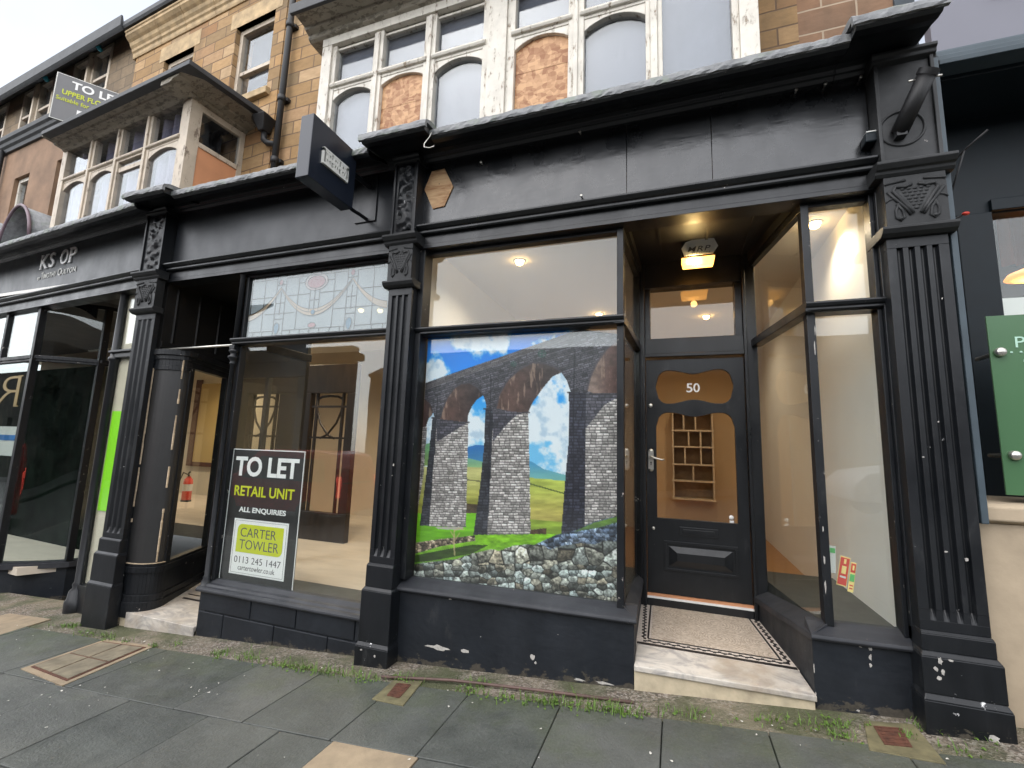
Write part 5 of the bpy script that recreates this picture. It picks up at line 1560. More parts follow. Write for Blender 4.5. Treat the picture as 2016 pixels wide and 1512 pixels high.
# rendered neighbour beyond, three storeys
nb = thing('rendered_building', 'brown rendered neighbour with paired attic windows under a long gutter', 'building', (-5.0, 0, 0), TILT)
sh = [(-9.98, -9.45, 4.98, 6.15), (-11.50, -10.93, 4.98, 6.15), (-13.4, -12.8, 4.98, 6.15)]
ah = [(-9.98, -8.76, 7.14, 8.0), (-11.78, -10.62, 7.14, 8.0), (-13.7, -12.4, 7.14, 8.0)]
m = MB(); wall_with_holes(m, -20, -8.72, 3.9, 6.80, WY + 0.05, 0.3, sh); m.build('wall', 'render', nb)
m = MB(); wall_with_holes(m, -20, -7.882, 6.80, 8.05, WY + 0.051, 0.3, ah); m.box(-8.72, -7.882, WY + 0.051, 0.95, 3.9, 6.80); m.build('attic_wall', 'rubble', nb)
for h in sh: sash(nb, *h, WY + 0.05, 'white_peel', 0.45)
for x0, x1, z0, z1 in ah:
    xm = (x0 + x1) / 2
    for a_, b_ in ((x0, xm - 0.03), (xm + 0.03, x1)): sash(nb, a_, b_, z0, z1, WY - 0.02, 'cream_peel', 0.35, 'whitewash', False)
    MB().box(xm - 0.03, xm + 0.03, WY - 0.01, WY + 0.12, z0, z1).build('mullion', 'cream_peel', nb)
m = MB(); m.run([(0.68, 6.76), (0.63, 6.76), (0.615, 6.82), (0.58, 6.85), (0.565, 6.90), (0.53, 6.93), (0.52, 6.98), (0.52, 7.0), (0.68, 7.04)], -20, -9.25)
m.build('string_course', 'roof_felt', nb, 0.004)
m = MB(); m.hexa([(-8.72, 0.36, 6.52), (-7.95, 0.36, 6.52), (-7.95, 0.67, 6.52), (-8.72, 0.67, 6.52)], [(-8.55, 0.45, 6.72), (-8.1, 0.45, 6.72), (-8.1, 0.67, 6.76), (-8.55, 0.67, 6.76)])
m.box(-8.66, -8.0, 0.42, 0.68, 6.38, 6.52)
m.build('small_hood', 'roof_felt', nb, 0.004)
m = MB(); m.run([(0.668, 8.03), (0.43, 7.70), (0.41, 7.72), (0.385, 7.75), (0.38, 7.92), (0.40, 7.92), (0.42, 7.84), (0.46, 7.84), (0.48, 7.92), (3.2, 9.6), (3.2, 9.5), (0.70, 8.06)], -20, -7.95)
m.build('roof', 'roof_felt', nb)
m = MB()
for x_ in (-8.78, -10.48): m.tube([(x_, 0.50, 7.80), (x_ - 0.02, 0.49, 7.76), (x_ + 0.01, 0.52, 7.72)], 0.035, 6)
m.build('blue_tarpaulin', simple('blue tarpaulin scrap', (0.02, 0.25, 0.36), 0.5), nb)
pp = MB().tube([(-12.05, 0.60, 3.9), (-12.05, 0.60, 6.8)], 0.045, 8)
pp.build('rainwater_pipe', 'iron', nb)
cn = thing('barrel_canopy', 'grey barrel roofed canopies standing on the cornice of the bookshop', 'canopy', (-9.2, 0.3, 4.0), TILT)
cn.location = Matrix.Translation(PIV) @ Matrix.Rotation(TILT, 4, 'Z') @ (Vector((-9.2, 0.3, 4.0)) - Vector(PIV)); LOC[cn] = Vector((-9.2, 0.3, 4.0))
for x0, x1 in ((-9.15, -8.25), (-10.3, -9.25)):
    c = MB()
    c.grid(lambda a, b: (x0 + (x1 - x0) * a, -0.05 + 0.75 * b, 4.16 + 0.52 * math.sin(math.pi * min(1, max(0, a))) ** 0.6), 20, 2)
    o = c.build('barrel_sheet', 'lead', cn, fix=False); so = o.modifiers.new('solid', 'SOLIDIFY'); so.thickness = 0.02
    c = MB(); c.tube([(x0 + (x1 - x0) * i / 16, -0.06, 4.17 + 0.52 * math.sin(math.pi * i / 16) ** 0.6) for i in range(17)], 0.022, 6); c.build('rim', simple('mauve rim', (0.16, 0.11, 0.13), 0.5), cn)
    MB().box(x0, x1, -0.05, 0.70, 4.0, 4.165).build('base', 'lead', cn)

# rainwater goods
dp = thing('drainpipe', 'tall black cast iron drainpipe on the stone wall between the bays', 'drainpipe', (-4.36, 0.53, 3.95))
p = MB().tube([(-4.36, 0.53, 3.95), (-4.36, 0.53, 9.0)], 0.036, 10)
p.build('pipe', 'iron', dp)
for z_ in (4.75, 5.55, 6.55, 7.8):
    p = MB(); p.lathe([(0.036, -0.035), (0.047, -0.035), (0.047, 0.035), (0.036, 0.035)], (-4.36, 0.53, z_), 12); p.box(-4.43, -4.29, 0.55, 0.60, z_ - 0.02, z_ + 0.02)
    p.build('collar', 'iron', dp)
hp = thing('rain_hopper', 'black rainwater hopper at the end of the cream bay roof gutter', 'hopper', (-4.60, 0.5, 5.2))
p = MB(); p.hexa([(-4.60, 0.46, 5.14), (-4.52, 0.46, 5.14), (-4.52, 0.56, 5.14), (-4.60, 0.56, 5.14)], [(-4.66, 0.40, 5.32), (-4.46, 0.40, 5.32), (-4.46, 0.59, 5.32), (-4.66, 0.59, 5.32)])
p.build('hopper_head', 'iron', hp, 0.01)
p = MB().tube([(-4.56, 0.52, 5.16), (-4.56, 0.52, 5.05), (-4.50, 0.53, 5.0), (-4.38, 0.53, 4.96)], 0.035, 8); p.build('outlet', 'iron', hp)
p = MB().tube([(-4.72, 0.50, 5.36), (-4.66, 0.48, 5.28), (-4.60, 0.47, 5.24)], 0.04, 8); p.build('inlet', 'iron', hp)

# ------------------------------------------------------------------ the far side of the street (seen in the glass)
op = thing('opposite_building', 'darkened classical stone building across the street seen reflected in the glass', 'building', (-18, -15, -1.2))
m = MB(); hl = [(-22.0 + i * 2.2, -20.9 + i * 2.2, 1.2, 4.1) for i in range(3)]
wall_with_holes(m, -22.6, -15, -2, 5.6, -15.4, 0.5, hl)
m.box(-23, -14.6, -15.4, -14.55, 5.6, 5.95); m.box(-22.6, -15, -15.4, -14.9, 5.95, 6.35); m.box(-20.6, -18.4, -15.4, -14.85, 6.35, 6.8)
m.build('wall', 'opp_stone', op)
m = MB()
for h in hl: m.box(h[0], h[1], -15.3, -15.2, h[2], h[3])
m.build('window', 'dim_fill', op)
op = thing('opposite_terrace', 'low dark terrace across the street seen reflected in the glass', 'building', (0, -15, -0.5))
m = MB(); hl = [(-11 + i * 2.4, -9.7 + i * 2.4, 1.4, 3.2) for i in range(30)]
wall_with_holes(m, -13.8, 70, -1.5, 4.7, -15.4, 0.5, hl)
m.run([(-15.5, 4.7), (-14.7, 4.7), (-14.7, 4.85), (-18.5, 6.6), (-18.5, 6.4)], -13.8, 70)
m.build('wall', 'opp_stone', op)
m = MB()
for h in hl: m.box(h[0], h[1], -15.3, -15.2, h[2], h[3])
m.build('window', 'dim_fill', op)
op = thing('opposite_terrace', 'long dark stone terrace far along the street seen only in reflection', 'building', (-45, -15, -2))
m = MB(); hl = [(-66 + i * 2.6, -64.6 + i * 2.6, 0.6, 3.0) for i in range(15)]
wall_with_holes(m, -180, -24.5, -3.0, 8.0, -15.4, 0.5, hl)
m.run([(-15.5, 8.0), (-14.7, 8.0), (-14.7, 8.15), (-18.5, 10.4), (-18.5, 10.2)], -180, -24.5)
m.build('wall', 'opp_stone', op)
m = MB()
for h in hl: m.box(h[0], h[1], -15.3, -15.2, h[2], h[3])
m.build('window', 'dim_fill', op)
def tree(x, y, h, label):
    t = thing('bare_tree', label, 'tree', (x, y, gz(x)))
    b = MB()
    def branch(p, d, L, r, n):
        q = p + d * L
        mid_ = (p + q) / 2 + Vector((random.uniform(-.05, .05), random.uniform(-.05, .05), 0)) * L
        b.tube([p, mid_, q], [r, r * 0.85, r * 0.7], 5)
        if n == 0: return
        for _ in range(3 if n > 1 else 4):
            nd = (d + Vector((random.uniform(-.8, .8), random.uniform(-.8, .8), random.uniform(-.1, .6)))).normalized()
            branch(q, nd, L * random.uniform(.6, .8), r * 0.6, n - 1)
    branch(Vector((x, y, gz(x) - 0.05)), Vector((0, 0, 1)), h * 0.32, h * 0.02, 4)
    b.build('branches', 'twig', t)
tree(-31, -13.2, 9, 'bare winter tree across the street left of the classical building')
tree(-11.5, -17.5, 8, 'bare winter tree rising behind the low terrace across the street')

def vehicle(name, label, cat, x, y, rz, paint, van):
    z = gz(x) - 0.125
    t = thing(name, label, cat, (x, y, z), rz)
    L_, W_, H_ = (4.5, 1.8, 1.95) if van else (4.2, 1.76, 1.48)
    if van: sd_ = [(-2.25, .35), (-2.25, 1.0), (-2.18, 1.5), (-2.02, 1.88), (-1.5, 1.95), (.55, 1.93), (1.25, 1.25), (2.0, 1.02), (2.22, .8), (2.25, .35)]
    else: sd_ = [(-2.1, .35), (-2.1, .85), (-1.95, 1.0), (-1.6, 1.36), (-1.0, 1.47), (.1, 1.46), (.95, 1.0), (1.85, .86), (2.08, .65), (2.1, .35)]
    b = MB(); n = len(sd_)
    def ring(yy, k):
        return [(x + px, y + yy * (1 - 0.16 * max(0, (pz - 1.0)) / (H_ - 1.0)), z + pz) for px, pz in sd_]
    v = ring(-W_ / 2, 0) + ring(W_ / 2, 1)
    b.add(v, [tuple(range(n)), tuple(range(2 * n - 1, n - 1, -1))] + [(i, (i + 1) % n, (i + 1) % n + n, i + n) for i in range(n)])
    b.build('body', paint, t, 0.06, 3)
    for sx in (-1.35, 1.35):
        for sy in (-1, 1):
            MB().lathe([(0, -0.11), (0.2, -0.11), (0.31, -0.1), (0.33, 0), (0.31, 0.1), (0.2, 0.11), (0, 0.11)], (x + sx, y + sy * (W_ / 2 - 0.1), z + 0.33), 18, 'Y').build('wheel', 'rubber', t)
    g = MB()
    for sy in (-1, 1):
        yy = y + sy * (W_ / 2 - 0.02)
        if van: pl = [(-1.9, 1.15), (-1.75, 1.72), (.4, 1.74), (.95, 1.15)]
        else: pl = [(-1.55, 1.0), (-1.25, 1.33), (.05, 1.35), (.7, 1.0)]
        g.add([(x + a_, yy + sy * (0.012 if c_ < 1.2 else -0.075), z + c_) for a_, c_ in pl], [(0, 1, 2, 3)])
    xr = x - (2.26 if van else 2.11)
    g.add([(xr + .02, y - .6, z + 1.1), (xr + .02, y + .6, z + 1.1), (xr + (.14 if van else .5), y + .55, z + (1.6 if van else 1.34)), (xr + (.14 if van else .5), y - .55, z + (1.6 if van else 1.34))], [(0, 1, 2, 3)])
    g.build('window_glass', 'board_black', t, fix=False)
    tl = MB()
    for sy in (-1, 1): tl.box(xr - 0.015, xr + 0.06, y + sy * (W_ / 2 - 0.12) - 0.06, y + sy * (W_ / 2 - 0.12) + 0.06, z + .78, z + (1.3 if van else .95))
    tl.build('tail_lamp', 'tail', t)
    return t
carred = simple('red car paint', (0.40, 0.012, 0.012), 0.25)
carwhite = simple('white car paint', (0.75, 0.75, 0.76), 0.25)
vehicle('parked_van', 'red van parked across the road seen reflected in the shop window', 'van', -10.35, -7.2, math.pi, carred, True)
vehicle('parked_car', 'white car parked across the road seen reflected in the right window', 'car', 5.0, -7.2, math.pi, carwhite, False)

# ------------------------------------------------------------------ signs and small things
# poster: a printed view of a railway viaduct, drawn here into the print's own colours
def poster():
    NX, NY = 330, 430
    u, v = np.meshgrid(np.linspace(0, 1, NX + 1), np.linspace(0, 1, NY + 1))
    H = (821.98, -76.28, 107.68, -63.70, 1130.40, 94.86, -0.1377, -0.0715)
    den = H[6] * u + H[7] * v + 1
    X = (H[0] * u + H[1] * v + H[2]) / den
    Y = (H[3] * u + H[4] * v + H[5]) / den
    def vnoise(x, y, seed):
        r = np.random.default_rng(seed); T = r.random((64, 64))
        xi, yi = np.floor(x).astype(int), np.floor(y).astype(int)
        fx, fy = x - xi, y - yi
        fx, fy = fx * fx * (3 - 2 * fx), fy * fy * (3 - 2 * fy)
        g = lambda a, b: T[a % 64, b % 64]
        return (g(xi, yi) * (1 - fx) + g(xi + 1, yi) * fx) * (1 - fy) + (g(xi, yi + 1) * (1 - fx) + g(xi + 1, yi + 1) * fx) * fy
    def fbm(s, seed, oct_=5, sx=1.0, sy=1.0):
        o, a, tot = 0, 1.0, 0
        for k in range(oct_):
            o = o + a * vnoise(X * s * sx * 2 ** k, Y * s * sy * 2 ** k, seed + k); tot += a; a *= 0.55
        return o / tot
    def inside(pl):
        m_ = np.zeros(X.shape, bool); n = len(pl)
        for i in range(n):
            (x1, y1), (x2, y2) = pl[i], pl[(i + 1) % n]
            c = ((y1 > Y) != (y2 > Y)) & (X < (x2 - x1) * (Y - y1) / (y2 - y1 + 1e-9) + x1)
            m_ ^= c
        return m_
    C = np.zeros(X.shape + (3,))
    def lerp(a, b, t): return np.asarray(a) * (1 - t[..., None]) + np.asarray(b) * t[..., None]
    ss = lambda x, a, b: np.clip((x - a) / (b - a), 0, 1) ** 2 * (3 - 2 * np.clip((x - a) / (b - a), 0, 1))
    cl = fbm(0.007, 3, 6)
    # sky
    C[:] = lerp((0, 132, 240), (118, 194, 240), ss(Y, 200, 700))
    bias = 0.12 * ss(X, 120, 320) * (1 - ss(Y, 150, 330)) + 0.14 * ss(Y, 330, 620) + 0.07 * ss(X, 620, 700) * ss(Y, 280, 420)
    cm_ = ss(cl + bias, 0.53, 0.66)
    C = lerp(C, (238, 242, 248), cm_ * 0.95)
    C = lerp(C, (165, 195, 222), ss(fbm(0.02, 40), 0.5, 0.75) * cm_ * 0.7)
    def fill(pl, col_): C[inside(pl)] = col_
    def shade(mask, amp, seed, s=0.05, sx=1, sy=1):
        C[mask] *= (1 - amp / 2 + amp * fbm(s, seed, 4, sx, sy))[mask][:, None]
    # hills and moor
    def region(pl, a, b, y0, y1, amp, seed, sx=0.3):
        m_ = inside(pl); t = ss(Y, y0, y1); C[m_] = lerp(a, b, t)[m_]; shade(m_, amp, seed, 0.03, sx, 1.6)
    region([(60, 670), (95, 650), (130, 640), (130, 760), (60, 760)], (110, 165, 120), (130, 160, 95), 640, 760, .3, 8)
    region([(300, 668), (345, 655), (395, 655), (395, 760), (300, 740)], (52, 112, 178), (70, 130, 175), 655, 740, .1, 9)
    region([(300, 718), (395, 742), (395, 800), (300, 800)], (120, 175, 150), (150, 180, 120), 720, 790, .2, 10)
    region([(610, 728), (640, 742), (700, 778), (830, 812), (830, 850), (610, 850)], (78, 150, 195), (120, 180, 180), 730, 830, .1, 11)
    region([(40, 765), (400, 768), (400, 1100), (40, 1100)], (200, 196, 130), (150, 150, 60), 780, 1010, .5, 12)
    region([(600, 818), (830, 838), (830, 1110), (600, 1110)], (178, 190, 92), (190, 176, 96), 830, 1040, .55, 13)
    fill([(620, 845), (830, 905), (830, 912), (620, 853)], (95, 110, 60)); fill([(290, 825), (400, 838), (400, 845), (290, 832)], (120, 120, 80))
    m_ = inside([(290, 950), (400, 960), (400, 1010), (290, 1005)]); C[m_] = (92, 78, 62); shade(m_, .8, 61, .06)
    region([(600, 1030), (800, 1045), (830, 1130), (600, 1130)], (146, 168, 62), (126, 156, 56), 1030, 1130, .6, 14)
    m_ = inside([(630, 1085), (710, 1075), (712, 1115), (632, 1120)]); C[m_] = (84, 64, 48); shade(m_, .9, 62, .08)
    region([(0, 1000), (420, 1000), (420, 1260), (0, 1300)], (116, 186, 36), (98, 164, 30), 1010, 1240, .5, 15)
    region([(140, 1070), (290, 1068), (280, 1085), (160, 1080)], (188, 184, 172), (170, 170, 160), 1060, 1090, .3, 16)
    BK = C.copy()
    # masonry
    def brick(pl, base, bh, bwid, amp, dark, seed, skew=0.0, joint=0.08, light=0.0):
        m_ = inside(pl); yy = Y + skew * X
        yy = yy + 3.0 * (fbm(0.03, seed + 9, 2) - 0.5)
        row = np.floor(yy / bh).astype(int)
        q = (X + (np.sin(row * 12.9898 + seed) * 43758.5453 % 1.0) * bwid) / bwid + 0.35 * vnoise(X / bwid * 1.3, row * 3.7, seed + 1)
        kx = np.floor(q).astype(int)
        hsh = (np.sin(kx * 127.1 + row * 311.7 + seed) * 43758.5453) % 1.0
        fx, fy = q - kx, yy / bh - row
        e = np.minimum(np.minimum(fx, 1 - fx) * bwid / bh, np.minimum(fy, 1 - fy))
        j = ss(e, joint * 0.4, joint * 2.2)
        tone = (1 - amp / 2 + amp * hsh) * (0.72 + 0.56 * fbm(0.13, seed + 5, 4))
        c = np.asarray(base)[None, None] * (tone * (1 + (0.30 + light) * (0.5 - fy)))[..., None]
        c = lerp(dark, c, j)
        C[m_] = np.clip(c, 0, 255)[m_]
    brick([(60, 352), (230, 292), (500, 200), (860, 74), (1100, 10), (1100, 640), (40, 700)], (84, 82, 90), 11, 30, .55, (44, 44, 52), 21, 0.30)
    brick([(60, 360), (860, 74), (1100, 4), (1100, 36), (860, 104), (60, 388)], (98, 94, 98), 9, 46, .35, (60, 58, 64), 22, 0.356)
    for cx_, cy_, rx in ((688, 192, 22), (543, 244, 16)):
        m_ = ((X - cx_) / rx) ** 2 + ((Y - cy_) / (rx * 0.9)) ** 2
        k_ = (m_ < 1) & ((m_ > 0.45) | (np.abs(X - cx_) < 4) | (np.abs(Y - cy_) < 4))
        C[k_] = C[k_] * 0.45 + np.array((42, 84, 72)) * 0.55
    def soffit(pl, a, b, x0, x1, seed):
        m_ = inside(pl); t = ss(X, x0, x1); C[m_] = lerp(a, b, t)[m_]
        C[m_] = (C * (0.72 + 0.5 * fbm(0.05, seed + 2))[..., None])[m_]
        w_ = ss(fbm(0.02, seed, 5, 3.0, 0.5), 0.60, 0.72) * 0.6 * m_
        C[:] = lerp(C, (176, 150, 132), w_)
    def ring(pts, wd, col_):
        for (x1, y1), (x2, y2) in zip(pts[:-1], pts[1:]):
            dx, dy = x2 - x1, y2 - y1; L = dx * dx + dy * dy
            t = np.clip(((X - x1) * dx + (Y - y1) * dy) / L, 0, 1)
            m_ = np.hypot(X - x1 - t * dx, Y - y1 - t * dy) < wd
            C[m_] = C[m_] * 0.3 + np.array(col_) * 0.7
    A1 = [(170, 515), (182, 470), (205, 415), (240, 368), (275, 345), (320, 341), (362, 366), (390, 403)]
    A2 = [(455, 462), (470, 398), (512, 326), (575, 270), (640, 237), (702, 241), (754, 260), (789, 287)]
    soffit([(40, 420), (95, 425), (120, 450), (132, 490), (112, 520), (95, 565), (40, 565)], (90, 64, 60), (66, 52, 52), 60, 130, 31)
    soffit(A1 + [(355, 425), (330, 460), (312, 500), (306, 548), (168, 522)], (96, 72, 66), (58, 50, 52), 170, 390, 32)
    soffit(A2 + [(740, 310), (690, 370), (640, 440), (612, 502), (453, 468)], (98, 74, 68), (62, 54, 56), 455, 790, 33)
    A3 = [(917, 378), (935, 305), (970, 235), (1020, 165), (1100, 105)]
    soffit(A3 + [(1100, 400), (950, 392)], (140, 120, 112), (88, 62, 58), 930, 1080, 34)
    ring(A1, 4, (70, 66, 74)); ring(A2, 5, (72, 68, 76)); ring(A3, 6, (74, 70, 78))
    for pl in ([(126, 505), (133, 490), (140, 520), (128, 700), (90, 900), (60, 1010), (52, 1000), (84, 800), (96, 565), (110, 520)],
               [(306, 548), (312, 500), (330, 460), (355, 425), (388, 403), (401, 440), (405, 482), (398, 620), (385, 760), (365, 900), (340, 1110), (298, 1110), (303, 800)],
               [(612, 502), (640, 440), (690, 370), (740, 310), (787, 287), (815, 328), (834, 385), (828, 480), (825, 650), (808, 850), (788, 1110), (630, 1125), (625, 800)]):
        m_ = inside(pl); C[m_] = BK[m_]
    # piers: sunlit rock face and shaded side
    lit, sh_ = (178, 172, 170), (60, 61, 68)
    brick([(60, 565), (102, 562), (84, 800), (50, 1010), (30, 1010)], (158, 150, 150), 11, 24, .6, (70, 66, 70), 41)
    brick([(130, 515), (152, 520), (138, 700), (115, 1065), (64, 1062), (110, 700)], sh_, 13, 26, .5, (34, 34, 44), 42)
    brick([(150, 522), (312, 540), (306, 800), (300, 1070), (112, 1066), (134, 760)], lit, 12, 24, .55, (92, 86, 88), 43, 0, .09, .45)
    brick([(150, 522), (312, 540), (300, 545), (150, 640)], (84, 82, 92), 13, 27, .5, (46, 46, 54), 44)
    brick([(398, 470), (440, 480), (428, 760), (410, 1128), (338, 1108), (372, 860), (394, 640)], sh_, 15, 28, .5, (32, 32, 42), 45)
    brick([(438, 480), (618, 490), (625, 800), (631, 1122), (408, 1128), (428, 760)], lit, 13.5, 27, .55, (90, 84, 86), 46, 0, .09, .45)
    brick([(438, 480), (618, 490), (560, 500), (500, 560), (436, 640)], (86, 84, 94), 15, 31, .5, (46, 46, 54), 47)
    brick([(826, 385), (915, 390), (912, 700), (905, 1075), (786, 1110), (805, 850), (824, 640)], (60, 60, 72), 16, 30, .5, (30, 30, 40), 48)
    brick([(912, 392), (1100, 392), (1100, 1040), (905, 1078), (910, 700)], lit, 14.5, 30, .55, (88, 83, 86), 49, 0, .09, .45)
    brick([(912, 392), (1100, 392), (1100, 400), (1010, 450), (912, 570)], (90, 88, 98), 16, 33, .5, (48, 48, 56), 50)
    for x1, y1, x2, y2 in ((427, 300, 415, 900), (154, 420, 140, 700), (852, 180, 846, 1060)):
        ring([(x1, y1), (x2, y2)], 3, (36, 36, 44))
    for x1, x2, y_ in ((392, 440, 472), (590, 622, 490), (128, 152, 518), (300, 314, 540), (820, 850, 388)):
        ring([(x1, y_), (x2, y_)], 5, (58, 56, 64))
    # foreground: grass, little wall, bare bush, dry stone wall
    def region2(pl, a, b, y0, y1, amp, seed):
        m_ = inside(pl); C[m_] = lerp(a, b, ss(Y, y0, y1))[m_]; shade(m_, amp, seed, 0.06, 0.5, 1.4)
    def stones(pl, size, base, dark, seed, flat=1.4, tint=(170, 196, 206)):
        m_ = inside(pl); r = np.random.default_rng(seed); J = r.random((128, 128, 3))
        gx, gy = X / (size * flat), Y / size
        ix, iy = np.floor(gx).astype(int), np.floor(gy).astype(int)
        d1 = np.full(X.shape, 9.0); d2 = d1.copy(); hh = np.zeros(X.shape); py = np.zeros(X.shape)
        for a in (-1, 0, 1):
            for b in (-1, 0, 1):
                jx, jy = J[(ix + a) % 128, (iy + b) % 128, 0], J[(ix + a) % 128, (iy + b) % 128, 1]
                dx, dy = gx - (ix + a + 0.15 + 0.7 * jx), gy - (iy + b + 0.15 + 0.7 * jy)
                d = np.abs(dx) ** 1.6 + np.abs(dy) ** 1.6
                n_ = d < d1
                d2 = np.where(n_, d1, np.minimum(d2, d))
                hh = np.where(n_, J[(ix + a) % 128, (iy + b) % 128, 2], hh); py = np.where(n_, dy, py)
                d1 = np.where(n_, d, d1)
        e = ss(d2 - d1, 0.02, 0.15)
        tn = fbm(0.10, seed, 4)
        c = lerp(base, tint, hh) * (0.42 + 0.70 * ((hh * 7.3) % 1.0) - 0.55 * py)[..., None] * (0.35 + 1.35 * tn)[..., None]
        c = c * (1 - 0.45 * ss(fbm(0.05, seed + 3, 3), 0.55, 0.7))[..., None]
        C[m_] = np.clip(lerp(dark, c, e), 0, 250)[m_]
    region2([(0, 1180), (340, 1110), (760, 1105), (800, 1170), (400, 1210), (0, 1280)], (130, 190, 40), (104, 158, 36), 1110, 1240, .7, 71)
    m_ = inside([(30, 1215), (200, 1182), (330, 1160), (420, 1160), (330, 1205), (130, 1240), (30, 1250)]); C[m_] *= 0.42
    stones([(30, 1150), (160, 1132), (345, 1112), (348, 1140), (170, 1168), (40, 1205)], 15, (158, 138, 118), (64, 54, 46), 72, 1.2, (196, 176, 156))
    stones([(640, 1165), (760, 1110), (860, 1086), (960, 1040), (1100, 1008), (1100, 1200), (700, 1200)], 24, (104, 122, 150), (52, 62, 78), 73, 1.3, (156, 172, 196))
    region2([(850, 1095), (950, 1050), (1100, 1010), (1100, 1040), (960, 1078)], (110, 150, 60), (92, 120, 70), 1010, 1090, .6, 76)
    stones([(0, 1262), (120, 1246), (250, 1232), (330, 1205), (430, 1182), (470, 1190), (540, 1165), (610, 1158), (690, 1160), (730, 1185), (790, 1165), (880, 1152), (960, 1160), (1000, 1140), (1100, 1150), (1100, 1520), (0, 1520)], 34, (150, 140, 122), (26, 25, 26), 74, 1.35, (188, 204, 206))
    stones([(330, 1205), (430, 1182), (470, 1190), (540, 1165), (610, 1158), (690, 1160), (730, 1185), (790, 1165), (880, 1152), (960, 1160), (1000, 1140), (1100, 1150), (1100, 1275), (900, 1262), (600, 1255), (330, 1262)], 84, (172, 160, 138), (34, 32, 32), 91, 0.85, (206, 218, 216))
    ring([(242, 1210), (238, 1150), (240, 1090), (262, 1076), (288, 1082)], 4, (196, 176, 140)); ring([(238, 1120), (222, 1092)], 3, (186, 166, 130)); ring([(240, 1140), (268, 1100)], 3, (186, 166, 130))
    C = np.clip(C, 0, 255) / 255
    C = np.where(C <= 0.04045, C / 12.92, ((C + 0.055) / 1.055) ** 2.4) * 0.95
    # the sheet itself: top right corner has come away and curls forward
    x0, x1, z0, z1, yp = -1.926, -0.372, 0.500, 2.425, 0.112
    px = x0 + (x1 - x0) * u
    pz = z1 - (z1 - z0) * v
    py = np.full(px.shape, yp) + 0.0012 * np.sin(px * 9) * np.sin(pz * 7)
    s_ = ((px - (-0.372)) * 0.182 + (pz - 2.425) * 0.983) + 0.093          # distance past the fold line
    k = np.clip(s_, 0, None)
    rad = 0.016
    ang = np.minimum(k / rad, 2.6)
    fx_, fz_ = 0.182, 0.983
    move = rad * np.sin(ang) - k
    px = px + fx_ * move * (k > 0); pz = pz + fz_ * move * (k > 0); py = py + rad * (1 - np.cos(ang)) * (k > 0)
    me = bpy.data.meshes.new('viaduct_poster')
    nv = (NX + 1) * (NY + 1)
    co = np.stack([px - (-1.15), py - yp, pz - 0.5], -1).reshape(-1, 3)
    i = (np.arange(NY)[:, None] * (NX + 1) + np.arange(NX)[None]).reshape(-1)
    fc = np.stack([i, i + NX + 1, i + NX + 2, i + 1], -1)
    me.vertices.add(nv); me.vertices.foreach_set('co', co.astype(np.float32).reshape(-1))
    me.loops.add(fc.size); me.loops.foreach_set('vertex_index', fc.astype(np.int32).reshape(-1))
    me.polygons.add(len(fc)); me.polygons.foreach_set('loop_start', np.arange(0, fc.size, 4, dtype=np.int32)); me.polygons.foreach_set('loop_total', np.full(len(fc), 4, dtype=np.int32))
    me.update(calc_edges=True)
    at = me.color_attributes.new('print', 'FLOAT_COLOR', 'POINT')
    at.data.foreach_set('color', np.concatenate([C.reshape(-1, 3), np.ones((nv, 1))], 1).astype(np.float32).reshape(-1))
    k_ = NT('printed poster')
    a_ = k_.n('Attribute'); a_.attribute_name = 'print'
    bk = k_.n('NewGeometry')
    cc = k_.mix(bk.outputs['Backfacing'], a_.outputs['Color'], (0.72, 0.68, 0.64))
    me.materials.append(k_.done(cc, 0.35))
    o = bpy.data.objects.new('viaduct_poster', me); col.objects.link(o)
    o.location = (-1.15, yp, 0.5)
    so = o.modifiers.new('solid', 'SOLIDIFY'); so.thickness = 0.0012; so.offset = -1
    tag(o, 'large colour poster of a stone railway viaduct filling the window left of the door', 'poster')
poster()

# agents board standing in the left window
tl = thing('to_let_board', 'black agents board with white capitals leaning inside the leaded window', 'sign', (-3.55, 0.11, 0.245))
BX0, BX1, BZ0, BZ1, BY = -3.952, -3.092, 0.248, 1.420, 0.108
b = MB(); b.box(BX0, BX1, BY, BY + 0.006, BZ0, BZ1); b.build('panel', 'board_black', tl)
b = MB()
for q in ((BX0, BX1, BZ1 - 0.008, BZ1), (BX0, BX0 + 0.008, BZ0, BZ1 - 0.008), (BX1 - 0.008, BX1, BZ0, BZ1 - 0.008)): b.box(q[0], q[1], BY - 0.002, BY + 0.007, q[2], q[3])
b.build('edge', 'white', tl)
t = MB(); flat_text(t, 'TO LET', -3.905, -3.148, 1.172, 1.352, BY - 0.001, 0.002, 0.030, 0, 0.98); t.build('lettering', 'white', tl)
t = MB(); flat_text(t, 'RETAIL UNIT', -3.882, -3.170, 0.992, 1.084, BY - 0.001, 0.002, 0.018); t.build('lettering', 'lime', tl)
t = MB(); flat_text(t, 'ALL ENQUIRIES', -3.80, -3.245, 0.842, 0.896, BY - 0.001, 0.002, 0.022); t.build('lettering', 'white', tl)
pl = MB().box(-3.838, -3.197, BY - 0.003, BY - 0.0005, 0.308, 0.79).build('white_panel', 'white', tl)
fr = MB()
for q in ((-3.822, -3.213, 0.774, 0.776), (-3.822, -3.213, 0.322, 0.324), (-3.822, -3.820, 0.324, 0.774), (-3.215, -3.213, 0.324, 0.774)): fr.box(q[0], q[1], BY - 0.0045, BY - 0.0028, q[2], q[3])
fr.build('border_line', 'grey_txt', pl)
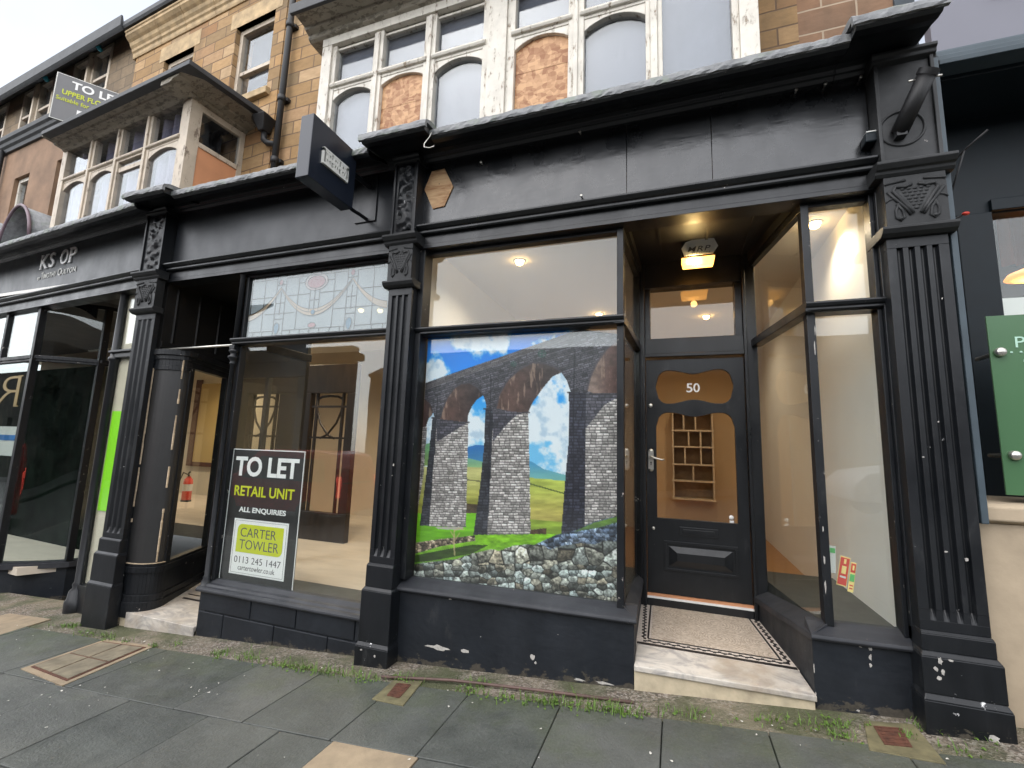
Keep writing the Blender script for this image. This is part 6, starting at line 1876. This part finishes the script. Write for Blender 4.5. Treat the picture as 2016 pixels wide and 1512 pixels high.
def rounded(x0, x1, z0, z1, rs_):
    pts = []
    for (cx_, cz_, a0), r_ in zip(((x1, z1, 0), (x0, z1, 90), (x0, z0, 180), (x1, z0, 270)), rs_):
        sx, sz = (-1 if cx_ == x1 else 1), (-1 if cz_ == z1 else 1)
        for i in range(6):
            a_ = R(a0 + 90 * i / 5)
            pts.append((cx_ + sx * r_ + r_ * math.cos(a_), cz_ + sz * r_ + r_ * math.sin(a_)))
    return pts
MB().prism(rounded(-3.785, -3.245, 0.500, 0.745, (0.002, 0.05, 0.002, 0.05)), BY - 0.005, BY - 0.0028).build('logo_field', 'lime', pl)
t = MB(); flat_text(t, 'CARTER', -3.745, -3.325, 0.635, 0.715, BY - 0.005, 0.0012, -0.002, 0, 1.0); t.build('lettering', 'grey_txt', pl); t = MB(); flat_text(t, 'TOWLER', -3.745, -3.285, 0.530, 0.612, BY - 0.005, 0.0012, -0.002); t.build('lettering', 'grey_txt', pl)
t = MB(); flat_text(t, '0113 245 1447', -3.79, -3.245, 0.408, 0.465, BY - 0.003, 0.0012, -0.004); t.build('lettering', 'grey_txt', pl); t = MB(); flat_text(t, 'cartertowler.co.uk', -3.735, -3.305, 0.348, 0.392, BY - 0.003, 0.0012, -0.002); t.build('lettering', 'grey_txt', pl)

# board on the upper storey
ub = thing('to_let_board', 'grey agents board with white and lime lettering above the cream bay roof', 'sign', (0, 0, 0))
o0 = Vector((-7.40, -0.20, 5.47)); ud = Vector((0.57, 0.82, 0.0)).normalized(); nd = Vector((ud.y, -ud.x, 0))
ub.location = o0; LOC[ub] = o0
WB, HB = 0.90, 0.64
def onb(a, h, d): return o0 + ud * a + Vector((0, 0, 1)) * h + nd * d
m = MB(); m.hexa([onb(0, 0, 0), onb(WB, 0, 0), onb(WB, 0, -0.025), onb(0, 0, -0.025)], [onb(0, HB, 0), onb(WB, HB, 0), onb(WB, HB, -0.025), onb(0, HB, -0.025)]); m.build('panel', 'grey_board', ub)
m = MB()
for a0, a1, h0, h1 in ((0, WB, HB - 0.008, HB), (0, 0.01, 0, HB - 0.008), (0.01, WB, 0, 0.008)):
    m.hexa([onb(a0, h0, 0.002), onb(a1, h0, 0.002), onb(a1, h0, -0.026), onb(a0, h0, -0.026)], [onb(a0, h1, 0.002), onb(a1, h1, 0.002), onb(a1, h1, -0.026), onb(a0, h1, -0.026)])
m.build('edge', 'offwhite', ub)
def btext(body, a0, a1, h0, h1, mt, bold):
    t = MB(); text(t, body, lambda a, b_, c_: onb(a0 + (a1 - a0) * a, h0 + (h1 - h0) * b_, 0.001 + 0.003 * c_), bold); t.build('lettering', mt, ub)
btext('TO LET', 0.15, 0.66, 0.475, 0.585, 'white', 0.03)
btext('UPPER FLOORS', 0.075, 0.60, 0.365, 0.435, 'lime', 0.02)
btext('Suitable for various uses', 0.03, 0.70, 0.275, 0.33, 'lime', 0.01)
m = MB(); m.hexa([onb(.24, 0.02, 0.003), onb(.62, 0.02, 0.003), onb(.62, .02, 0), onb(.24, .02, 0)], [onb(.24, .21, 0.003), onb(.62, .21, 0.003), onb(.62, .21, 0), onb(.24, .21, 0)]); m.build('white_panel', 'white', ub)
m = MB(); m.hexa([onb(.28, 0.09, 0.006), onb(.58, 0.09, 0.006), onb(.58, .09, .002), onb(.28, .09, .002)], [onb(.28, .185, 0.006), onb(.58, .185, 0.006), onb(.58, .185, .002), onb(.28, .185, .002)]); m.build('logo_field', 'lime', ub)
m = MB(); m.tube([onb(WB - 0.05, 0.5, -0.012), onb(WB + 0.05, 0.5, -0.012)], 0.02, 6); m.tube([onb(WB - 0.05, 0.1, -0.012), onb(WB + 0.05, 0.1, -0.012)], 0.02, 6); m.build('bracket', 'steel', ub)

# projecting box sign on the signboard
bs = thing('projecting_sign', 'dark square box sign with a white slab lettered bar, projecting over the pavement', 'sign', (-2.55, -0.25, 3.42))
MB().box(-2.605, -2.487, -0.765, -0.27, 3.425, 3.925).build('sign_box', 'sign_navy', bs, 0.004)
wd = MB()
def side(a, b_, c_): return (-2.489 + 0.020 * c_, -0.655 + 0.285 * a, 3.605 + 0.115 * b_)
text(wd, 'TBEHEBHEBT', side, 0.03, 0, 0.86)
for a_ in (0.0, 0.93):
    p = side(a_, 0, 0); q = side(a_ + 0.07, 1, 1)
    wd.box(p[0], q[0], p[1], q[1], p[2] - 0.012, q[2] + 0.004)
p = side(0.02, 0, 0); q = side(0.98, 1, 1)
wd.box(p[0], q[0] + 0.001, p[1], q[1], p[2] - 0.010, p[2] + 0.006); wd.box(p[0], q[0] + 0.001, p[1], q[1], q[2] - 0.004, q[2] + 0.008)
wd.build('lettering', 'offwhite', bs)
m = MB()
m.box(-2.675, -2.455, -0.014, 0.0, 3.452, 3.885)
m.tube([(-2.545, -0.28, 3.78), (-2.545, -0.01, 3.78)], 0.022, 8)
m.tube([(-2.545, -0.28, 3.47), (-2.545, -0.20, 3.462), (-2.55, -0.10, 3.475), (-2.55, -0.01, 3.478)], 0.016, 8)
m.build('wall_bracket', 'black', bs, 0.003)

hx = MB().prism([(-1.976, 3.662), (-1.915, 3.818), (-1.795, 3.822), (-1.704, 3.646), (-1.778, 3.482), (-1.885, 3.474)], -0.010, 0.004)
tag(hx.build('plywood_patch', 'ply'), 'bare plywood hexagon left at the left end of the black signboard', 'plywood patch')
MB().lathe([(0, -0.002), (0.004, -0.002), (0.004, 0.001)], (-1.835, -0.010, 3.69), 8, 'Y').build('nail', 'iron', bpy.data.objects['plywood_patch'])

fs = thing('flagpole_socket', 'black iron flagpole socket slanting on the plain pilaster head by the restaurant', 'flagpole socket', (1.29, -0.10, 3.45))
m = MB()
d_ = Vector((0.135, -0.23, 0.36)).normalized(); p0 = Vector((1.265, -0.115, 3.405))
up_v = d_
m.tube([p0, p0 + d_ * 0.30], 0.044, 18); m.tube([p0 + d_ * 0.285, p0 + d_ * 0.315], 0.050, 18, True, False)
m.tube([p0 + d_ * 0.315, p0 + d_ * 0.27], 0.036, 14, True)
m.build('tube', 'iron', fs)
m = MB(); m.lathe([(0.10, 0.0), (0.105, -0.008), (0.112, -0.008), (0.116, 0.0)], (1.285, -0.101, 3.44), 28, 'Y'); m.box(1.24, 1.29, -0.15, -0.10, 3.37, 3.42); m.build('base_ring', 'capital', fs)
m = MB()
for s_ in (-1, 1): m.tube([p0 + d_ * 0.27 + Vector((s_ * 0.045, 0, 0)), p0 + d_ * 0.27 + Vector((s_ * 0.075, 0, 0))], 0.006, 6)
m.build('clamp_screw', 'steel', fs)
jb = thing('sensor_box', 'small dark sensor box with a worn pale top fixed beside the right pilaster head', 'sensor', (1.15, -0.05, 3.39))
MB().box(1.112, 1.188, -0.085, 0.0, 3.40, 3.462).build('case', 'teal', jb, 0.008)
MB().box(1.118, 1.182, -0.086, -0.004, 3.4615, 3.468).build('worn_top', 'offwhite', jb)
for x_, z_, l_ in ((-0.641, 3.895, 'short steel stud near the top middle of the black signboard'), (-0.624, 3.372, 'steel stud low in the middle of the black signboard'), (0.783, 3.8816, 'left of the two close studs at the right top of the signboard'), (0.945, 3.882, 'right of the two close studs at the right top of the signboard'), (1.135, 3.88, 'steel stud in the top right corner of the signboard'), (-1.45, 3.80, 'steel stud high above and right of the plywood hexagon')):
    s_ = MB().tube([(x_, 0.002, z_), (x_, -0.035, z_)], 0.006, 8)
    s_.lathe([(0.004, -0.036), (0.010, -0.036), (0.010, -0.028), (0.004, -0.028)], (x_, 0, z_), 10, 'Y')
    tag(s_.build('stud', 'steel'), l_, 'stud', 'studs on the signboard')
hk = MB().tube([(-1.735, -0.345, 3.90), (-1.75, -0.35, 3.86), (-1.79, -0.35, 3.815), (-1.788, -0.35, 3.785), (-1.74, -0.35, 3.770), (-1.70, -0.35, 3.776)], 0.0045, 6)
tag(hk.build('wire_hook', 'steel'), 'bent white wire hanging from the cornice beside the middle pilaster', 'wire')

# porch lamp with its lettered card
lp = thing('porch_lamp', 'lit amber porch lamp below a white octagonal card lettered MRP', 'lamp', (0.2, 0.55, 3.2))
cx_ = 0.205
o8 = [(0.072, 3.135), (0.105, 3.185), (0.17, 3.205), (0.255, 3.205), (0.315, 3.195), (0.342, 3.13), (0.305, 3.075), (0.095, 3.070)]
yy = 0.565
MB().prism(o8, yy, yy + 0.006).build('card', 'wall_white', lp)
t = MB(); flat_text(t, 'MRP', 0.118, 0.288, 3.100, 3.142, yy - 0.001, 0.002, 0.004, 0.25, 1.15); flat_text(t, 'DESIGN', 0.15, 0.282, 3.082, 3.094, yy - 0.001, 0.002, 0.0); t.build('lettering', 'grey_txt', lp)
MB().box(0.075, 0.325, yy + 0.008, yy + 0.115, 3.055, 3.195).build('housing', 'dark', lp, 0.008)
MB().hexa([(0.082, yy + 0.002, 2.985), (0.305, yy + 0.002, 2.985), (0.305, yy + 0.105, 3.0), (0.082, yy + 0.105, 3.0)], [(0.072, yy, 3.058), (0.318, yy, 3.058), (0.318, yy + 0.11, 3.055), (0.072, yy + 0.11, 3.055)]).build('lens', 'lamp_body', lp, 0.006)
MB().ball((0.165, yy - 0.004, 3.025), 0.03, 14, 8, (1.5, 0.3, 0.8)).build('bulb', 'lamp_hot', lp)
def lamp(name, loc, e, c, r_=0.04, kind='POINT'):
    l_ = bpy.data.lights.new(name, kind); l_.energy = e; l_.color = c
    if kind == 'POINT': l_.shadow_soft_size = r_
    o = bpy.data.objects.new(name, l_); o.location = loc; col.objects.link(o); return o
lamp('porch_lamp_light', (0.19, yy + 0.05, 2.94), 0.4, (1.0, 0.52, 0.16), 0.03)
def downlight(x, y, z, e, label, c=(1.0, 0.80, 0.56)):
    t = thing('downlight', label, 'light', (x, y, z), 0, 'downlights in the shop ceilings')
    MB().lathe([(0.055, 0.0), (0.055, -0.006), (0.038, -0.006), (0.036, -0.002)], (x, y, z), 20).build('bezel', 'white', t)
    MB().ball((x, y, z - 0.022), 0.036, 14, 8, (1, 1, 0.7)).build('bulb', 'down_hot', t)
    l_ = lamp('downlight_light', (x, y, z - 0.075), e * 2.2, c, 0.03, 'SPOT'); l_.data.spot_size = R(150); l_.data.spot_blend = 0.8; l_.data.shadow_soft_size = 0.03
downlight(-1.36, 0.74, 3.27, 6, 'lit ceiling spot seen through the glass above the viaduct poster')
downlight(1.02, 0.66, 3.27, 6, 'lit ceiling spot seen through the top right window of shop 50')
downlight(-0.9, 2.6, 3.27, 7, 'added ceiling spot warming the room behind the door')  # spot added to give the room its warm light
downlight(0.4, 3.0, 3.27, 7, 'added ceiling spot lighting the shelves behind the door')  # second spot added to light the back wall
downlight(-4.0, 1.82, 3.32, 16, 'left of the two close spots behind the leaded glass')
downlight(-3.75, 1.9, 3.32, 16, 'right of the two close spots behind the leaded glass')
downlight(-5.55, 1.84, 3.32, 16, 'single lit spot behind the left end of the leaded glass')
downlight(-9.3, 3.6, 3.32, 45, 'unseen spot brightening the room behind the side window')  # out of view, turned up to brighten the room behind the side pane
lamp('pendant_light', (2.42, 1.0, 2.76), 2, (1.0, 0.45, 0.1))

# shelves at the back of number 50
sf = thing('shelf_unit', 'built in shelf unit of square pigeonholes against the back wall behind the door', 'shelves', (0.22, 4.3, 0.36))
m = MB(); X0_, X1_, Z0_, Z1_ = -0.03, 0.52, 0.86, 2.14
m.box(X0_, X1_, 4.43, 4.45, Z0_, Z1_); m.build('back', simple('dim shelf back', (0.36, 0.24, 0.13), 0.8), sf)
m = MB()
zs_ = [Z0_, 1.12, 1.36, 1.62, 1.86, Z1_]
for z_ in zs_: m.box(X0_ - 0.02, X1_ + 0.02, 4.16, 4.43, z_ - 0.011, z_ + 0.011)
for i in range(5):
    cuts = [(), (0.5,), (0.30, 0.70), (0.40, 0.70), (0.28, 0.58)][i]
    for u in (0.0, 1.0) + tuple(cuts):
        xx = X0_ + (X1_ - X0_) * u
        m.box(xx - 0.010, xx + 0.010, 4.17, 4.43, zs_[i] + 0.011, zs_[i + 1] - 0.011)
m.build('shelf', 'wall_tan', sf)

# fire notices leaning in the right window
def notice(name, label, x0, z0, w_, h_, lean, draw):
    t = thing(name, label, 'notice', (x0, 0.13, z0))
    a_ = R(lean)
    def P(uu, vv, d): return (x0 + w_ * uu * math.cos(a_) + h_ * vv * math.sin(a_), 0.135 - d + 0.03 * vv, z0 - w_ * uu * math.sin(a_) * 0.9 + h_ * vv * math.cos(a_))
    def quad(u0, u1, v0, v1, m, nm, d):
        MB().hexa([P(u0, v0, d), P(u1, v0, d), P(u1, v0, d - 0.002), P(u0, v0, d - 0.002)], [P(u0, v1, d), P(u1, v1, d), P(u1, v1, d - 0.002), P(u0, v1, d - 0.002)]).build(nm, m, t)
    draw(quad)
def n1(q):
    q(0, 1, 0, 1, 'yellow', 'sheet', 0.0); q(.06, .94, .04, .96, 'red', 'red_field', .0025)
    q(.4, .62, .76, .92, 'yellow', 'symbol', .005); q(.28, .72, .42, .68, 'yellow', 'symbol', .005); q(.2, .8, .28, .34, 'offwhite', 'symbol', .005)
def n2(q):
    q(0, 1, 0, 1, 'yellow', 'sheet', 0.0); q(.1, .9, .66, .96, 'red', 'red_field', .0025); q(.35, .65, .74, .9, 'yellow', 'symbol', .005); q(.1, .9, .36, .6, 'green_print', 'green_field', .0025); q(.2, .8, .10, .14, 'red', 'text_line', .0025); q(.2, .8, .20, .24, 'red', 'text_line', .0025)
def n3(q):
    q(0, 1, 0, 1, 'offwhite', 'sheet', 0.0); q(.2, .9, .74, .92, 'green_print', 'green_field', .0025)
notice('fire_notice', 'red fire action notice leaning inside the right window of shop 50', 0.872, 0.782, 0.050, 0.165, 14, n1)
notice('fire_notice', 'narrow red and green fire notice right of the red one', 0.925, 0.750, 0.028, 0.165, 13, n2)
notice('fire_notice', 'white notice half hidden behind the window post left of the red notice', 0.838, 0.845, 0.036, 0.150, 6, n3)

# pavement ironwork
hc = thing('cellar_hatch', 'stone framed four panel cellar hatch set in the pavement by the left doorway', 'hatch', (-4.34, -0.6, gz(-4.34)))
q = [(-4.655, -0.875), (-3.995, -0.955), (-4.105, -0.285), (-4.70, -0.305)]
cxq, cyq = sum(p[0] for p in q) / 4, sum(p[1] for p in q) / 4
def ins(k): return [(cxq + (p[0] - cxq) * k, cyq + (p[1] - cyq) * k) for p in q]
MB().slab(q, lambda x, y: gz(x) - 0.06, lambda x, y: gz(x) + 0.0045).build('stone_frame', 'pale_slab', hc)
MB().slab(ins(0.86), lambda x, y: gz(x) - 0.03, lambda x, y: gz(x) + 0.0085).build('iron_frame', 'rust', hc)
k = ins(0.80)
def bil(u, v): 
    a_ = Vector(k[0]).lerp(Vector(k[1]), u); b_ = Vector(k[3]).lerp(Vector(k[2]), u); p = a_.lerp(b_, v); return (p.x, p.y)
m = MB()
for u0, u1 in ((0.0, 0.485), (0.515, 1.0)):
    for v0, v1 in ((0.0, 0.485), (0.515, 1.0)):
        m.slab([bil(u0, v0), bil(u1, v0), bil(u1, v1), bil(u0, v1)], lambda x, y: gz(x) - 0.02, lambda x, y: gz(x) + 0.0125)
m.build('inset_tile', simple('worn concrete inset', (0.17, 0.145, 0.10), 0.8, var=0.35, scale=9, bump=0.4), hc)
for (qs, rs2, lab) in (([(-1.79, -0.53), (-1.555, -0.55), (-1.60, -0.245), (-1.80, -0.285)], [(-1.72, -0.475), (-1.625, -0.485), (-1.645, -0.315), (-1.75, -0.32)], 'small rusty drain cover in the paving below the viaduct poster'), ([(0.83, -0.36), (1.105, -0.39), (1.115, -0.07), (0.895, -0.09)], [(0.91, -0.30), (1.02, -0.295), (1.04, -0.135), (0.92, -0.14)], 'small rusty drain cover in the paving below the right pilaster')):
    t = thing('drain_cover', lab, 'drain cover', (qs[0][0], qs[0][1], gz(qs[0][0])), 0, 'drain covers')
    MB().slab(qs, lambda x, y: gz(x) - 0.03, lambda x, y: gz(x) + 0.0055).build('surround', simple('mossy stone surround', (0.13, 0.115, 0.06), 0.85, var=0.35, scale=14, bump=0.4), t, 0.003)
    m = MB(); m.slab(rs2, lambda x, y: gz(x) - 0.02, lambda x, y: gz(x) + 0.0095)
    for i in range(5):
        v_ = (i + 0.5) / 5
        a_ = Vector(rs2[0]).lerp(Vector(rs2[3]), v_); b_ = Vector(rs2[1]).lerp(Vector(rs2[2]), v_)
        m.slab([(a_.x + 0.012, a_.y), (b_.x - 0.012, b_.y), (b_.x - 0.012, b_.y + 0.012), (a_.x + 0.012, a_.y + 0.012)], lambda x, y: gz(x), lambda x, y: gz(x) + 0.0125)
    m.build('iron_lid', 'rust', t)
cb = MB().tube([(-1.90, -0.275, gz(-1.9) + 0.012), (-1.4, -0.215, gz(-1.4) + 0.018), (-0.8, -0.20, gz(-0.8) + 0.016), (-0.25, -0.18, gz(-0.25) + 0.004)], 0.009, 6)
tag(cb.build('buried_cable', simple('reddish cable', (0.10, 0.06, 0.05), 0.6, var=0.3)), 'reddish brown cable lying along the foot of the shop front', 'cable')

# weeds along the foot of the fronts
def weeds():
    v, f = [], []
    cl = [(random.uniform(-5.2, 1.3), -0.27 + random.uniform(-.05, .08), random.uniform(.03, .12), random.randint(8, 26)) for _ in range(26)]
    cl += [(-2.62, -0.30, .34, 130), (-2.35, -0.30, .22, 70), (-1.98, -0.33, .10, 40), (-1.72, -0.26, .14, 45), (-1.25, -0.29, .12, 40), (-1.0, -0.32, .10, 25), (-0.78, -0.31, .15, 90), (-0.50, -0.30, .20, 110), (-0.30, -0.30, .15, 70), (-0.95, -0.30, .4, 40), (-3.43, -0.255, .06, 35), (-3.2, -0.26, .2, 15), (-5.50, -0.20, .16, 60), (-5.4, -0.15, .10, 30), (0.45, -0.20, .12, 30), (0.78, -0.15, .14, 40), (0.64, -0.17, .2, 20), (1.16, -0.09, .08, 35), (1.36, -0.12, .06, 25), (-2.1, -0.32, .25, 30), (0.1, -0.26, .2, 20)]
    for cx_, cy_, sp, n in cl:
        for _ in range(n):
            x_ = cx_ + random.gauss(0, sp * 0.5); y_ = cy_ + random.gauss(0, 0.028)
            z_ = gz(x_) - 0.004
            h_ = random.uniform(0.015, 0.06) * (1.25 if n > 60 else 0.9)
            a_ = random.uniform(0, 6.283); ln = random.uniform(0.2, 1.0) * h_
            w_ = random.uniform(0.0014, 0.0032)
            dx, dy = math.cos(a_), math.sin(a_)
            b = len(v)
            px_, py_ = -dy * w_, dx * w_
            v += [(x_ - px_, y_ - py_, z_), (x_ + px_, y_ + py_, z_), (x_ + dx * ln * .35 + px_ * .8, y_ + dy * ln * .35 + py_ * .8, z_ + h_ * .6), (x_ + dx * ln * .35 - px_ * .8, y_ + dy * ln * .35 - py_ * .8, z_ + h_ * .6), (x_ + dx * ln, y_ + dy * ln, z_ + h_ * .92)]
            f += [(b, b + 1, b + 2, b + 3), (b + 3, b + 2, b + 4)]
            if random.random() < 0.25:
                r_ = random.uniform(.005, .011); b = len(v)
                v += [(x_ + r_ * math.cos(k) + dx * ln * .4, y_ + r_ * math.sin(k) + dy * ln * .4, z_ + h_ * .35 + r_ * .4 * math.sin(k * 2)) for k in (0, 1.05, 2.1, 3.14, 4.2, 5.2)]
                f += [(b, b + 1, b + 2, b + 3, b + 4, b + 5)]
    mb = MB(); mb.add(v, f)
    tag(mb.build('weeds', 'grass', fix=False), 'grass and small weeds growing along the foot of the shop fronts', 'weeds', kind='stuff')
weeds()
# fallen petals and litter flecks
def petals():
    v, f = [], []
    CLS = [(random.uniform(-7, 2.2), -0.25 - abs(random.gauss(0, 0.7)), random.uniform(0.05, 0.6)) for _ in range(34)]
    for _ in range(190):
        kx = random.choice(CLS); x_ = kx[0] + random.gauss(0, kx[2]); y_ = min(-0.24, kx[1] + random.gauss(0, kx[2]))
        if y_ < -3: continue
        r_ = random.uniform(0.0035, 0.009) * (1.0 if random.random() < .8 else 1.5)
        a_ = random.uniform(0, 6.283); z_ = gz(x_) + random.uniform(0.003, 0.006); b = len(v)
        for k in range(7):
            t = 2 * math.pi * k / 7
            ex, ey = r_ * math.cos(t), 0.55 * r_ * math.sin(t)
            v.append((x_ + ex * math.cos(a_) - ey * math.sin(a_), y_ + ex * math.sin(a_) + ey * math.cos(a_), z_ + 0.0015 * math.sin(t * 2)))
        f.append(tuple(range(b, b + 7)))
    mb = MB(); mb.add(v, f)
    tag(mb.build('petals', simple('fallen petal', (0.55, 0.53, 0.48), 0.7, var=0.3, scale=30), fix=False), 'small pale petals scattered over the dark paving', 'petals', kind='stuff')
petals()
